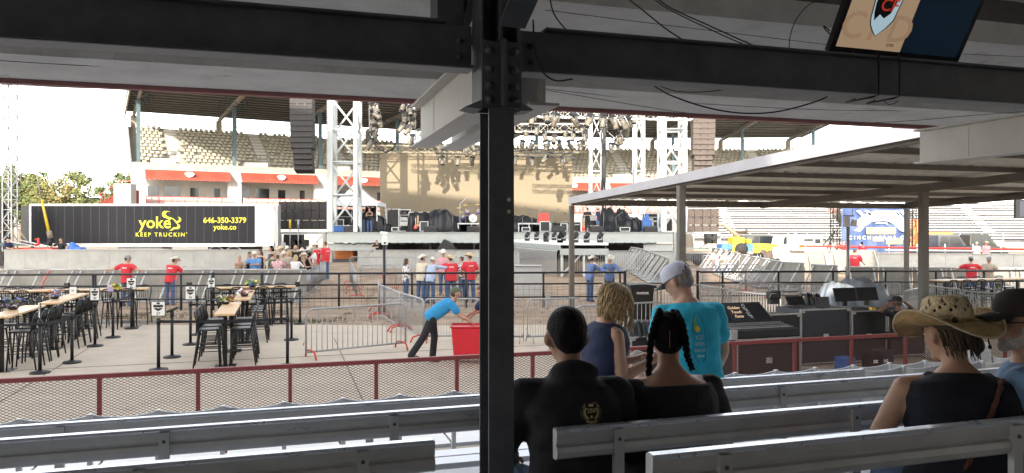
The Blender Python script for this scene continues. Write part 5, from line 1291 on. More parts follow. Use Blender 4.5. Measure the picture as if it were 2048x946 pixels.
for i, (a, b_) in enumerate((((700,38),(770,38)),((772,38),(838,38)),((840,38),(905,38)),((907,38),(970,38)))): bike(a, b_, f'{nth(i)} of four distant barricades along the arena wall behind the cowboys')
for i, (a, b_) in enumerate((((722,33),(790,33)),((792,33),(860,33)),((862,33),(930,33)),((932,33),(990,33)))): bike(a, b_, f'{nth(i)} of four middle barricades behind the cowboy group')
for i, (a, b_) in enumerate((((700,34.5),(706,31.5)),((706,31),(714,28.4)))): bike(a, b_, f'{nth(i)} barricade end on at the dirt path left of the black pole')
for i, (a, b_) in enumerate((((1222,41),(1284,41)),((1286,41),(1350,41)),((1352,41),(1425,41)))): bike(a, b_, f'{nth(i)} of three barricades under the right end of the stage')
for i, (a, b_) in enumerate((((608,29.3),(622,31.3)),((624,31.5),(638,33.6)),((640,33.8),(652,36)))): bike(a, b_, f'{nth(i)} barricade from the front in the side row beside the waiting crowd', False)
for i, (a, b_) in enumerate((((1405,39),(1460,39)),((1440,33),(1520,33.5)),((1405,31),(1490,31)),((1492,31),(1545,29)))): bike(a, b_, f'{nth(i)} barricade among those behind the turquoise man, counted from the far one')
mb = MB(); p = gnd(1533, 20.0); mb.box((p.x, 19.6, .98), (.18,.01,.16), 0, .1, .1); tag(mb.build('pink_tag', mat('pink', (.75,.16,.22), .6)), 'pink tag hanging on the sloping barricade', 'tag')
# ============================================================ bar tables and stools
def make_stool():
    r_ = empty('bar_stool', (0,0,0), 0, 'x', 'bar stool'); bmm = 'black_metal'
    mb = MB(); mb.prism([(-.19,.735),(-.17,.765),(0,.758),(.17,.765),(.20,.735),(.17,.728),(-.17,.728)], V(1,0,0), V(0,.39,0), (0,-.19,0)); mb.build('seat', bmm, r_, bevel=.006)
    for sx in (-1, 1):
        mb = MB(); mb.path([(sx*.165,.17,.73),(sx*.185,.20,.4),(sx*.20,.22,.0)], [.018,.017,.015], 6); mb.build('leg', bmm, r_)
        mb = MB(); mb.path([(sx*.165,-.17,.73),(sx*.19,-.22,.35),(sx*.21,-.27,.0)], [.018,.017,.015], 6); mb.build('leg', bmm, r_)
    mb = MB(); mb.path([(-.17,-.17,.73),(-.19,-.20,.90),(-.185,-.235,1.04),(-.13,-.25,1.10),(0,-.258,1.115),(.13,-.25,1.10),(.185,-.235,1.04),(.19,-.20,.90),(.17,-.17,.73)], .016, 7)
    for k in range(5): x = -.11+.055*k; mb.path([(x,-.18,.75),(x,-.21,.92),(x,-.25,1.10)], .009, 5)
    mb.build('backrest', bmm, r_)
    mb = MB()
    for z, w_, y0, y1 in ((.30,.19,.205,-.23),(.40,.187,.20,-.215)):
        if z < .35: mb.tube((-w_,y0,z),(w_,y0,z),.009); mb.tube((-w_,y1,z),(w_,y1,z),.009)
        mb.tube((-w_,y0,z+.03),(-w_,y1,z+.03),.009); mb.tube((w_,y0,z+.03),(w_,y1,z+.03),.009)
    mb.build('foot_ring', bmm, r_)
    return r_
st0 = make_stool(); stT = tree_of(st0); stu = [False]
def stool(u, v, face, label):
    """face: angle added to stand direction (0 = facing away from viewer)"""
    p = uv(u, v, .0); rz = TH + face + random.uniform(-.08,.08)
    if not stu[0]: o = st0; o.location = p; o.rotation_euler = (0,0,rz); stu[0] = True; o['label'] = label; o['group'] = 'black metal bar stools'
    else: o = dup(stT, p, rz, label, 'black metal bar stools')
def table(u0, u1, v0, v1, label, legs):
    r_ = empty('bar_table', uv((u0+u1)/2, (v0+v1)/2, 0), TH, label, 'bar table', 'high tables with pale wooden tops')
    mb = MB(); ubox(mb, u0, u1, v0, v1, 1.035, 1.075); mb.build('table_top', 'wood_top', r_, bevel=.004)
    for (u, v) in legs:
        mb = MB(); ubox(mb, u-.035, u+.035, v-.035, v+.035, .01, 1.034); mb.build('leg', 'black_metal', r_); mb = MB(); ubox(mb, u-.20, u+.20, v-.22, v+.22, 0, .012); mb.build('foot_plate', 'black_metal', r_)
    mb = MB(); um, vm = (u0+u1)/2, (v0+v1)/2
    if v1-v0 > u1-u0: ubox(mb, um-.02, um+.02, v0+.1, v1-.1, .985, 1.034)
    else: ubox(mb, u0+.1, u1-.1, vm-.02, vm+.02, .985, 1.034)
    mb.build('apron', 'black_metal', r_)
    return r_
def UV(px_, Y): p = gnd(px_, Y); return p.x*CT+p.y*ST, -p.x*ST+p.y*CT
def lin_table(pa, pb, wdt, lab, nL, nR, labL, labR, offL=0, offR=0, pitch=.56):
    (ua, va), (ub, vb2) = UV(*pa), UV(*pb); um = (ua+ub)/2
    table(um-wdt/2, um+wdt/2, va, vb2, lab, ((um, va+.25), (um, vb2-.25)))
    for side, n, labs, off in ((-1, nL, labL, offL), (1, nR, labR, offR)):
        for k in range(n): stool(um+side*(wdt/2+.13+off), va+.30+k*pitch, -side*R(-90) if False else (R(90) if side > 0 else R(-90)), labs.format(nth(k)))
    return um, va, vb2
T4 = lin_table((441,14.6),(472,17.0), .38, 'nearest wooden bar table in the middle cluster with a bouquet at its far end', 4, 4, '{} stool from the front on the left side of the nearest middle table', '{} stool from the front on the right side of the nearest middle table')
T5 = lin_table((478,17.7),(500,20.4), .38, 'second wooden bar table of the middle cluster, end to end with the nearest', 3, 4, '{} stool from the front on the left side of the second middle table', '{} stool from the front on the right side of the second middle table')
T2 = lin_table((97,16.8),(160,19.4), .42, 'wooden bar table in the left cluster with a small white card at its far end', 4, 4, '{} stool from the front on the left side of the table with the white card', '{} stool from the front on the right side of the table with the white card')
T3 = lin_table((10,14.2),(56,16.3), .42, 'nearest wooden bar table at the left edge with purple flowers', 3, 4, '{} stool from the front on the left side of the table at the left edge', '{} stool from the front on the right side of the table at the left edge')
def row_table(pxa, pxb, Y, wdt, lab, front, back, labF, labB):
    (ua, va) = UV(pxa, Y); rB = (pxb-CX)/F; v = va; ub = u_at(pxb, v)
    table(ua, ub, v-wdt/2, v+wdt/2, lab, [(ua+.4+k*(ub-ua-.8)/3, v) for k in range(4)])
    for k, px_ in enumerate(front): stool(u_at(px_, v-wdt/2-.15), v-wdt/2-.15, 0, labF.format(nth(k)))
    for k, px_ in enumerate(back): stool(u_at(px_, v+wdt/2+.15), v+wdt/2+.15, R(180), labB.format(nth(k)))
row_table(-60, 297, 19.9, .5, 'long wooden bar table parallel to the pipe fence behind the left cluster', (12,48,125,152,224,255), (14,42,70,162,205,284), '{} stool from the left along the near side of the long left table', '{} stool from the left along the far side of the long left table')
row_table(431, 591, 21.3, .45, 'wooden bar table parallel to the pipe fence behind the middle cluster', (426,478,525,560), (452,530,562), '{} stool from the left along the near side of the far middle table', '{} stool from the left along the far side of the far middle table')
row_table(1872, 2120, 24.4, .5, 'wooden bar table behind the barricades at the far right', (1895,1922,1950,1985), (1905,1935,1965,2010), '{} stool from the left on the near side of the far right table', '{} stool from the left on the far side of the far right table')
# bouquets and cards on the tables
def bouquet(p, cols, label, seed, sc=1.0):
    rg = random.Random(seed); r_ = empty('flower_basket', p, 0, label, 'flowers')
    mb = MB(); mb.lathe([(.05,0),(.07,.01),(.09*1,.06),(.08,.07)], p, 12, None, sc, sc); mb.build('basket', 'case_dark', r_)
    for j, c in enumerate(cols):
        mb = MB(); mm = mat('petal_%d_%d_%d' % tuple(int(x*100) for x in c), c, .6, var=.3, scale=40)
        for k in range(9):
            q = p+V(rg.uniform(-.13,.13)*sc, rg.uniform(-.12,.12)*sc, .05+rg.uniform(0,.13)*sc); a = rg.uniform(0,6.28)
            e1 = V(math.cos(a), math.sin(a), rg.uniform(-.4,.6))*.05*sc; e2 = V(-math.sin(a), math.cos(a), rg.uniform(-.3,.8))*.04*sc
            mb.add([q-e1, q+e2, q+e1, q-e2+V(0,0,.03)], [(0,1,2,3)]); mb.add([q-e1, q+e2+V(0,0,.03), q+e1], [(0,1,2)])
        mb.build('petals', mm, r_, fix=False)
def ont(px_, Y): p = gnd(px_, Y); p.z = 1.078; return p
G_, P_, W2, B_, Y_, O_ = (.16,.30,.10), (.22,.10,.19), (.75,.74,.74), (.12,.20,.45), (.70,.62,.10), (.65,.22,.14)
bouquet(ont(26,15.4), [P_, G_, W2, B_], 'purple and white wrapped flowers on the table at the left edge', 1, 1.25)
bouquet(ont(110,17.7), [W2, B_, O_], 'white and blue wrapped flowers on the table with the white card', 2, 1.1)
bouquet(ont(234,19.8), [Y_, G_, Y_], 'yellow wrapped flowers beside a lilac card on the long left table', 3, 1.0)
bouquet(ont(451,16.5), [G_, Y_, W2, O_], 'green and yellow wrapped flowers on the nearest middle table', 4, 1.1)
bouquet(ont(489,18.4), [P_, W2, O_], 'pink wrapped flowers on the second middle table', 5, 1.1)
bouquet(ont(505,21.3), [W2, G_, B_, Y_], 'pale bouquet on the far middle table', 6, 1.2)
for px_, Y, m, lab in ((146,19.1,'sign_white','small white card stand on the left cluster table'),(221,19.9,'lilac','lilac card beside the yellow flowers on the long left table')):
    defm('lilac', (.55,.42,.72), .6, var=.3, scale=30)
    p = ont(px_, Y); mb = MB(); mb.box(p+V(0,0,.09), (.15,.012,.18), TH, R(-8)); o = mb.build('table_card', m); tag(o, lab, 'card')
    mb = MB(); mb.box(p+V(0,-.012,.09), (.06,.004,.05), TH, R(-8)); mb.build('print', 'print_grey', o)
# ============================================================ queue stanchions
def stanchion(px_, Y, label, sign=None, top=1.0, lean=0):
    p = gnd(px_, Y); r_ = empty('queue_post', p, 0, label, 'queue post', 'black belt queue posts')
    mb = MB(); mb.lathe([(.175,0),(.178,.02),(.16,.035),(.05,.05),(.045,.06)], p, 20); mb.build('base', 'black_plastic', r_)
    mb = MB(); mb.tube(p+V(0,0,.05), p+V(0,0,top-.10), .032, n=12); mb.build('pole', 'black_paint', r_)
    mb = MB(); mb.tube(p+V(0,0,top-.10), p+V(0,0,top), .040, n=12); mb.tube(p+V(0,0,top), p+V(0,0,top+.012), .034, n=12); mb.build('belt_head', 'black_plastic', r_)
    if sign:
        num, ang_, w_, h_ = sign; c = p+V(0,0,top+.05+h_/2)
        mb = MB(); mb.box(c, (w_,.018,h_), R(ang_)); sg = mb.build('sign_frame', 'black_plastic', r_, bevel=.006)
        mb = MB(); m3 = Matrix.Rotation(R(ang_), 3, 'Z'); off = m3@V(0,-.0115,0); mb.box(c+off, (w_-.022,.004,h_-.022), R(ang_)); mb.build('sign_face', 'sign_white', sg)
        off = m3@V(0,-.0155,0); ax_ = m3@V(1,0,0)
        mb = MB(); text_into(mb, num, h_*.24, c+off-V(0,0,h_*.33), ax_, (0,0,1), .0005, .001); mb.build('sign_number', 'print_black', sg, fix=False)
        # ornate crest: stacked blots with a winged outline
        mb = MB()
        def lp(x, z): return c+off+ax_*(x*w_)+V(0,0,z*h_)
        for pts in ([(-.12,.40),(.0,.44),(.13,.40),(.11,.33),(.15,.29),(0,.31),(-.15,.29),(-.10,.33)],
                    [(-.36,.22),(-.25,.27),(-.1,.24),(0,.27),(.1,.24),(.25,.27),(.36,.22),(.33,.14),(.36,.08),(.22,.10),(.1,.07),(0,.10),(-.1,.07),(-.22,.10),(-.36,.08),(-.33,.14)],
                    [(-.30,.04),(-.15,.05),(0,.02),(.15,.05),(.30,.04),(.22,-.06),(.10,-.10),(.03,-.17),(0,-.13),(-.04,-.18),(-.10,-.10),(-.22,-.06)]):
            mb.add([lp(x, z) for x, z in pts], [tuple(range(len(pts)))])
        mb.build('sign_crest', 'print_black', sg, fix=False)
    return p
sp = {}
sp['a'] = stanchion(317, 14.45, 'queue post carrying the sign 57, nearest the red railing', ('57',2,.27,.29))
sp['b'] = stanchion(80, 14.15, 'queue post with a turned sign 31 at the left cluster', ('31',-52,.22,.29))
sp['c'] = stanchion(144, 15.25, 'queue post without a sign between the posts 31 and 39')
sp['d'] = stanchion(190, 17.4, 'queue post with sign 39 at the inner side of the left stools', ('39',8,.21,.30), 1.02)
sp['e'] = stanchion(226, 18.8, 'unsigned queue post just left of post 40')
sp['f'] = stanchion(263, 20.5, 'queue post carrying the sign 40 in front of the long table', ('40',3,.26,.32), 1.03)
sp['g'] = stanchion(344, 15.9, 'queue post with its belt head askew right of post 57', None, .98)
sp['h'] = stanchion(381, 17.65, 'queue post with sign 36 just left of the middle stools', ('36',4,.24,.32), 1.02)
sp['i'] = stanchion(394, 19.3, 'unsigned queue post just right of post 36')
sp['j'] = stanchion(423, 20.9, 'queue post carrying the sign 35 behind the middle stools', ('35',6,.20,.30), 1.03)
sp['k'] = stanchion(575, 14.9, 'queue post right of the middle table, nearest the railing')
sp['l'] = stanchion(583, 18.4, 'middle queue post of the three on the right of the tables')
sp['m'] = stanchion(600, 21.5, 'farthest queue post of the three on the right of the tables')
sp['o'] = stanchion(-70, 14.0, 'queue post cut off at the left edge')
sp['p'] = stanchion(-60, 17.2, 'second queue post cut off at the left edge')
mb = MB(); p = sp['g']; mb.box(p+V(.02,0,1.02), (.26,.12,.05), 0, 0, R(-22)); o = mb.build('queue_sign', 'black_plastic', bevel=.01); tag(o, 'black sign tipped flat on top of the queue post right of post 57', 'sign')
def belt(a, b_, label, z0=.95, z1=.95, sag=.03):
    a = sp[a] if isinstance(a, str) else a; b_ = sp[b_] if isinstance(b_, str) else b_; mb = MB(); n = 8
    pts = [Vector(a)*(1-k/n)+Vector(b_)*(k/n) + V(0,0,(z0*(1-k/n)+z1*k/n) - sag*4*(k/n)*(1-k/n)) for k in range(n+1)]
    for k in range(n): mb.bar(pts[k], pts[k+1], .004, .05)
    tag(mb.build('queue_belt', 'belt'), label, 'belt', 'black retractable belts')
belt('o','b','black belt from the left edge to post 31'); belt('b','c','black belt between post 31 and the unsigned post beside it'); belt('p','d','black belt running behind the stools to post 39')
belt('e','f','short black belt rising to post 40', .93, .93); belt('a','k','long black belt from post 57 across the nearest middle stools'); belt('h','l','black belt from post 36 across the middle stools to the right')
belt('l','m','short black belt between the two farther right hand posts'); belt('j','m','black belt from post 35 behind the middle stools')
fp = pf(136); fp2 = gnd(-30, 18.6)
belt(V(fp.x, fp.y-.06, -.15), V(fp2.x, fp2.y, -.1), 'upper black belt slanting from the fence clip down to the left edge', .95, .95, .0); belt(V(fp.x-.02, fp.y-.05, -.17), gnd(-30, 17.6), 'lower black belt slanting from the fence clip down to the left edge', .95, .9, .05)
for px_ in (136, 380, 596): 
    q = pf(px_, .86); mb = MB(); mb.box(q-V(0,.06,0), (.14,.12,.17)); tag(mb.build('belt_clip', 'black_plastic'), {136:'black belt clip box on the fence at the left',380:'black belt clip box on the fence above post 36',596:'black belt clip box on the fence above the farthest right post'}[px_], 'clip')
# ============================================================ bins
RB = empty('red_bin', gnd(940, 15.4), 0, 'bright red plastic wheeled bin being pushed beside the column', 'bin'); p = gnd(941, 15.4)
mb = MB(); 
for (z0, s0, z1, s1) in ((.12,.30,.72,.345),(.72,.365,.76,.365)):
    vs = [p+V(x*s0*1.1, y*s0*.85, z0) for x, y in ((-1,-1),(1,-1),(1,1),(-1,1))]+[p+V(x*s1*1.1, y*s1*.85, z1) for x, y in ((-1,-1),(1,-1),(1,1),(-1,1))]
    mb.add(vs, [(0,3,2,1),(0,1,5,4),(1,2,6,5),(2,3,7,6),(3,0,4,7)] )
mb.build('tub', 'red_plastic', RB, bevel=.03)
for x, y in ((-.25,-.2),(.25,-.2),(-.25,.2),(.25,.2)): mb = MB(); mb.lathe([(0,-.02),(.06,-.02),(.06,.02),(0,.02)], p+V(x,y,.06), 12, Matrix.Rotation(R(90),3,'Y')); mb.build('wheel', 'rubber', RB)
GB = empty('trash_bin', gnd(1282, 22.6), 0, 'large dark grey wheeled trash bin with a flared lid behind the blonde woman', 'bin'); p = gnd(1281, 22.6)
mb = MB(); vs = [p+V(x*.27, y*.3, .05) for x, y in ((-1,-1),(1,-1),(1,1),(-1,1))]+[p+V(x*.35, y*.38, .98) for x, y in ((-1,-1),(1,-1),(1,1),(-1,1))]
mb.add(vs, [(0,3,2,1),(0,1,5,4),(1,2,6,5),(2,3,7,6),(3,0,4,7)]); mb.build('body', 'case_dark', GB, bevel=.03)
mb = MB(); mb.prism([(-.40,.985),(.44,.985),(.40,1.06),(.1,1.10),(-.38,1.08)], V(1,0,0), V(0,.84,0), p-V(0,.42,0)); mb.build('lid', 'case_dark', GB, bevel=.02)
mb = MB(); text_into(mb, 'metlist', .13, p+V(0,-.372,.84), (1,0,0), (0,.085,1), .001, .001); mb.build('lettering', 'sign_white', GB, fix=False)
for x in (-.28,.28): mb = MB(); mb.lathe([(0,-.03),(.12,-.03),(.12,.03),(0,.03)], p+V(x,.28,.12), 14, Matrix.Rotation(R(90),3,'Y')); mb.build('wheel', 'rubber', GB)
# ============================================================ mixing area
fo = {}
CN = empty('mixing_console', gnd(1545, 13.6, .8), 0, 'large lighting console with a raised dark screen panel on a silver flight case', 'mixing console')
pc = lambda px_, py, Y: at(px_, py, Y)
# frame oriented along the stand
def fl(u, v, z): return uv(u, v, z)
uc0, vc0 = UV(1462, 13.0); uc1 = u_at(1600, vc0)
mb = MB(); ubox(mb, uc0, uc1, vc0, vc0+.75, .82, .95); mb.build('case_tray', 'case_dark', CN, bevel=.01)
mb = MB(); ubox(mb, uc0-.02, uc0+.12, vc0-.02, vc0+.02, .80, .97); ubox(mb, uc0-.02, uc0+.01, vc0+.021, vc0+.78, .80, .97); mb.build('case_corner', 'galv', CN)
mb = MB(); vs = [uv(uc0+.03,vc0+.05,.955), uv(uc1-.03,vc0+.05,.955), uv(uc1-.03,vc0+.55,1.02), uv(uc0+.03,vc0+.55,1.02)]
mb.add(vs+[v-V(0,0,.05) for v in vs], [(0,1,2,3),(0,4,5,1),(1,5,6,2),(2,6,7,3),(3,7,4,0)]); sf = mb.build('control_surface', 'case_dark', CN)
mb = MB(); 
for k in range(34): 
    u = uc0+.08+(uc1-uc0-.16)*k/33; 
    for j, dv in enumerate((.12,.22,.36,.46)): mb.cur = 0; c = uv(u, vc0+dv, .962+dv*.125); mb.box(c, (.014,.03 if j==0 else .016,.018), TH)
mb.build('faders', 'galv', sf)
mb = MB(); a_ = uv(uc0+.06,vc0+.55,1.03); b_ = uv(uc1-.14,vc0+.55,1.03); c_ = uv(uc1-.28,vc0+.82,1.36); d_ = uv(uc0-.02,vc0+.82,1.36); th = V(0,.04,-.02)
mb.add([a_,b_,c_,d_,a_+th,b_+th,c_+th,d_+th], [(0,1,2,3),(4,7,6,5),(0,4,5,1),(1,5,6,2),(2,6,7,3),(3,7,4,0)]); hd = mb.build('screen_hood', 'black_plastic', CN)
nn_ = (b_-a_).cross(d_-a_).normalized(); 
if nn_.y > 0: nn_ = -nn_
def hp(x, z, e=.003): return (a_*(1-x)+b_*x)*(1-z)+(d_*(1-x)+c_*x)*z+nn_*e
for (x0, x1) in ((.02,.28),(.31,.60),(.70,.98)):
    mb = MB(); mb.add([hp(x0,.06),hp(x1,.06),hp(x1,.92),hp(x0,.92)], [(0,1,2,3)]); mb.build('display', 'screen_black' if x0 != .31 else 'glass_dark', hd, fix=False)
mgold = mat('gold_glow', (.3,.2,.1), .5, var=0, emit=(.65,.45,.28), es=.16); mwt = mat('white_glow', (.3,.3,.3), .5, var=0, emit=(.7,.7,.7), es=.12)
mb = MB(); 
for j, t in enumerate(('Golden','Touch','Fame')): text_into(mb, t, .085, hp(.455,.72-.22*j,.006), (b_-a_), (d_-a_), .0005, .002, slant=.25)
mb.build('screen_graphic', mgold, hd, fix=False)
mb = MB()
for i in range(9):
    for j in range(3): 
        if (i*3+j) % 4: mb.add([hp(.62+.022*j,.88-.085*i,.005),hp(.635+.022*j,.88-.085*i,.005),hp(.635+.022*j,.91-.085*i,.005),hp(.62+.022*j,.91-.085*i,.005)], [(0,1,2,3)])
mb.build('level_lights', mwt, hd, fix=False)
LB = empty('lamp_box', uv(uc1-.38, vc0+.9, 1.37), 0, 'small black box lamp standing on top of the console hood', 'box'); 
mb = MB(); c = uv(u_at(1547, vc0+.88), vc0+.88, 1.47); mb.box(c, (.25,.14,.15), TH); mb.build('housing', 'black_plastic', LB, bevel=.02); mb = MB(); mb.path([c+V(-.11,-.09,-.05), c+V(-.08,-.1,.04), c+V(.02,-.1,.04)], .008, 6); mb.build('handle', 'galv', LB); mb = MB(); mb.box(c+V(.0,0,-.12), (.2,.12,.09), TH); mb.build('stand', 'black_plastic', LB)
def fcase(pxa, pxb, v, dv, z0, z1, label, m='case_slate', trim=True):
    ua, ub = u_at(pxa, v), u_at(pxb, v); r_ = empty('flight_case', uv((ua+ub)/2, v+dv/2, z0), 0, label, 'flight case', 'flight cases in the mixing area')
    mb = MB(); ubox(mb, ua, ub, v, v+dv, z0, z1); mb.build('shell', m, r_, bevel=.01)
    if trim:
        for u in (ua, ub): mb = MB(); ubox(mb, u-.018, u+.018, v-.012, v+.02, z0, z1+.012); mb.build('edge_trim', 'galv', r_)
        for z in (z0+.02, z1): mb = MB(); ubox(mb, ua+.019, ub-.019, v-.011, v+.019, z-.018, z+.013); mb.build('edge_trim', 'galv', r_)
        for u in (ua+.05, ub-.05):
            mb = MB(); ubox(mb, u-.035, u+.035, v-.018, v-.012, z1-.06, z1+.0); mb.build('corner_plate', 'galv', r_)
        mb = MB(); um = (ua+ub)/2; ubox(mb, um-.06, um+.06, v-.012, v-.002, (z0+z1)/2-.05, (z0+z1)/2+.05); mb.build('latch', 'galv_white', r_)
    return r_
vv = vc0
fcase(1474, 1600, vv+.02, .7, .02, .79, 'dark case carrying the console', 'case_dark')
fcase(1534, 1601, 12.2, .35, .02, 1.10, 'upright black flight case leaning in front of the console', 'black_plastic')
fcase(1602, 1700, 12.55, .8, .02, 1.12, 'slate sided flight case with silver edges left of the twin monitors', 'case_slate')
fcase(1704, 1772, 12.5, .7, .02, 1.06, 'flight case under the twin monitors', 'case_dark')
fcase(1776, 1850, 12.8, .8, .02, .98, 'low flight case beside the man with raised arms', 'case_dark')
fcase(1380, 1468, 12.3, .8, .02, .80, 'black case with white gear on top behind the turquoise man', 'case_dark')
fcase(1262, 1340, 12.6, .8, .02, .72, 'case under the black plastic sheet', 'case_dark')
def screen(pxa, pxb, v, z0, z1, label, tilt=.08, nm='monitor'):
    ua, ub = u_at(pxa, v), u_at(pxb, v); r_ = empty(nm, uv((ua+ub)/2, v, z0), 0, label, 'monitor')
    vs = [uv(ua,v,z0), uv(ub,v,z0), uv(ub,v+tilt,z1), uv(ua,v+tilt,z1)]; th = uv(0,.03)
    mb = MB(); mb.add(vs+[x+th for x in vs], [(0,1,2,3),(4,7,6,5),(0,4,5,1),(1,5,6,2),(2,6,7,3),(3,7,4,0)]); mb.build('casing', 'black_plastic', r_)
    c = sum(vs, V(0,0,0))/4; n = uv(0,-1)*.003; mb = MB(); mb.add([c+(x-c)*.94+n for x in vs], [(0,1,2,3)]); mb.build('display', 'screen_black', r_, fix=False)
    mb = MB(); um = (ua+ub)/2; ubox(mb, um-.05, um+.05, v+.04, v+.08, z0-.10, z0+.1); mb.build('stand', 'black_plastic', r_)
screen(1672, 1715, 12.9, 1.22, 1.50, 'left one of the twin dark monitors in the mixing area'); screen(1717, 1758, 12.9, 1.22, 1.50, 'right one of the twin dark monitors in the mixing area')
screen(1634, 1660, 12.6, 1.14, 1.36, 'small black laptop screen left of the twin monitors', .04, 'laptop'); screen(1578, 1612, 13.4, 1.12, 1.30, 'open black laptop right of the console hood', .12, 'laptop')
lump('tarp', uv(u_at(1718, 14.4), 14.4, .95), (1.9,1.2,.72), 'tarp_silver', 'large silver grey tarp draped over gear behind the twin monitors', 41)
lump('tarp', uv(u_at(1300, 12.9), 12.9, .70), (1.0,.9,.34), 'tarp_black', 'crumpled black plastic sheet between the blonde woman and the turquoise man', 42)
lump('tarp', uv(u_at(1625, 13.8), 13.8, .9), (.5,.5,.45), 'tarp_black', 'small black cloth hump right of the console', 43)
rg = random.Random(77)
for k in range(6):
    px_ = (1480,1510,1560,1690,1745,1765)[k]; mb = MB(); c = uv(u_at(px_, 11.6), 11.6, .18); mb.box(c, (.3,.25,.30+.1*(k%3)), TH+rg.uniform(-.3,.3)); o = mb.build('gear_box', ['case_dark','black_plastic','galv','tarp_blue','black_plastic','case_slate'][k], bevel=.02)
    tag(o, f'small gear box on the ground behind the red mesh, {nth(k)} from the left', 'box'); mb = MB(); mb.box(c+V(0,-.13,.05), (.1,.01,.06), TH); mb.build('sticker', 'sign_white', o)
mb = MB(); c = uv(u_at(1745, 12.3), 12.3, 1.13); mb.box(c+V(.0,0,.0), (.1,.08,.05), TH); tag(mb.build('meter', 'yellow_paint'), 'tiny yellow meter on the case below the twin monitors', 'meter')
# cup on the bench seat
mb = MB(); c = uv(u_at(1500, ROWS['D'][0]+.2), ROWS['D'][0]+.2, trz['D']+.44); mb.lathe([(.05,0),(.055,.004),(.06,.01),(.058,.012)], c, 16); mb.tube(c+V(0,0,.01), c+V(.01,0,.10), .003); tag(mb.build('cup_lid', 'sign_white'), 'clear cup lid with a straw lying on a pale bench plank', 'cup lid')
# ============================================================ PEOPLE
defm('skin', (.50,.29,.20), .55, var=.10, scale=18, bump=.05, bscale=80)
defm('skin_tan', (.40,.215,.14), .55, var=.10, scale=18, bump=.05, bscale=80)
defm('skin_brown', (.20,.11,.07), .5, var=.10, scale=18)
defm('jeans', (.075,.125,.235), .85, var=.28, scale=9, bump=.25, bscale=60)
defm('trouser_black', (.018,.018,.021), .85, var=.3, scale=9, bump=.3, bscale=30)
defm('hair_brown', (.07,.045,.03), .6, var=.35, scale=30, bump=.5, bscale=90)
defm('hair_dark', (.010,.009,.009), .65, var=.3, scale=40, bump=.5, bscale=90, spec=.15)
defm('hair_blonde', (.43,.30,.15), .5, var=.45, scale=34, bump=.6, bscale=70)
defm('hair_grey', (.22,.20,.18), .6, var=.4, scale=40, bump=.5, bscale=90)
defm('straw', (.66,.53,.33), .75, var=.22, scale=30, bump=.6, bscale=120)
defm('straw_brim', (.50,.33,.15), .75, var=.3, scale=14, bump=.6, bscale=120)
defm('hat_white', (.66,.63,.55), .8, var=.08, scale=12)
defm('boot', (.08,.055,.04), .6, var=.3, scale=10)
defm('shirt_red', (.62,.035,.05), .8, var=.10, scale=8, bump=.25, bscale=20)
defm('shirt_lens', (.03,.03,.03), .1, var=0)
def remesh(parts_fn, voxel, mats, name, parent, smooth_it=4, extra=None, post=None):
    mb = MB(); parts_fn(mb); me = bpy.data.meshes.new('t'); me.from_pydata(mb.v, [], mb.f)
    o = bpy.data.objects.new('t', me); md = o.modifiers.new('r', 'REMESH'); md.mode = 'VOXEL'; md.voxel_size = voxel; md.use_smooth_shade = True
    if smooth_it: sm = o.modifiers.new('s', 'SMOOTH'); sm.factor = .5; sm.iterations = smooth_it
    res = evaluated_mesh(o); bpy.data.objects.remove(o); bpy.data.meshes.remove(me)
    if post:
        n = len(res.vertices); co = np.empty(n*3, np.float32); res.vertices.foreach_get('co', co); co = co.reshape(-1, 3); co = post(co); res.vertices.foreach_set('co', co.reshape(-1).astype(np.float32)); res.update()
    if extra:
        xb = MB(); extra(xb)
        if xb.v:
            bm = bmesh.new(); bm.from_mesh(res); nm = len(xb.v); vs_ = [bm.verts.new(v) for v in xb.v]
            for f, mi in zip(xb.f, xb.mi):
                try: fc = bm.faces.new([vs_[i] for i in f]); fc.material_index = mi; fc.smooth = True
                except ValueError: pass
            bm.to_mesh(res); bm.free()
    res.name = name
    for m_ in mats: res.materials.append(M[m_] if isinstance(m_, str) else m_)
    ob = bpy.data.objects.new(name, res); COL.objects.link(ob); ob.parent = parent
    for p in res.polygons: p.use_smooth = True
    return ob
def loft(mb, secs, n=20):
    """secs: (center, axis_right, axis_front, rx, ry)"""
    vs = []; fs = []
    for c, a, b_, rx_, ry_ in secs:
        for k in range(n):
            t = 2*math.pi*k/n; ct, st_ = math.cos(t), math.sin(t)
            vs.append(c + a*(rx_*math.copysign(abs(ct)**.85, ct)) + b_*(ry_*math.copysign(abs(st_)**.85, st_)))
    m = len(secs)
    for i in range(m-1):
        for k in range(n): fs.append((i*n+k, i*n+(k+1) % n, (i+1)*n+(k+1) % n, (i+1)*n+k))
    fs.append(tuple(range(n))[::-1]); fs.append(tuple((m-1)*n+k for k in range(n))); mb.add(vs, fs)
def capsule(mb, p, q, r0, r1, n=12):
    p = Vector(p); q = Vector(q); d = (q-p); L = d.length
    if L < 1e-5: mb.ell(p, (r0,)*3); return
    d.normalize(); pts = []; rs = []
    for t in (-1,-.85,-.5,0): pts.append(p+d*(r0*t)); rs.append(max(.001, r0*math.sqrt(max(0, 1-t*t))))
    for t in (0,.5,.85,1): pts.append(q+d*(r1*t)); rs.append(max(.001, r1*math.sqrt(max(0, 1-t*t))))
    mb.path(pts, rs, n)
def D(*a): return V(*a).normalized()
HANG = (D(.14,.02,-1), D(.05,.18,-1))
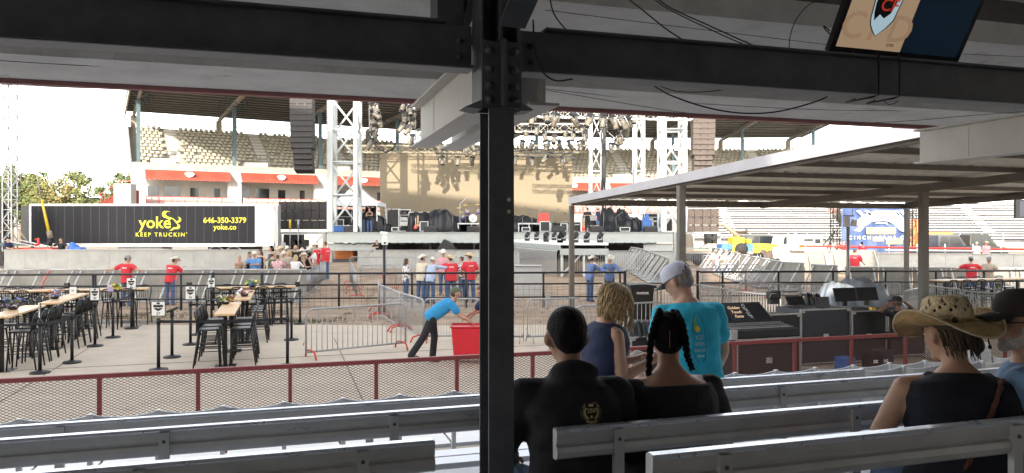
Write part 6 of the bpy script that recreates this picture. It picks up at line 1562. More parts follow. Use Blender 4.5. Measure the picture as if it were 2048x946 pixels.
def person(label, loc, yaw, H=1.75, lean=4, side=0, head=(0,0), armL=None, armR=None, legL=None, legR=None, seat=None, sex='m', bulk=1.0,
           skin='skin', hair='hair_brown', hairstyle='short', top='shirt_red', topkind='tee', bottom='jeans', shoes='boot', hat=None, hatm='hat_white',
           near=False, group=None, twist=0, extras=None, name='person', belly=0.0, hem=.0, legs=True, headroll=0, fingers=True, shw=1.0, wrinkle=0.0, vox=None, hs=1.0):
    """faces +Y before yaw; arms: (upper dir, fore dir) in body frame with x pointing outward for that side"""
    k = H/1.75; kh = k*hs; root = empty(name, (0,0,0), 0, label, 'person', group)
    lr = R(lean); sr = R(side)
    Sd = V(math.sin(sr), math.sin(lr), math.cos(lr)*math.cos(sr)).normalized()
    tw = R(twist); Rx = V(math.cos(tw), math.sin(tw), 0); Fr = Rx.cross(Sd)*-1; Fr = Sd.cross(Rx); Rx = Fr.cross(Sd).normalized()
    if Rx.x*math.cos(tw) < 0: Rx = -Rx
    legL = legL or (D(-.05,.02,-1), D(-.02,-.03,-1)); legR = legR or (D(.05,-.02,-1), D(.02,-.05,-1))
    armL = armL or HANG; armR = armR or HANG
    hipw = .095*k; TLn, SLn = .43*k, .42*k
    if seat is None:
        dl = min(legL[0].z*TLn+legL[1].z*SLn, legR[0].z*TLn+legR[1].z*SLn); pz = -dl+.085*k+.02
    else: pz = seat+.10*k
    P = V(0,0,pz)
    sp_ = lambda t: P+Sd*(t*k)
    w = bulk; fem = sex == 'f'; sw_ = (.160 if fem else .180)*shw
    N = sp_(.50); 
    hy, hpch = R(head[0]), R(head[1]); 
    Mh = Matrix.Rotation(math.atan2(Sd.x*0+0, 1)+hy+tw*0, 3, 'Z') @ Matrix.Rotation(-hpch, 3, 'X') @ Matrix.Rotation(R(headroll), 3, 'Y')
    neckd = (Sd*.6+(Mh@V(0,.12,1))*.6).normalized(); Hc = N+neckd*(.135*k)+Mh@V(0,.02*k,.02*k)
    def arm(sgn, A):
        u0 = V(A[0].x*sgn, A[0].y, A[0].z); f0 = V(A[1].x*sgn, A[1].y, A[1].z)
        sh = sp_(.412 if near else .430)+Rx*(sgn*sw_*k*w**.5); el = sh+u0.normalized()*(.285*k); wr = el+f0.normalized()*(.245*k)
        hd = V(A[2].x*sgn, A[2].y, A[2].z).normalized() if len(A) > 2 else f0.normalized()
        return sh, el, wr, hd
    AL, AR = arm(-1, armL), arm(1, armR)
    def leg(sgn, Lg):
        hp_ = P+V(sgn*hipw,0,-.02*k); kn = hp_+Lg[0].normalized()*TLn; an = kn+Lg[1].normalized()*SLn; return hp_, kn, an
    LL, LR = leg(-1, legL), leg(1, legR)
    ar = (.040 if fem else .047)*k*w**.6; hr = .083*k*w**.6
    voxel = vox or (.012 if near else .022); inf = .012 if near else .022
    wa = (.128 if fem else .150)*w+belly*.4
    TS = [(-.10,.155*w,.100*w),(-.02,.168*w,.112*w),(.06,.160*w,.108*w+belly*.5),(.16,wa,.100*w+belly),(.27,(.145 if fem else .162)*w,.108*w+belly*.5),(.37,(.155 if fem else .175)*w,.108*w),(.44,(.135 if fem else .150)*w,.090*w),(.485,.080*w**.5,.068),(.52,.060,.058)]
    def torso(mb, e=0.0, t0=-.2, t1=1.0, low=None):
        secs = []
        for t, a, b_ in TS:
            if t < t0 or t > t1: continue
            secs.append((sp_(t), Rx, Fr, a*k+e, b_*k+e))
        if low: 
            c0 = secs[0]; secs.insert(0, (c0[0]-V(0,0,low), Rx, Fr, c0[3]*1.03, c0[4]*1.05))
        loft(mb, secs)
    def body(mb):
        torso(mb); capsule(mb, sp_(.47), Hc-Mh@V(0,.02*k,.05*k), .056*k, .052*k)
        # head
        def hl(x, y, z): return Hc+Mh@(V(x,y,z)*kh)
        mb.ell(hl(0,-.008,.022), (.074*kh,.094*kh,.088*kh), Mh, 18, 12); mb.ell(hl(0,.012,-.035), (.060*kh,.072*kh,.072*kh), Mh, 16, 10); mb.ell(hl(0,.062,-.088), (.028*kh,.026*kh,.024*kh), Mh)
        mb.ell(hl(0,.074,.018), (.050*kh,.018*kh,.014*kh), Mh)
        loft(mb, [(hl(0,.080,.020), Mh@V(1,0,0), Mh@V(0,1,0), .008*kh, .008*kh), (hl(0,.095,-.012), Mh@V(1,0,0), Mh@V(0,1,0), .013*kh, .014*kh), (hl(0,.092,-.028), Mh@V(1,0,0), Mh@V(0,1,0), .018*kh, .012*kh)], 8)
        for sx in (-1, 1): mb.ell(hl(sx*.040,.060,-.022), (.022*kh,.020*kh,.020*kh), Mh); mb.ell(hl(sx*.080,-.006,-.006), (.014*kh,.020*kh,.032*kh), Mh @ Matrix.Rotation(R(22*sx), 3, 'Z'))
        mb.ell(hl(0,.082,-.052), (.026*kh,.012*kh,.010*kh), Mh)
        for sh, el, wr, hd in (AL, AR):
            capsule(mb, sh, el, ar*1.12, ar*.86); capsule(mb, el, el.lerp(wr, .35), ar*.86, ar*.90); capsule(mb, el.lerp(wr,.35), wr, ar*.88, ar*.60)
            capsule(mb, sp_(.44), sh, .055*k, ar*1.15); capsule(mb, wr, wr+hd*(.055*k), .027*k, .033*k)
            sd = hd.cross(V(0,0,1)); sd = sd.normalized() if sd.length > .2 else V(1,0,0); capsule(mb, wr+hd*(.045*k)+sd*.015*k, wr+hd*(.07*k)+sd*.018*k, .017*k, .015*k); capsule(mb, wr+hd*(.045*k)-sd*.015*k, wr+hd*(.07*k)-sd*.018*k, .017*k, .015*k)
        for hp_, kn, an in (LL, LR):
            capsule(mb, hp_, kn, hr*.98, hr*.66); capsule(mb, kn, kn.lerp(an,.35), hr*.66, hr*.64); capsule(mb, kn.lerp(an,.35), an, hr*.62, .040*k); capsule(mb, an, an+V(0,.10*k,-.03*k), .038*k, .030*k)
    def fing(mb):
        mb.cur = 0
        for i, (sh, el, wr, hd) in enumerate((AL, AR)):
            sgn = -1 if i == 0 else 1
            pal = V(0,0,-1) if abs(hd.z) < .75 else V(-sgn,0,0); pal = (pal-hd*pal.dot(hd)).normalized(); sd = hd.cross(pal).normalized()
            if sd.dot(V(-sgn, .6, 0)) < 0: sd = -sd     # towards the thumb
            fr = .0085*k if near else .010*k
            for j, (o_, l_) in enumerate(((.026,.072),(.009,.080),(-.009,.075),(-.026,.058))):
                b0 = wr+hd*(.068*k)+sd*(o_*k); d1 = (hd+pal*.25).normalized(); d2 = (hd*.75+pal*.75).normalized(); l_ *= k
                mb.path([b0, b0+d1*l_*.45, b0+d1*l_*.45+d2*l_*.32, b0+d1*l_*.45+d2*l_*.55], [fr, fr*.95, fr*.85, fr*.5], 6)
            b0 = wr+hd*(.028*k)+sd*(.024*k); d1 = (hd*.65+sd*.75).normalized(); d2 = (hd*.9+pal*.45+sd*.15).normalized()
            mb.path([b0, b0+d1*.030*k, b0+d1*.030*k+d2*.026*k, b0+d1*.030*k+d2*.038*k], [fr*1.2, fr*1.1, fr*.95, fr*.5], 6)
        def hl(x, y, z): return Hc+Mh@(V(x,y,z)*kh)
        for sx in (-1, 1):
            mb.cur = 1; mb.ell(hl(sx*.030,.074,.002), (.013*kh,.010*kh,.0085*kh), Mh, 10, 6); mb.cur = 2; mb.ell(hl(sx*.030,.0825,.002), (.0055*k,.003*k,.0055*k), Mh, 8, 5)
            mb.ell(hl(sx*.031,.082,.022), (.018*k,.006*k,.004*k), Mh, 8, 5)
        mb.cur = 3; mb.ell(hl(0,.0895,-.052), (.020*k,.006*k,.0045*k), Mh, 10, 5); mb.cur = 0
    defm('eye_white', (.75,.74,.72), .3, var=0); defm('lips', (.38,.13,.11), .5, var=0)
    B = remesh(body, voxel, [skin, 'eye_white', 'hair_dark', 'lips'], 'body', root, 3, fing if fingers else None)
    wr_rng = random.Random(sum(ord(ch) for ch in label))
    ph = [wr_rng.uniform(0,6) for _ in range(6)]
    def crease(co, amp=.004):
        if not near and not wrinkle: return co
        a = wrinkle or amp; x, y, z = co[:,0], co[:,1], co[:,2]
        d_ = np.sin(z*34+x*16+ph[0]+2.2*np.sin(x*9+ph[1]))*np.sin(x*13-z*11+ph[2]) + .7*np.sin(z*52-x*30+ph[3])*np.sin(x*21+z*8+ph[4])
        c0 = np.array([0,0]); dx = co[:,:2]-co[:,:2].mean(0); nrm_ = np.linalg.norm(dx, axis=1, keepdims=True)+1e-6
        co[:,:2] += dx/nrm_*(d_*a)[:,None]; return co
    def arms_cloth(mb, frac, e):
        for sh, el, wr, hd in (AL, AR):
            capsule(mb, sp_(.38 if topkind == 'scoop' else .42)+(sh-sp_(.43))*.2, sh, .062*k*w**.5, ar*1.15+e)
            if frac <= 1:
                end = sh.lerp(el, frac); capsule(mb, sh, end, ar*1.15+e, ar*(1.15-.15*frac)+e*1.5)
            else:
                capsule(mb, sh, el, ar*1.15+e, ar*.95+e); capsule(mb, el, el.lerp(wr, frac-1), ar*.95+e, ar*.68+e)
    def topf(mb):
        lowx = (.06+hem)*k
        torso(mb, inf+.004, -.11, {'tank': .485 if near else .45, 'scoop': .45}.get(topkind, .50), low=lowx if not seat else None)
        if topkind in ('tee', 'scoop'): arms_cloth(mb, .62, inf)
        elif topkind == 'long': arms_cloth(mb, 1.93, inf*.9)
        elif topkind == 'hoodie': arms_cloth(mb, 1.95, inf*1.5); mb.ell(sp_(.50)-Fr*.035*k, (.105*k,.090*k,.050*k)); mb.ell(sp_(.505)-Fr*.075*k, (.11*k,.060*k,.055*k)); 
        elif topkind == 'tank':
            for sh, el, wr, hd in (AL, AR): capsule(mb, sp_(.40)+(sh-sp_(.43))*.45, sp_(.475)+(sh-sp_(.43))*.55, .045*k, .030*k)
            torso(mb, inf, .3, .46)
    tp = remesh(topf, voxel, [top], 'shirt', root, 3, post=crease)
    if legs:
        def botf(mb):
            torso(mb, inf*.8, -.11, .02); mb.ell(P-V(0,.0,.05*k), ((.165*k*w+inf), (.11*k*w+inf), .09*k))
            for hp_, kn, an in (LL, LR):
                e = inf*.8
                if bottom == 'shorts': capsule(mb, hp_, kn.lerp(hp_, .15), hr+e, hr*.8+e*1.3); continue
                capsule(mb, hp_, kn, hr+e, hr*.68+e); capsule(mb, kn, an-V(0,0,.015), hr*.68+e, .052*k+e)
        remesh(botf, voxel, ['jeans' if bottom == 'shorts' else bottom], 'trousers', root, 2)
        def shf(mb):
            for hp_, kn, an in (LL, LR):
                toe = V(0,1,0); mb.ell(an+V(0,.0,-.035*k), (.045*k,.06*k,.045*k)); mb.ell(an+toe*.08*k+V(0,0,-.055*k), (.045*k,.095*k,.030*k))
        for i_, (hp_, kn, an) in enumerate((LL, LR)):
            mb = MB(); mb.ell(an+V(0,0,-.035*k), (.046*k,.06*k,.048*k)); mb.ell(an+V(0,.075*k,-.055*k), (.045*k,.10*k,.032*k), None, 12, 7); mb.build('shoe', shoes, root)
    def hl(x, y, z): return Hc+Mh@(V(x,y,z)*kh)
    if hairstyle != 'bald':
        def hairf(mb):
            mb.ell(hl(0,-.018,.034), ((.078 if hairstyle == 'short' else .082)*kh,.096*kh,.088*kh), Mh, 18, 12)
            if hairstyle == 'short': mb.ell(hl(0,-.050,-.01), (.068*kh,.055*kh,.062*kh), Mh)
            if hairstyle in ('long', 'bob'):
                dn = Vector((0,0,-1)); L_ = .26 if hairstyle == 'long' else .15
                b0 = hl(0,-.050,.01); loft(mb, [(b0, Rx, Fr, .086*kh, .060*kh), (b0+dn*L_*.5*kh-Fr*.03*kh, Rx, Fr, .100*kh, .050*kh), (b0+dn*L_*kh-Fr*.05*kh, Rx, Fr, .070*kh, .035*kh)], 14)
                for sx in (-1,1): capsule(mb, hl(sx*.068,.010,.02), hl(sx*.075,.0,-.10), .026*kh, .022*kh)
            if hairstyle == 'bun': mb.ell(hl(0,-.11,.05), (.04*kh,)*3)
            if hairstyle == 'pony': capsule(mb, hl(0,-.10,.02), hl(0,-.13,-.18), .03*kh, .018*kh)
        def hcrease(co): 
            x, y, z = co[:,0], co[:,1], co[:,2]; d_ = np.sin(x*150+y*90+3*np.sin(z*18+x*8))*.0025
            co[:,0] += d_; co[:,1] += d_; return co
        remesh(hairf, .010 if near else .016, [hair], 'hair', root, 2, post=hcrease if near else None)
    if hat == 'cowboy': cowboy_hat(root, hl, Mh, k, hatm)
    if hat == 'cap': cap(root, hl, Mh, k, hatm)
    if extras: extras(root, dict(P=P, sp=sp_, Rx=Rx, Fr=Fr, hl=hl, Mh=Mh, k=k, AL=AL, AR=AR, LL=LL, LR=LR, shirt=tp, body=B, N=N))
    if top == 'shirt_red' and H > 1 and not near:       # white lettering strip on the back
        mb = MB()
        for j, x in enumerate(np.linspace(-.075,.075,8)):
            c = sp_(.345)+Rx*x*k-Fr*((.108*w+.0)*k+inf+.016 - abs(x)*.10); mb.bar(c-Sd*.018, c+Sd*.018, .015, .006, up=Fr)
        mb.build('back_print', 'sign_white', tp)
    root.location = loc; root.rotation_euler = (0,0,yaw)
    return root
def cowboy_hat(root, hl, Mh, k, m, sc=1.0, curl=.055):
    mb = MB(); n = 36; rings = [(.085,.100,.052,0),(.115,.13,.048,0),(.150,.165,.048,.4),(.178,.195,.05,1.0)]
    vs = []
    for th_ in (0, .006):
        for a, b_, z, cu in rings:
            for i in range(n):
                t = 2*math.pi*i/n; x, y = math.cos(t)*a*sc, math.sin(t)*b_*sc; zz = z + cu*curl*(math.cos(t)**2)*1.15 - cu*.018*math.sin(t)**2 + th_
                vs.append(hl(x, y-.005, zz))
    m4 = 4; fs = []
    for side in (0, 1):
        o_ = side*m4*n
        for r_ in range(m4-1):
            for i in range(n): 
                q = (o_+r_*n+i, o_+r_*n+(i+1) % n, o_+(r_+1)*n+(i+1) % n, o_+(r_+1)*n+i); fs.append(q if side else q[::-1])
    for i in range(n): fs.append((3*n+i, 3*n+(i+1) % n, m4*n+3*n+(i+1) % n, m4*n+3*n+i))
    mb.smooth = True; mb.add(vs, fs); H_ = mb.build('hat', m, root)
    mb = MB(); vs = []; prof = [(.088,.103,.050),(.086,.101,.085),(.080,.094,.125),(.070,.086,.155),(.05,.066,.165),(.0,.0,.150)]
    for a, b_, z in prof:
        for i in range(n):
            t = 2*math.pi*i/n; x, y = math.cos(t)*a*sc, math.sin(t)*b_*sc; pinch = 1-.16*max(0, (z-.09)/.07)*max(0, math.sin(t))**2
            vs.append(hl(x*pinch, y-.005, z-.012*(1-abs(math.cos(t)))*(z > .15)))
    mb.smooth = True; mb.add(vs, [(r_*n+i, r_*n+(i+1) % n, (r_+1)*n+(i+1) % n, (r_+1)*n+i) for r_ in range(len(prof)-1) for i in range(n)]); mb.build('hat_crown', m, H_)
    return H_
def cap(root, hl, Mh, k, m, back=None):
    mb = MB(); n = 24; prof = [(.085,.102,.028),(.086,.103,.05),(.082,.098,.08),(.068,.082,.108),(.04,.05,.125),(.0,.0,.130)]; vs = []
    for a, b_, z in prof:
        for i in range(n): t = 2*math.pi*i/n; vs.append(hl(math.cos(t)*a, math.sin(t)*b_-.006, z))
    mb.smooth = True; mb.add(vs, [(r_*n+i, r_*n+(i+1) % n, (r_+1)*n+(i+1) % n, (r_+1)*n+i) for r_ in range(len(prof)-1) for i in range(n)]); C_ = mb.build('cap', m, root)
    mb = MB(); vs = []; n2 = 10
    for z_ in (0, -.006):
        for i in range(n2+1):
            t = -1+2*i/n2; x = t*.074; vs.append(hl(x, .070+.022*(1-t*t), .040-.008*t*t+z_)); vs.append(hl(x*.92, .085+.085*math.sqrt(max(0,1-t*t*.98)), .030-.022*t*t+z_))
    o_ = 2*(n2+1); fs = [(2*i,2*i+2,2*i+3,2*i+1) for i in range(n2)]+[(o_+2*i,o_+2*i+1,o_+2*i+3,o_+2*i+2) for i in range(n2)]+[(2*i+1,2*i+3,o_+2*i+3,o_+2*i+1) for i in range(n2)]
    mb.add(vs, fs); mb.build('cap_bill', back or m, C_)
    return C_
cols = dict(midnight=(.008,.010,.020), navy=(.02,.03,.08), black=(.015,.015,.018), polo_blue=(.03,.27,.55), sky=(.30,.42,.62), pale_blue=(.42,.50,.68), cream=(.62,.56,.44), floral=(.30,.30,.34), pink=(.62,.33,.36),
   olive=(.12,.14,.09), cobalt=(.10,.25,.50), white=(.70,.68,.68), plaid=(.42,.16,.17), beige=(.42,.37,.30), denim_sh=(.13,.20,.40), turquoise=(.025,.42,.60), tee_blue=(.16,.27,.45), tan=(.40,.30,.2), grey=(.25,.25,.26), slate=(.06,.09,.10))
for k_, c_ in cols.items(): defm('cloth_'+k_, c_, .85, var=.14, scale=10, bump=.3, bscale=25)
defm('cloth_floral', (.1,.1,.1)); M['cloth_floral'].node_tree.nodes['Principled BSDF'].inputs['Roughness'].default_value = .9
def pattern_cloth(key, c1, c2, scale, kind):
    m = M['cloth_'+key]; t = m.node_tree; b = t.nodes['Principled BSDF']; tc = t.nodes.new('ShaderNodeTexCoord')
    if kind == 'spots':
        n = t.nodes.new('ShaderNodeTexVoronoi'); n.inputs['Scale'].default_value = scale; out = n.outputs['Distance']; t.links.new(tc.outputs['Object'], n.inputs['Vector'])
    else:
        n = t.nodes.new('ShaderNodeTexChecker'); n.inputs['Scale'].default_value = scale; out = n.outputs['Fac']; t.links.new(tc.outputs['Object'], n.inputs['Vector'])
    r_ = t.nodes.new('ShaderNodeValToRGB'); r_.color_ramp.interpolation = 'CONSTANT' if kind == 'spots' else 'LINEAR'; r_.color_ramp.elements[0].color = (*c1,1); r_.color_ramp.elements[1].color = (*c2,1); r_.color_ramp.elements[1].position = .42 if kind == 'spots' else 1
    t.links.new(out, r_.inputs['Fac']); t.links.new(r_.outputs[0], b.inputs['Base Color'])
pattern_cloth('floral', (.02,.02,.03), (.70,.68,.70), 14, 'spots'); pattern_cloth('plaid', (.55,.14,.16), (.70,.62,.62), 18, 'check')
FOLD = (D(.25,.45,-.75), D(-.75,.65,.15)); LEANF = (D(.25,.75,-.55), D(-.35,.95,.05)); HIP = (D(.45,-.1,-.85), D(-.75,.5,-.35))
def G(px_, Y, z=None): p = gnd(px_, Y); p.z = ground_z(Y) if z is None else z; return p
toCam = R(180)
grpS = 'people in red shirts'
# --- the pair leaning on the fence
person('man in a red shirt and grey cap with both arms spread along the fence rail', G(253,26.55), R(-6), 1.83, 3, head=(-60,0), armL=(D(.80,-.35,-.45), D(.97,-.15,-.05)), armR=(D(.80,-.35,-.45), D(.97,-.15,-.05)), top='shirt_red', hat='cap', hatm='cloth_grey', belly=.02, hair='hair_dark')
person('person in a red shirt and cream cowboy hat leaning over the barrier at the left', G(340,26.9), R(-8), 1.76, 16, side=4, head=(-25,14), armL=LEANF, armR=(D(.35,.6,-.6), D(-.5,.8,.1)), top='shirt_red', hat='cowboy', hatm='hat_white')
# --- cowboy group
person('woman with long brown hair in a black and white floral shirt beside the cowboys', G(812,28.3), R(-62), 1.66, 0, head=(-10,0), armL=HANG, armR=(D(.1,.3,-1), D(-.3,.8,-.3)), sex='f', hairstyle='long', top='cloth_floral', topkind='tee')
person('man in a cream shirt and wide cream cowboy hat with his back to us', G(842,27.6), R(-30), 1.80, 10, head=(-15,-4), armL=HANG, armR=(D(.5,.7,-.45), D(-.1,.98,-.1)), top='cloth_cream', topkind='long', hat='cowboy', belly=.02)
person('man in a pale blue shirt and white cap reaching over the fence', G(861,27.5), R(-22), 1.74, 12, head=(-30,5), armL=HANG, armR=(D(.75,.6,-.15), D(.8,.6,-.05)), top='cloth_pale_blue', topkind='long', hat='cap', hatm='hat_white', belly=.03, hair='hair_grey')
person('man in a pink shirt and white cowboy hat facing the group', G(887,30.6), R(170), 1.86, 0, head=(5,8), top='cloth_pink', topkind='long', hat='cowboy')
person('heavy man in a red shirt and straw hat resting one arm on the rail', G(902,27.7), R(18), 1.78, 8, head=(15,-2), armL=(D(.7,.6,-.35), D(.2,.9,.1)), armR=HANG, top='shirt_red', hat='cowboy', hatm='straw', belly=.05, bulk=1.15)
person('man in a red shirt and straw cowboy hat standing right of the group', G(940,28.0), R(22), 1.84, 2, head=(30,0), armL=(D(.3,.1,-.9), D(-.3,.6,-.6)), armR=(D(.4,-.1,-.9), D(-.2,.3,-.9)), top='shirt_red', hat='cowboy', hatm='straw', belly=.03, bulk=1.08)
person('person in a patterned shirt mostly hidden behind the man at the right of the group', G(924,29.3), R(60), 1.68, 0, top='cloth_floral', hairstyle='short')
# --- two cowboys
person('cowboy in a blue shirt and white hat resting his forearms on the fence', G(1180,28.2), R(-62), 1.74, 10, head=(10,0), armL=LEANF, armR=LEANF, top='cloth_denim_sh', topkind='long', hat='cowboy')
person('cowboy in a blue shirt, white hat and dark trousers behind the gate post', G(1219,28.0), R(172), 1.76, 4, head=(15,8), armL=(D(.6,.4,-.6), D(.3,.9,-.1)), armR=(D(.3,.6,-.6), D(-.6,.6,0)), top='cloth_denim_sh', topkind='long', bottom='trouser_black', hat='cowboy')
# --- bending man
person('man in a bright blue shirt and dark cap bending forward to push the red bin', G(864,15.25), R(-77), 1.80, 56, head=(5,-20), armL=(D(.1,.70,-.75), D(-.05,.80,-.55)), armR=(D(.1,.55,-.80), D(-.05,.85,-.50)), legL=(D(-.05,.15,-1), D(-.02,-.10,-1)), legR=(D(.05,-.42,-.9), D(.02,-.62,-.85)), top='cloth_polo_blue', bottom='trouser_black', hat='cap', hatm='cloth_olive', belly=.02)
person('person in dark navy clothes beside the red bin mostly hidden by the column', G(996,15.6), R(70), 1.70, 40, head=(0,10), armL=(D(.1,.6,-.8), D(0,.8,-.5)), armR=(D(.1,.6,-.8), D(0,.8,-.5)), top='cloth_navy', bottom='trouser_black', hairstyle='short')
# --- behind the left wall
person('man in a navy shirt and dark cap at the far left behind the wall', G(15,44.2), R(-100), 1.84, 4, head=(0,-15), armR=(D(.1,.4,-.8), D(-.1,.95,-.1)), armL=(D(.1,.4,-.8), D(-.1,.95,-.1)), top='cloth_navy', hat='cap', hatm='cloth_black')
person('man in a black shirt leaning on the wall in front of the black trailer', G(124,43.4), R(178), 1.83, 8, head=(0,5), armL=(D(.8,.3,-.5), D(.3,.8,-.3)), armR=(D(.9,.2,-.4), D(.3,.8,-.3)), top='cloth_black')
# --- waiting crowd
cr = [(478,34.2,-150,'f','cloth_tan','tank','hair_blonde','bun',None,None,'woman with braided blonde hair leaning on the barrier, leftmost of the crowd',1.58),
 (497,35.0,-120,'f','cloth_black','tank','hair_brown','pony',None,None,'woman in a black top with tied back hair left of the man in blue',1.68),
 (511,34.1,170,'m','cloth_cobalt','tee','hair_brown','short','cap','hat_white','big man in a blue shirt and white cap resting his arms on the barrier',1.74),
 (523,37.5,160,'f','cloth_black','tank','hair_brown','long',None,None,'woman with long brown hair behind the man in blue',1.74),
 (543,34.6,-40,'m','cloth_olive','tee','hair_brown','short','cap','cloth_tan','young man in a grey green shirt and brown cap in the crowd',1.68),
 (555,33.9,10,'m','cloth_plaid','long','hair_brown','short',None,None,'person in a red and white checked shirt with his back to us',1.60),
 (551,36.5,170,'f','cloth_tan','tee','hair_blonde','short',None,None,'blond person just behind the checked shirt',1.70),
 (571,36.0,150,'m','cloth_beige','tee','hair_brown','short','cap','hat_white','man in a beige patterned shirt and white cap facing us',1.70),
 (564,38.5,165,'m','cloth_beige','long','hair_brown','short','cowboy','straw','man in a straw hat facing us at the back of the crowd',1.80),
 (546,39.0,150,'f','cloth_slate','tank','hair_dark','long',None,None,'dark haired woman standing at the far left back of the crowd',1.84),
 (582,36.8,120,'f','cloth_beige','tee','hair_blonde','bob',None,None,'blonde woman in beige left of the white hats',1.70),
 (590,33.8,-5,'f','cloth_white','long','hair_blonde','long',None,None,'woman with long blonde hair in a white shirt, back to us at the barrier',1.60),
 (599,37.0,-60,'m','cloth_black','tee','hair_brown','short','cowboy','hat_white','person in a white hat in the middle of the crowd',1.72),
 (604,36.0,-70,'f','cloth_black','tank','hair_blonde','long','cowboy','hat_white','blonde woman in a white hat and black top in the crowd',1.60),
 (592,40.0,180,'m','cloth_black','tee','hair_brown','bald',None,None,'bald man at the back of the crowd',1.84),
 (606,40.0,170,'m','cloth_beige','tee','hair_brown','bald',None,None,'second bald person at the back of the crowd, to the right',1.74),
 (612,37.6,-80,'m','cloth_white','tee','hair_brown','short','cowboy','hat_white','person in a white hat next to the woman in black',1.72),
 (616,36.6,-75,'f','cloth_black','tank','hair_dark','long','cap','cloth_olive','woman in black with a brown cap leaning on the side barrier',1.70),
 (575,40.5,175,'m','cloth_white','tee','hair_grey','short','cowboy','hat_white','person in a pale hat at the back between the straw hat and the bald man',1.74),
 (622,40.2,175,'m','cloth_white','tee','hair_grey','short','cowboy','hat_white','person in a pale hat at the right back of the crowd',1.76)]
for (px_, Y, yw, sx_, tp_, tk_, hr_, hs2, ht, hm, lab, h_) in cr:
    Y0_ = Y; Y = 30.0+(Y-33.8)*.65; h_ = h_+.11 if Y0_ < 35.5 else h_+.06
    person(lab, G(px_,Y), R(yw), h_, 6, head=(random.uniform(-12,12), 4), sex=sx_, top=tp_, topkind=tk_, hair=hr_, hairstyle=hs2, hat=ht, hatm=hm or 'hat_white',
       armL=LEANF if Y0_ < 35.5 else HANG, armR=LEANF if Y0_ < 35.5 else (D(.2,.3,-.9), D(-.3,.8,.1)), belly=.03 if 'big' in lab else 0, bulk=1.15 if 'big' in lab else 1, bottom='jeans')
person('man in a red shirt, white hat and dark trousers with folded arms by the crowd', G(634,36.6), R(70), 1.80, 2, head=(5,6), armL=FOLD, armR=FOLD, top='shirt_red', bottom='trouser_black', hat='cowboy', belly=.02)
person('tall man in a red shirt and blue jeans standing right of the crowd', G(651,36.6), R(60), 1.92, 0, head=(5,0), armL=(D(.1,.1,-1), D(-.1,.5,-.8)), armR=HANG, top='shirt_red', belly=.04, bulk=1.08)
# --- on stage
person('woman with reddish hair in black and jeans on the stage, left of the pair', V(at(727,0,54).x,54,ZD), R(-60), 1.72, 0, sex='f', hair='hair_brown', hairstyle='bob', top='cloth_black', topkind='tee', armR=(D(.1,.4,-.8),D(-.3,.8,.2)))
person('woman in a black tank top with folded arms on the stage, right of the pair', V(at(739,0,53.6).x,53.6,ZD), R(178), 1.76, 0, sex='f', hair='hair_brown', hairstyle='bob', top='cloth_black', topkind='tank', armL=FOLD, armR=FOLD)
person('man in black holding a guitar on the right of the stage', V(at(1175,0,54).x,54,ZD), R(170), 1.76, 0, top='cloth_black', bottom='trouser_black', hat='cap', hatm='cloth_black', armL=FOLD, armR=FOLD)
person('man in dark shirt and blue shorts with bare calves on the stage', V(at(1196,0,54).x,54,ZD), R(60), 1.78, 0, top='cloth_navy', bottom='shorts', hat='cap', hatm='cloth_tan')
# --- person working below the stage
person('worker sitting under the stage deck above the wall left of the lamp pole', V(at(757,0,48).x,48,.5), R(150), 1.6, 20, top='cloth_black', armL=LEANF, armR=LEANF)
# --- right hand crowd
for i, (px_, Y, yw, tp_, sx_, hr_, hs2, ht, lab) in enumerate([(1434,41,90,'cloth_pink','f','hair_brown','short',None,'person in pink at the left end of the sitting row on the right'),
   (1447,40,-170,'cloth_beige','m','hair_brown','short',None,'person in beige with arms on the rail, second in the row on the right'),(1459,40,-160,'cloth_white','f','hair_dark','bob',None,'dark haired person in white, third in the row on the right'),
   (1470,40,160,'cloth_tan','f','hair_brown','long',None,'long haired person in tan, fourth in the row on the right'),(1481,39.6,150,'cloth_tan','f','hair_dark','bob',None,'person in tan with raised hand, fifth in the row on the right'),
   (1503,38.5,20,'cloth_pale_blue','m','hair_grey','short','cowboy','person in a pale blue shirt and white hat leaning on the sunlit barriers')]):
    person(lab, G(px_,Y,-.05), R(yw), 1.62, 12, sex=sx_, top=tp_, hair=hr_, hairstyle=hs2, hat=ht, armL=LEANF, armR=LEANF if i != 4 else (D(.2,.6,.2), D(-.4,.1,.9)))
person('person in red with hands on hips far off at the blue banner', G(1687,50,.3), R(175), 1.72, 0, top='shirt_red', armL=HIP, armR=HIP)
person('person in red bending over the wall in front of the blue banner', G(1727,47.5,.3), R(-5), 1.74, 30, head=(0,-10), top='shirt_red', armL=HANG, armR=HANG, hair='hair_dark')
person('person in a bright red shirt standing in the sun among the barriers', G(1710,35,.05), R(-30), 1.80, 4, head=(-20,0), top='shirt_red', belly=.03, armR=(D(.3,.3,-.8), D(.2,.7,-.3)))
person('person in white and a cap behind the right wall beside the vehicles', G(1953,47,.35), R(175), 1.62, 0, top='cloth_white', hat='cap', hatm='hat_white')
person('person in pink and a straw hat behind the right wall beside the vehicles', G(1972,47,.35), R(175), 1.64, 0, top='cloth_pink', hat='cowboy', hatm='straw')
person('man in an orange red shirt with both arms spread on the fence at the right', G(1943,28.4), R(-10), 1.72, 4, side=0, head=(-20,0), top='shirt_red', armL=(D(.8,.2,-.4), D(.8,.3,-.4)), armR=(D(.8,.2,-.5), D(.8,.35,-.2)), hat='cap', hatm='cloth_grey', belly=.03)
person('man in a beige shirt and grey cap facing us behind the right hand fence', G(1977,28.6), R(165), 1.70, 2, head=(10,0), top='cloth_beige', hat='cap', hatm='cloth_grey', armL=LEANF, armR=(D(.2,.3,-.9), D(-.3,.8,-.1)))
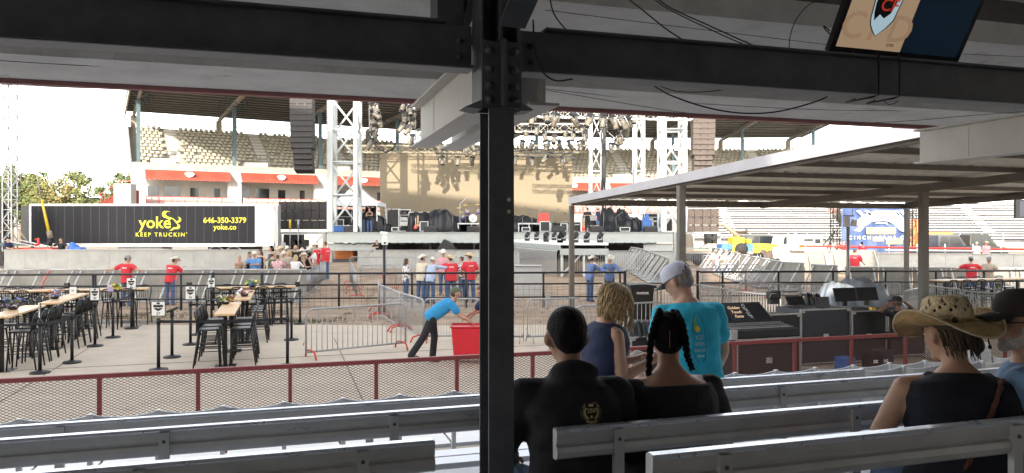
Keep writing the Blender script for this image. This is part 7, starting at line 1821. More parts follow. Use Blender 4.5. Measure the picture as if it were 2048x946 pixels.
# ============================================================ NEAR PEOPLE
TWS = math.degrees(TH)
def back_badge(root, c):
    mb = MB(); sp_, Rx, Fr, k = c['sp'], c['Rx'], c['Fr'], c['k']; Sd = (sp_(1)-sp_(0)).normalized()
    me_ = c['shirt'].data; mco = np.array([v.co[:] for v in me_.vertices])
    def surf(x, t):       # nearest outward point of the shirt behind spine position (x, t)
        base = sp_(t)+Rx*x; rel = mco-np.array(base[:]); fr = np.array(Fr[:]); rx = np.array(Rx[:]); sd = np.array(Sd[:])
        mk = (np.abs(rel@rx) < .012) & (np.abs(rel@sd) < .012); dd = (-(rel@fr))[mk]; d = dd.max() if len(dd) else .12
        return base - Fr*(d+.0035)
    def pt(x, z): return surf(cx_+x, ct_+z/k)
    cx_, ct_ = .055, .345
    def ring(r0, r1, a0, a1, n=26, sxx=1, syy=1.0):
        vs = []
        for i in range(n+1):
            a = R(a0+(a1-a0)*i/n); vs += [pt(math.cos(a)*r0*sxx, math.sin(a)*r0*syy), pt(math.cos(a)*r1*sxx, math.sin(a)*r1*syy)]
        mb.add(vs, [(2*i,2*i+2,2*i+3,2*i+1) for i in range(n)])
    ring(.0345,.0365,128,412); ring(.024,.031,140,245,14); ring(.024,.031,295,400,14); ring(.0395,.0435,235,305,12); ring(.040,.0425,30,75,8); ring(.040,.0425,125,150,5)
    mb.add([pt(-.010,.023),pt(.010,.023),pt(.010,.034),pt(-.010,.034)], [(0,1,2,3)]); ring(.001,.006,0,360,10) if False else None
    for s_ in (-1,1):
        for j in range(4): a = R(90+s_*(80+13*j)); x, z = math.cos(a)*.044, math.sin(a)*.044; mb.add([pt(x-.002,z),pt(x,z-.002),pt(x+.002,z),pt(x,z+.002)], [(0,1,2,3)])
    mb.add([pt(math.cos(R(a))*.006,-.018+math.sin(R(a))*.006) for a in range(0,360,30)], [tuple(range(12))])
    t_ = text_mesh('250', .024, 0, .0006); vs = [pt(v.co.x, v.co.y+.006) for v in t_.vertices]; mb.add(vs, [tuple(p.vertices) for p in t_.polygons])
    defm('gold_print', (.62,.50,.24), .6, 0, var=0); mb.build('back_emblem', 'gold_print', c['shirt'], fix=False)
def seated(pxc, Yc, row, **kw):
    p = gnd(pxc, Yc); p.z = trz[row]; return p
SITL = (D(-.18,.95,-.10), D(-.03,.10,-1)); SITR = (D(.18,.95,-.10), D(.03,.10,-1))
# 1 man in the hooded sweatshirt
def hood(root, c):
    back_badge(root, c)
    sp_, Rx, Fr, k = c['sp'], c['Rx'], c['Fr'], c['k']
person('man with short dark hair in a black hooded sweatshirt with a gold 250 emblem, seated', seated(1148,3.13,'A'), R(TWS-10), 1.75, 9, head=(8,14), hs=1.12, armL=(D(.32,.22,-.93), D(-.25,.9,-.35)), armR=(D(.30,.25,-.93), D(-.45,.85,-.3)), legL=SITL, legR=SITR, seat=.43,
   top='cloth_black', topkind='hoodie', bottom='jeans', hair='hair_dark', near=True, bulk=1.12, extras=hood, skin='skin_tan', wrinkle=.008, shw=1.06)
# 2 woman with braids
def braids(root, c):
    hl, k, sp_, Rx, Fr = c['hl'], c['k'], c['sp'], c['Rx'], c['Fr']
    def braid(pts, r0, name='braid'):
        mb = MB(); P_ = [Vector(p) for p in pts]; n = 60; 
        def ev(t):
            x = t*(len(P_)-1); i = min(int(x), len(P_)-2); f = x-i; return P_[i].lerp(P_[i+1], f)
        for s_ in range(3):
            path = []; rr = []
            for j in range(n+1):
                t = j/n; a = t*24+s_*2*math.pi/3; r_ = r0*(1-.35*t); d = (ev(min(1,t+.02))-ev(max(0,t-.02))).normalized(); e1 = d.cross(V(0,1,0)).normalized(); e2 = d.cross(e1)
                path.append(ev(t)+e1*math.sin(a)*r_*.75+e2*math.sin(2*a)*r_*.35); rr.append(r_*.62)
            mb.path(path, rr, 7)
        return mb.build(name, 'hair_dark', root)
    braid([hl(-.030,-.02,.118), hl(-.055,-.085,.075), hl(-.078,-.085,.0), hl(-.085,-.06,-.09), hl(-.088,-.05,-.19)], .017)
    braid([hl(.030,-.02,.118), hl(.050,-.088,.075), hl(.068,-.085,.0), hl(.078,-.07,-.075), hl(.105,-.02,-.135)], .017)
    mb = MB()
    mb.path([hl(0,.05,.115), hl(0,-.02,.126), hl(0,-.085,.095), hl(0,-.116,.03), hl(0,-.108,-.04)], .0016, 5); mb.build('parting_line', 'skin_tan', root)
    mb = MB(); p = hl(.083,.0,-.05); mb.path([p+V(0,math.sin(a)*.014,math.cos(a)*.016) for a in [i*math.pi/6 for i in range(13)]], .0012, 5); mb.build('earring', mat('silver', (.7,.7,.7), .25, .9, var=0), root)
    mb = MB(); mb.path([sp_(.475)-Fr*.05+Rx*x*k+V(0,0,.012-abs(x)*.0) for x in (-.07,-.035,0,.035,.07)], .0012, 5)
    mb2 = MB(); mb2.bar(sp_(.405)-Fr*.128*k, sp_(.30)-Fr*.130*k, .0025, .002); mb2.build('zip', 'galv', c['shirt'])
person('woman with two dark braids in a black scoop neck top, seated on the bench', seated(1352,3.33,'A'), R(TWS-2), 1.67, 8, head=(-22,6), hs=1.08, armL=(D(.30,.10,-.95), D(-.3,.8,-.4)), armR=(D(.38,.10,-.92), D(-.5,.8,-.3)), legL=SITL, legR=SITR, seat=.43,
   top='cloth_black', topkind='scoop', bottom='trouser_black', hair='hair_dark', near=True, bulk=1.36, sex='f', extras=braids, skin='skin_tan', shw=1.12, wrinkle=.003)
# 3 blonde woman with phone
def phone(root, c):
    hl, k = c['hl'], c['k']; wr, hd = c['AR'][2], c['AR'][3]
    mb = MB(); mb.box(wr+hd*.10+V(0,0,.03), (.07,.14,.009), R(12), R(14)); o = mb.build('phone', 'white_paint', root, bevel=.004)
    mb = MB(); mb.path([wr-hd*.03+V(math.cos(a)*.030,math.sin(a)*.006,math.sin(a)*.028) for a in [i*math.pi/6 for i in range(13)]], .003, 5); mb.build('bracelet', 'brass', root)
    # wavy locks
    rg = random.Random(5)
    for j in range(130):
        a = R(rg.uniform(115, 425)); rr_ = .084; x0, y0 = math.cos(a)*rr_, math.sin(a)*rr_*1.12-.02
        L_ = rg.uniform(.11,.20); ph_ = rg.uniform(0,6); amp = rg.uniform(.004,.010); pts = []; rs = []
        for t in np.linspace(0,1,12):
            o_ = 1+.42*math.sin(t*2.2)*rg.uniform(.95,1.05); z = .105-.10*t**1.3-L_*t; y = y0*o_-.03*t+ .6*amp*math.cos(t*13+ph_); x = x0*o_+amp*math.sin(t*13+ph_)
            if t < .25: x *= .35+2.6*t; y = y*(.35+2.6*t)
            pts.append(hl(x, y, .105-.10*min(t,.3)**1.3)-V(0,0,max(0,.105-.10*.209-z)*k)); rs.append(.0068*(1-.6*t)+.0012)
        mb = MB(); mb.path(pts, rs, 6); mb.build('hair_lock', 'hair_blonde', root)
    sp_, Rx, Fr = c['sp'], c['Rx'], c['Fr']
    mb = MB(); mb.path([sp_(.13)+Rx*x*1.0-Fr*math.sqrt(max(0,1-(x/.165)**2))*.135 for x in np.linspace(-.162,.162,14)], .008, 6); mb.build('waist_strap', mat('teal_strap', (.03,.42,.40), .6), c['shirt'])
pW = gnd(1200, 4.95); pW.z = .74
person('blonde woman in a navy sleeveless top standing and looking down at a phone', pW, R(-72), 1.67, 6, head=(-4,26), armR=(D(.06,.12,-1), D(-.05,.92,.42)), armL=(D(.05,.3,-.95), D(-.45,.8,.25)),
   top='cloth_navy', topkind='tank', bottom='jeans', hair='hair_blonde', hairstyle='bob', near=True, sex='f', extras=phone, hem=.02, bulk=1.24, legL=(D(-.04,.04,-1),D(0,-.02,-1)), legR=(D(.04,.02,-1),D(0,-.02,-1)))
# 4 man in turquoise
defm('cap_white', (.55,.56,.66), .7, var=.06, scale=60)
def surf_print(root, c):
    sp_, Rx, Fr, k = c['sp'], c['Rx'], c['Fr'], c['k']; Sd = (sp_(1)-sp_(0)).normalized()
    mco = np.array([v.co[:] for v in c['shirt'].data.vertices])
    def surf(x, t, e=.004):
        base = sp_(t)+Rx*x; rel = mco-np.array(base[:]); mk = (np.abs(rel@np.array(Rx[:])) < .014) & (np.abs(rel@np.array(Sd[:])) < .014); dd = (-(rel@np.array(Fr[:])))[mk]; d = dd.max() if len(dd) else .12
        return base - Fr*(d+e)
    def poly(fn, rows, m, nm, e=.004):
        mb = MB()
        for i in range(len(rows)-1):
            (t0,a0,b0),(t1,a1,b1) = rows[i], rows[i+1]
            mb.add([surf(a0,t0,e), surf(b0,t0,e), surf(b1,t1,e), surf(a1,t1,e)], [(0,1,2,3)])
        return mb.build(nm, m, c['shirt'], fix=False)
    cx_ = .03; board = [(.06,-.010,.010),(.08,-.032,.032),(.14,-.045,.045),(.21,-.050,.050),(.28,-.048,.048),(.34,-.040,.040),(.39,-.024,.024),(.415,-.006,.006)]
    for sgn in (-1, 1):
        mb = MB(); mb.path([surf(cx_+sgn*b_, t, .003) for t, a, b_ in board], .0022, 4); mb.build('print_outline', mat('print_teal', (.02,.16,.24), .8, var=0), c['shirt'])
    poly(None, [(t, cx_-.030+(t-.33)*.1, cx_-.012+(t-.33)*.1) for t in (.29,.32,.35,.38)], mat('print_green', (.20,.42,.12), .8, var=0), 'print_stripe', .003)
    mb = MB(); cc = (cx_-.004,.295); n = 16; ctr = surf(cc[0],cc[1],.006); vs = [surf(cc[0]+math.cos(2*math.pi*i/n)*.019, cc[1]+math.sin(2*math.pi*i/n)*.022, .005) for i in range(n)]; mb.add(vs, [tuple(range(n))]); mb.build('print_disc', mat('print_yellow', (.80,.55,.05), .8, var=0), c['shirt'], fix=False)
    for txt, t, s_ in (('ICE',.235,.042),('BEER',.190,.034),('BUC-EE',.145,.026)):
        me_ = text_mesh(txt, s_, 0, .0008); mb = MB(); mb.add([surf(cx_+.004+v.co.x, t+v.co.y/k, .004) for v in me_.vertices], [tuple(p.vertices) for p in me_.polygons]); mb.build('print_lettering', mat('print_pale', (.35,.58,.66), .8, var=0), c['shirt'], fix=False)
    mb = MB(); me_ = text_mesh('HUNTING', .016, 0, .0006) if False else None
    poly(None, [(.100,cx_-.022,cx_+.030),(.112,cx_-.024,cx_+.032)], 'print_pale' if False else mat('print_pale', (.35,.58,.66)), 'print_banner', .003)
    C_ = cap(root, c['hl'], c['Mh'], k, 'cap_white', 'black_plastic')
    mb = MB(); hl = c['hl']; n = 14
    mb.path([hl(math.cos(a)*.030, -.108+.0*a, .052+math.sin(a)*.026) for a in [math.pi*i/12 for i in range(13)]], .003, 5)
    mb.add([hl(math.cos(a)*.028, -.1085+.012*math.sin(a), .050+math.sin(a)*.024) for a in [math.pi*i/12 for i in range(13)]], [tuple(range(13))]); mb.build('cap_opening', 'hair_dark', C_, fix=False)
pM = gnd(1386, 5.75); pM.z = .62
person('man in a turquoise printed shirt and white cap standing with his back to us', pM, R(-2), 1.88, 7, side=-3, head=(56,30), hs=1.12, armL=(D(.10,.45,-.9), D(-.5,.8,.1)), armR=(D(.22,.08,-.97), D(.0,.72,-.70)),
   top='cloth_turquoise', topkind='tee', bottom='jeans', hair='hair_grey', near=True, extras=surf_print, hem=.06, bulk=1.20, shw=.98, belly=.02, legL=(D(-.06,.0,-1),D(0,-.02,-1)), legR=(D(.06,.02,-1),D(0,-.02,-1)), wrinkle=.006)
# 5 child / seated man with short hair
person('person with short fair hair in a white shirt seated between the standing pair', seated(1288,6.35,'E'), R(TWS+12), 1.50, 6, head=(12,10), legL=SITL, legR=SITR, seat=.36, armL=(D(.2,.3,-.9),D(-.3,.8,-.2)), armR=(D(.2,.3,-.9),D(-.3,.8,-.2)),
   top='cloth_white', hair='hair_grey', near=True)
# 6 woman in the straw hat
def strawhat(root, c):
    hl, Mh, k, sp_, Rx, Fr = c['hl'], c['Mh'], c['k'], c['sp'], c['Rx'], c['Fr']
    n = 72; rings = [(.088,.102,.040,0),(.115,.128,.036,.0),(.150,.155,.030,.25),(.180,.180,.026,.62),(.205,.198,.022,1.0)]
    mb = MB(); vs = []
    for th_ in (0, .007):
        for a, b_, z, cu in rings:
            for i in range(n):
                t = 2*math.pi*i/n; x, y = math.cos(t)*a, math.sin(t)*b_
                vs.append(hl(x*(1-.10*cu*abs(math.cos(t))), y-.004, z+cu*(.075*abs(math.cos(t))**2.2-.040*max(0, -math.sin(t))**2-.035*max(0, math.sin(t))**2)+th_+.002*math.sin(9*t)*cu))
    m4 = len(rings); fs = []
    for sd_ in (0, 1):
        o_ = sd_*m4*n
        for r_ in range(m4-1):
            for i in range(n): q = (o_+r_*n+i, o_+r_*n+(i+1) % n, o_+(r_+1)*n+(i+1) % n, o_+(r_+1)*n+i); fs.append(q if sd_ else q[::-1])
    for i in range(n): fs.append(((m4-1)*n+i, (m4-1)*n+(i+1) % n, m4*n+(m4-1)*n+(i+1) % n, m4*n+(m4-1)*n+i))
    mb.smooth = True; mb.add(vs, fs); H_ = mb.build('hat', 'straw_brim', root)
    mb = MB(); mb.path([hl(math.cos(2*math.pi*i/n)*.205*(1-.10*abs(math.cos(2*math.pi*i/n))), math.sin(2*math.pi*i/n)*.198-.004, .0255+.075*abs(math.cos(2*math.pi*i/n))**2.2-.040*max(0,-math.sin(2*math.pi*i/n))**2-.035*max(0,math.sin(2*math.pi*i/n))**2) for i in range(n+1)], .0045, 6); mb.build('brim_edge', 'straw', H_)
    mb = MB(); vs = []; fs = []; prof = [(.090,.104,.042),(.090,.104,.055),(.0895,.1035,.066),(.088,.102,.078),(.086,.100,.090),(.084,.098,.102),(.081,.095,.114),(.078,.092,.126),(.073,.087,.140),(.064,.077,.152),(.045,.056,.158),(.0,.0,.150)]
    nn2 = 60
    for a, b_, z in prof:
        for i in range(nn2):
            t = 2*math.pi*i/nn2; vs.append(hl(math.cos(t)*a, math.sin(t)*b_-.004, z-.010*(z > .15)*(1-abs(math.cos(t)))))
    for r_ in range(len(prof)-1):
        for i in range(nn2):
            if r_ in (4,5,6,7) and (i+r_*1) % 3 == 0 and (r_+i//3) % 2 == 0: continue     # woven openings
            fs.append((r_*nn2+i, r_*nn2+(i+1) % nn2, (r_+1)*nn2+(i+1) % nn2, (r_+1)*nn2+i))
    mb.smooth = True; mb.add(vs, fs); cr_ = mb.build('hat_crown', 'straw', H_, fix=False); s_ = cr_.modifiers.new('solid', 'SOLIDIFY'); s_.thickness = .003
    mb = MB()
    for z in (.048,.058): mb.path([hl(math.cos(2*math.pi*i/40)*.0925, math.sin(2*math.pi*i/40)*.1065-.004, z) for i in range(41)], .0045, 6)
    mb.build('hat_band', 'straw_brim', H_); mb = MB(); mb.ell(hl(-.055,-.095,.055), (.013,.008,.013), Mh); mb.build('band_knot', 'boot', H_)
    mb = MB(); mb.path([hl(.085,-.07,.05), hl(.10,-.09,.0), hl(.095,-.10,-.05)], .003, 5); mb.ell(hl(.095,-.10,-.055), (.007,.007,.009)); mb.build('hat_cord', 'boot', H_)
    rg = random.Random(3)
    for j in range(60):
        a = R(rg.uniform(190, 360)); pts = [hl(math.cos(a)*.074*(1-.1*t)+rg.uniform(-.004,.004), math.sin(a)*.088-.012-.02*t, .02-.105*t*rg.uniform(.8,1.2)) for t in np.linspace(0,1,7)]
        mb = MB(); mb.path(pts, [.0055*(1-.75*t) for t in np.linspace(0,1,7)], 5); mb.build('hair_lock', 'hair_brown', root)
    mb = MB(); mb.ell(hl(.045,-.095,-.045), (.024,.022,.032), Mh); mb.build('hair_knot', 'hair_brown', root)
    # braided leather strap across the back
    mco = np.array([v.co[:] for v in c['shirt'].data.vertices]); Sd = (sp_(1)-sp_(0)).normalized()
    def surf(x, t, e=.004):
        base = sp_(t)+Rx*x; rel = mco-np.array(base[:]); mk = (np.abs(rel@np.array(Rx[:])) < .016) & (np.abs(rel@np.array(Sd[:])) < .016); dd = (-(rel@np.array(Fr[:])))[mk]; d = dd.max() if len(dd) else .12
        return base - Fr*(d+e)
    mb = MB(); pts = [surf(.10-.17*t, .455-.36*t) for t in np.linspace(0,1,26)]
    defm('leather', (.16,.05,.03), .6, var=.4, scale=60, bump=.8, bscale=150)
    for s_ in (-1, 0, 1): mb.path([p+Rx*(s_*.006)+Sd*(s_*.004)-Fr*.004*math.sin(i*1.9+s_*2) for i, p in enumerate(pts)], .0055, 6)
    mb.build('bag_strap', 'leather', root)
person('woman in a woven straw cowboy hat and navy sleeveless top seated at the lower right', seated(1938,2.86,'Z'), R(-8), 1.60, 13, head=(24,8), hs=1.10, headroll=0, armL=(D(.42,.12,-.90), D(-.35,.85,-.3)), armR=(D(.40,.15,-.92), D(-.4,.8,-.3)), legL=SITL, legR=SITR, seat=.43,
   top='cloth_midnight', topkind='tank', bottom='jeans', hair='hair_brown', near=True, bulk=1.48, sex='f', extras=strawhat, skin='skin', shw=1.12)
# 7 bearded man, right edge
defm('cap_brown', (.035,.028,.026), .85, var=.15, scale=30); defm('beard', (.58,.54,.50), .85, var=.25, scale=60, bump=.8, bscale=140)
def beardman(root, c):
    hl, Mh, k = c['hl'], c['Mh'], c['k']
    def bf(mb):
        mb.ell(hl(0,.018,-.062), (.062*k,.073*k,.052*k), Mh, 16, 10); mb.ell(hl(0,.066,-.092), (.032*k,.028*k,.026*k), Mh)
        for sx in (-1,1): mb.ell(hl(sx*.058,.016,-.040), (.014*k,.030*k,.040*k), Mh)
    remesh(bf, .008, ['beard'], 'beard', root, 2)
    mb = MB()
    for sx in (-1,1):
        cc = hl(sx*.034,.096,.002); mb.path([cc+Mh@V(math.cos(a)*.026,0,math.sin(a)*.019)*k for a in [i*math.pi/8 for i in range(17)]], .0032, 6)
        mb.path([hl(sx*.060,.094,.006), hl(sx*.078,.05,.008), hl(sx*.084,-.01,.006)], .003, 6)
    mb.path([hl(-.010,.100,.004), hl(0,.104,.008), hl(.010,.100,.004)], .003, 6); mb.build('glasses', 'black_plastic', root)
    cap(root, hl, Mh, k, 'cap_brown')
person('bearded man with glasses, dark brown cap and blue shirt at the right edge looking left', seated(2086,2.96,'Z'), R(TWS+30), 1.62, 6, head=(46,2), hs=1.12, armL=(D(.2,.3,-.95), D(-.4,.8,-.3)), armR=(D(.3,.1,-.95), D(-.4,.8,-.3)), legL=SITL, legR=SITR, seat=.46,
   top='cloth_tee_blue', bottom='jeans', hair='hair_grey', near=True, bulk=1.15, extras=beardman, belly=.03)
# 8 and 9
person('man in a white shirt and black cap seated behind the straw hat', seated(1952,7.5,'E'), R(TWS+8), 1.72, 6, head=(10,0), legL=SITL, legR=SITR, seat=.43, armL=(D(.2,.3,-.9),D(-.3,.8,-.2)), armR=(D(.2,.3,-.9),D(-.3,.8,-.2)), top='cloth_white', hat='cap', hatm='cloth_black', hair='hair_brown', near=True, bulk=1.1)
pT = uv(u_at(1806, 12.0), 12.0); 
person('technician in black shirt and cap with hands clasped behind his head', V(pT.x, pT.y+.15, 0), R(20), 1.74, 2, head=(28,0), armL=(D(.85,.15,.30), D(-.80,-.10,.45)), armR=(D(.85,.15,.30), D(-.80,-.10,.45)), legL=SITL, legR=SITR, seat=.50, top='cloth_black', bottom='trouser_black', hat='cap', hatm='cloth_black', skin='skin_brown', near=True)
# ============================================================ FAR RIGHT: banner, vehicles
BN = empty('banner', gnd(1750, 56, .45), 0, 'big blue cloth banner with a white ribbon reading CINCH hanging from a truss', 'banner')
Yb = 56.0; xa, xb = at(1683,0,Yb).x, at(1817,0,Yb).x; z1, z0 = at(0,414,Yb).z, at(0,500,Yb).z
mb = MB(); n, m = 48, 18; vs = []
for j in range(m+1):
    for i in range(n+1):
        x = xa+(xb-xa)*i/n; z = z0+(z1-z0)*j/m; t = i/n; s_ = j/m
        vs.append(V(x+.15*(1-s_)*math.sin(t*3), Yb+.06*math.sin(t*34+s_*5)+.05*math.sin(t*12-s_*9), z+.22*(1-s_)*math.sin(t*math.pi*1.2)*0-.18*(1-s_)*math.sin(t*2.6)))
mb.smooth = True; mb.add(vs, [(j*(n+1)+i, j*(n+1)+i+1, (j+1)*(n+1)+i+1, (j+1)*(n+1)+i) for j in range(m) for i in range(n)]); BC = mb.build('cloth', 'banner_blue', BN, fix=False)
def bz(x, y, e=.16): return V((1660+x/9.459-CX)/F*Yb, Yb-e, EYE-(410+y/9.459-HY)/F*Yb)
mb = MB()
top_ = [(600,205),(700,150),(850,110),(1000,100),(1150,110),(1280,160),(1370,250),(1440,330),(1420,500)]; bot_ = [(640,400),(740,340),(850,305),(960,295),(1080,310),(1200,370),(1260,440),(1300,480),(1400,520)]
for i in range(8): mb.add([bz(*top_[i]), bz(*top_[i+1]), bz(*bot_[i+1]), bz(*bot_[i])], [(0,1,2,3)])
mb.add([bz(600,205), bz(440,330), bz(540,410), bz(430,490), bz(560,495), bz(640,400)], [tuple(range(6))])
for x0 in (480, 640, 1180, 1290): mb.add([bz(x0,110), bz(x0+70,105), bz(x0+130,180), bz(x0+90,200)], [(0,1,2,3)])
mb.add([bz(830,360),bz(880,320),bz(1060,330),bz(1070,375),bz(1010,345),bz(900,350)], [tuple(range(6))])
defm('banner_white', (.62,.64,.66), .6, var=.05); mb.build('ribbon', 'banner_white', BC, fix=False)
def btext(t, x, y, s, m, e=.18, curve=None, sp=1.0, bold=.02):
    mb = MB(); text_into(mb, t, s/9.459/F*Yb*1.35, bz(x, y, e), (1,0,0), (0,0,1), .002, bold, sp, curve=curve); mb.build('lettering', m, BC, fix=False)
defm('letter_grey', (.12,.13,.15), .7, var=0); defm('letter_red', (.45,.12,.12), .7, var=0)
btext('CINC', 905, 215, 105, 'letter_grey', curve=lambda x: -.35*(x-.4)**2*.9, bold=.025); btext('H', 1165, 235, 100, 'letter_red', bold=.025)
btext('CINCH JEANS CO', 905, 620, 66, 'banner_white', sp=1.75, bold=.012)
for x, y, m_ in ((655,275,'banner_blue'),(1255,295,'letter_grey')):
    mb = MB(); c = bz(x, y, .18); mb.add([c+V(math.sin(k*math.pi/5)*(.10 if k%2==0 else .04),0,math.cos(k*math.pi/5)*(.10 if k%2==0 else .04)) for k in range(10)], [tuple(range(10))]); mb.build('star', m_, BC, fix=False)
for x0, x1, y0, y1, m_ in ((670,1230,420,555,'tan_fabric'),(790,1000,600,690,'purlin'),(1040,1360,620,745,'tan_fabric')):
    mb = MB(); mb.add([bz(x0,y1,.13), bz(x1,y1,.13), bz(x1,y0,.13), bz(x0,y0,.13)], [(0,1,2,3)]); mb.build('wind_window', m_, BC, fix=False)
mb = MB(); truss_geo(mb, V(xa-.35,Yb+.3,.45), V(xa-.35,Yb+.3,z1+.8), .5, .6, .03); mb.build('upright_truss', 'black_metal', BN, fix=False)
mb = MB(); truss_geo(mb, V(xb+.35,Yb+.3,.45), V(xb+.35,Yb+.3,z1+.8), .5, .6, .03); mb.build('upright_truss', 'black_metal', BN, fix=False)
mb = MB(); mb.bar((xa-.35,Yb+.3,z1+.1),(xb+.35,Yb+.3,z1+.1),.12); mb.build('top_bar', 'galv', BN)
for dx in (-2.2,-1.4): mb = MB(); mb.bar((xa+dx,Yb,.6),(xa-.5,Yb,2.6),.07); mb.build('brace', 'black_metal', BN)
# red / white rail fence in front of banner
RF = empty('rail_fence', gnd(1800,49,.4), 0, 'low red and white pipe rail behind the right arena wall', 'fence')
mb = MB(); mb.tube(at(1600,492,49), at(2060,499,49), .07); mb.build('red_rail', 'red_paint', RF)
for px_ in range(1610,2060,56): mb = MB(); mb.tube(at(px_,505,49), at(px_,488,49), .05); mb.build('post', 'white_paint', RF)
mb = MB(); mb.tube(at(1770,500,48.5), at(2060,503,48.5), .05); mb.build('white_rail', 'white_paint', RF)
# ---- vehicles
def vehicle(name, label, cat, px_, Y, z, L, Wd, prof, roof, m, wheelx, wr=.33, yaw=0, glass=None, bed=None):
    """side view facing +x: prof outline of lower body [(x,z)], roof outline of cabin"""
    c = gnd(px_, Y, z); r_ = empty(name, c, 0, label, cat)
    mb = MB(); mb.prism([(x-L/2, zz) for x, zz in prof], V(1,0,0), V(0,Wd,0), c-V(0,Wd/2,0)); mb.build('body', m, r_, bevel=.05)
    if roof: mb = MB(); mb.prism([(x-L/2, zz) for x, zz in roof], V(1,0,0), V(0,Wd*.86,0), c-V(0,Wd*.43,0)); mb.build('cabin', m, r_, bevel=.05)
    if glass:
        for g in glass:
            for sy in (-1, 1):
                mb = MB(); y = sy*(Wd*.43+.006); mb.add([c+V(x-L/2,y,zz) for x, zz in g], [tuple(range(len(g)))]); mb.build('window', 'glass_dark', r_, fix=False)
    for wx in wheelx:
        for sy in (-1, 1):
            cc = c+V(wx-L/2, sy*(Wd/2-.10), wr); w_ = empty('wheel', (0,0,0)); w_.parent = r_; w_.location = cc-c
            mb = MB(); mb.lathe([(wr*.6,-.11),(wr*.95,-.11),(wr,-.07),(wr,.07),(wr*.95,.11),(wr*.6,.11)], cc, 20, Matrix.Rotation(R(90),3,'X')); mb.build('tyre', 'rubber', w_)
            mb = MB(); mb.lathe([(0,-.08),(wr*.6,-.1),(wr*.6,.1),(0,.08)], cc, 14, Matrix.Rotation(R(90),3,'X')); mb.build('rim', 'galv', w_)
    for sy in (-.33,.33):
        mb = MB(); mb.box(c+V(L/2-.02, sy*Wd, prof[len(prof)//2][1]*.75+.1), (.06,.22,.14)); mb.build('headlight', 'galv_white', r_)
    for sy in (-.4,.4): mb = MB(); mb.box(c+V(-L/2-.005, sy*Wd, .75), (.03,.12,.2)); mb.build('tail_light', 'red_paint', r_)
    return r_
utv_p = [(0,.45),(0,1.05),(1.3,1.08),(1.35,1.12),(3.0,1.12),(3.7,.98),(3.85,.75),(3.85,.45)]
utv_r = [(1.15,1.10),(1.2,1.88),(1.35,1.95),(2.55,1.93),(3.15,1.12)]
utv_g = [[(1.32,1.2),(1.38,1.8),(1.85,1.8),(1.85,1.2)],[(1.95,1.2),(1.95,1.8),(2.5,1.8),(2.85,1.2)]]
defm('utv_grey', (.10,.105,.12), .35, var=.05); defm('utv_dark', (.045,.05,.045), .4, var=.1)
vehicle('utility_vehicle', 'dark grey utility buggy with windscreen parked behind the right wall', 'buggy', 1888, 50.5, .45, 3.9, 1.6, utv_p, utv_r, 'utv_grey', (.7,3.2), .36, glass=utv_g)
vehicle('utility_vehicle', 'darker utility buggy further back on the right of the grey one', 'buggy', 1950, 54, .45, 3.9, 1.6, utv_p, utv_r, 'utv_dark', (.7,3.2), .36, glass=utv_g)
mb = MB(); c = gnd(1871, 54, .45); mb.b2((c.x-1.0,54,.45),(c.x+1.3,55,2.55)); o = mb.build('orange_container', 'orange_paint', bevel=.08); tag(o, 'bright orange box container behind the grey buggy', 'container'); mb = MB(); mb.b2((c.x-.9,53.97,.6),(c.x+.2,53.99,2.4)); mb.build('door', 'orange_paint', o)
mb = MB(); c = gnd(1832, 62, .45); mb.b2((c.x-.25,62,.45),(c.x+.3,62.4,3.6)); o = mb.build('orange_board', 'orange_paint', bevel=.03); tag(o, 'tall orange red board between the two canopy posts', 'board')
pk_p = [(0,.5),(0,1.1),(2.0,1.12),(2.05,1.15),(4.4,1.15),(5.3,1.02),(5.5,.8),(5.5,.5)]; pk_r = [(2.0,1.14),(2.15,1.8),(2.4,1.88),(3.6,1.86),(4.35,1.16)]
vehicle('pickup_truck', 'white pickup truck parked left of the white generator', 'truck', 1570, 55, .45, 5.5, 1.9, pk_p, pk_r, 'white_paint', (1.1,4.4), .40, glass=[[(2.3,1.2),(2.4,1.75),(3.0,1.75),(3.0,1.2)],[(3.1,1.2),(3.1,1.75),(3.6,1.75),(4.1,1.2)]])
suv_p = [(0,.5),(0,1.15),(3.4,1.15),(4.4,1.05),(4.6,.8),(4.6,.5)]; suv_r = [(.05,1.14),(.4,1.78),(.7,1.85),(2.7,1.85),(3.4,1.16)]
vehicle('car', 'dark brown car parked behind the yellow skip', 'car', 1528, 58, .45, 4.6, 1.9, suv_p, suv_r, 'utv_dark', (.9,3.7), .38, glass=[[(.5,1.2),(.75,1.75),(1.6,1.75),(1.6,1.2)],[(1.7,1.2),(1.7,1.75),(2.6,1.75),(3.1,1.2)]])
SK = empty('yellow_skip', gnd(1533, 50, .45), 0, 'yellow dump bed standing in front of the dark brown car', 'skip'); a = at(1510, 487, 50); b_ = at(1556, 505, 50)
mb = MB(); mb.prism([(0,b_.z-.05),(.1,a.z),(b_.x-a.x-.05,a.z-.05),(b_.x-a.x,b_.z)], V(1,0,0), V(0,1.6,0), (a.x,50,0)); mb.build('bed', 'yellow_paint', SK, bevel=.03)
mb = MB()
for k in range(3): mb.b2((a.x+.3+k*.55, 49.96, b_.z), (a.x+.36+k*.55, 49.99, a.z-.08)); 
mb.build('stiffeners', 'yellow_paint', SK); mb = MB(); mb.b2((a.x+.1,50.2,.45),(b_.x-.1,51.4,b_.z-.06)); mb.build('chassis', 'utv_dark', SK)
GN = empty('generator', gnd(1615, 53, .45), 0, 'white generator cabinet with panels and a yellow label between pickup and banner', 'generator'); a = at(1585, 472, 53); b_ = at(1646, 502, 53)
mb = MB(); mb.b2((a.x,53,b_.z),(b_.x,55,a.z)); hg = mb.build('housing', 'galv_white', GN, bevel=.04)
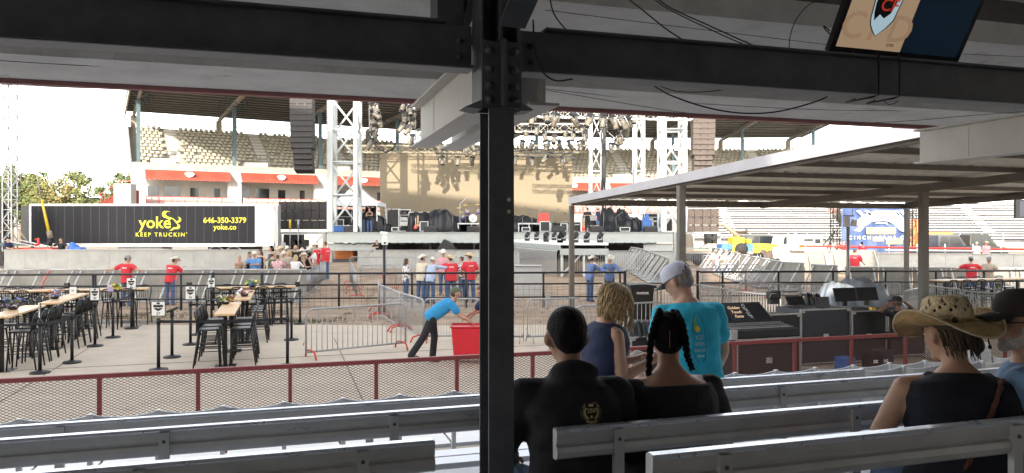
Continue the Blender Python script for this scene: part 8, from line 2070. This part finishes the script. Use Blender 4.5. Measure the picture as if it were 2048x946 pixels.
for (x0,x1,y0,y1,m_) in ((1587,1605,476,480,'galv'),(1630,1641,478,487,'case_dark'),(1597,1604,490,498,'yellow_paint'),(1608,1626,478,482,'case_dark'),(1607,1627,487,500,'white_paint'),(1630,1644,490,500,'white_paint')):
    p, q = at(x0,y1,53), at(x1,y0,53); mb = MB(); mb.b2((p.x,52.97,p.z),(q.x,52.99,q.z)); mb.build('panel', m_, hg)
mb = MB(); mb.tube(V((a.x+b_.x)/2-.5,54,a.z), V((a.x+b_.x)/2-.5,54,a.z+.3), .12); mb.build('exhaust', 'galv', GN)
# boom lift + blue machine
BL = empty('boom_lift', gnd(1470, 51, .45), 0, 'tan articulated boom lift with a blue base right of the brown speakers', 'lift')
mb = MB(); mb.path([at(1438,450,51), at(1447,448,51), at(1477,474,51)], [.12,.14,.18], 8); mb.build('boom', 'tan_fabric', BL)
mb = MB(); mb.path([at(1470,463,51), at(1493,464,51)], .10, 6); mb.path([at(1493,455,51), at(1493,468,51)], .08, 6); mb.build('upper_arm', 'boot', BL)
for x0, x1, y0, y1, m_, nm in ((1440,1462,488,500,'tarp_blue','base'),(1462,1486,474,506,'yellow_paint','turret'),(1486,1506,488,506,'tarp_blue','engine_cover'),(1490,1500,478,487,'yellow_paint','tank')):
    p, q = at(x0,y1,51), at(x1,y0,51); mb = MB(); mb.b2((p.x,50.6,p.z),(q.x,51.8,q.z)); mb.build(nm, m_, BL, bevel=.08)
mb = MB(); p = at(1483,498,50.4); mb.lathe([(.0,-.1),(.42,-.1),(.42,.1),(0,.1)], p, 16, Matrix.Rotation(R(90),3,'X')); mb.build('wheel', 'rubber', BL)
# blown-out awning / tree patch left of banner, small red umbrella
mb = MB(); p = at(1655,430,75)
# ---- equipment at left foreground horizon: low cargo between trailer and wall etc
mb = MB(); p = at(1420,504,47); mb.box((p.x,47,1.0),(3.2,.8,.5)); o = mb.build('cable_ramp_stack', 'utv_dark', bevel=.04); tag(o, 'dark low machine under the right side platform', 'machine'); mb = MB(); mb.lathe([(0,-.1),(.35,-.1),(.35,.1),(0,.1)], (p.x-.9,46.5,.85), 14, Matrix.Rotation(R(90),3,'X')); mb.build('wheel', 'rubber', o)
# ---- clothes on barrier
lump('jacket', at(1511,520,37.5)+V(0,0,0), (.9,.4,.35), 'tarp_black', 'dark jacket draped over the sunlit barriers', 61, 'jacket')
for i, px_ in enumerate((1534,1556,1570)):
    lump('bag', at(px_,512,38)-V(0,0,.1), (.7,.4,.55), ['boot','cloth_white','cloth_white'][i], ['brown bag resting on the sunlit barriers','white bundle on the barriers, left of two','white bundle on the barriers, right of two'][i], 70+i, 'bag')
# ============================================================ TREES
def tree(px_, Y, ztop, wid, label, leafm, seed, dens=1.0, name='broadleaf_tree'):
    rg = random.Random(seed); c = gnd(px_, Y, .4); r_ = empty(name, c, 0, label, 'tree', 'trees on the skyline at the left')
    h = ztop-.4; mb = MB(); mb.path([c, c+V(.1,0,h*.3), c+V(-.1,0,h*.6), c+V(0,0,h*.92)], [.32,.25,.15,.04], 8)
    br = []
    for k in range(16):
        z = h*rg.uniform(.25,.85); a = rg.uniform(0,6.28); L_ = wid*rg.uniform(.5,.95)*(1.05-z/h*.7); tip = c+V(math.cos(a)*L_, math.sin(a)*L_, z+L_*rg.uniform(.15,.6)); mid = c.lerp(tip,.5)+V(0,0,z*.4)
        mb.path([c+V(0,0,z*.92), mid*1.0 if False else (c+V(0,0,z)).lerp(tip,.5), tip], [.11,.07,.025], 5); br.append(tip)
    mb.build('trunk', 'bark', r_)
    mb = MB(); n = int(2600*dens)
    clumps = [(t, wid*rg.uniform(.22,.38)) for t in br]+[(c+V(rg.gauss(0,.3)*wid, rg.gauss(0,.3)*wid, h*rg.uniform(.45,.97)), wid*rg.uniform(.2,.36)) for _ in range(14)]
    for k in range(n):
        cc, rr_ = rg.choice(clumps); d = V(rg.gauss(0,1),rg.gauss(0,1),rg.gauss(0,.8)); d = d.normalized()*rr_*rg.random()**.45; q = cc+d
        if q.z < .8: continue
        s_ = rg.uniform(.10,.24); a = V(rg.gauss(0,1),rg.gauss(0,1),rg.gauss(0,1)).normalized()*s_; b_ = a.orthogonal().normalized()*s_*.8; mb.cur = rg.choice([0,0,1])
        mb.add([q-a, q+b_, q+a, q-b_], [(0,1,2,3)])
    mb.build('crown', leafm, r_, fix=False)
YG, GR, OR = 'leaf_yellowgreen', 'leaf_green', 'leaf_orange'
for i, (px_, zt, w_, lm, dn, lab) in enumerate(((10,12.2,3.2,(GR,YG),.9,'green tree behind the lattice tower at the left edge'),(42,11.6,3.4,(GR,YG),1,'green tree just right of the lattice tower'),(68,10.6,2.8,(YG,GR),1,'yellowish tree left of the tree row middle'),
    (96,10.8,3.6,(YG,OR),1.2,'broad yellow green tree in the middle of the row'),(130,10.2,2.8,(OR,YG),1,'orange tinted tree left of the sparse one'),(157,11.9,3.0,(YG,GR),.55,'sparse tree with sky showing through its crown'),
    (206,9.6,1.8,(GR,YG),.7,'small green tree left of the red stair ramp'),(243,11.2,3.0,(GR,YG),.9,'dark green tree rising behind the red stair ramp'))):
    tree(px_, 110, zt, w_, lab, lm, 100+i, dn)
tree(1650, 100, 8.5, 2.6, 'yellowish tree glimpsed left of the blue banner', (YG,GR), 140, .8)
for i, (px_, w_) in enumerate(((60,10),(120,10),(30,9))):
    pass
mb = MB(); rg = random.Random(8)
for k in range(3000):
    px_ = rg.uniform(-60,260); q = at(px_, rg.uniform(396,415), 118); s_ = rg.uniform(.12,.28); a = V(rg.gauss(0,1),rg.gauss(0,1),rg.gauss(0,1)).normalized()*s_; b_ = a.orthogonal().normalized()*s_; q.y += rg.uniform(-2,2)
    mb.add([q-a, q+b_, q+a, q-b_], [(0,1,2,3)])
tag(mb.build('shrubbery', 'leaf_green', fix=False), 'low mass of green shrubs behind the trailer between the trees', 'shrubs', kind='stuff')
# tidy
bpy.data.scenes.remove(TMP)
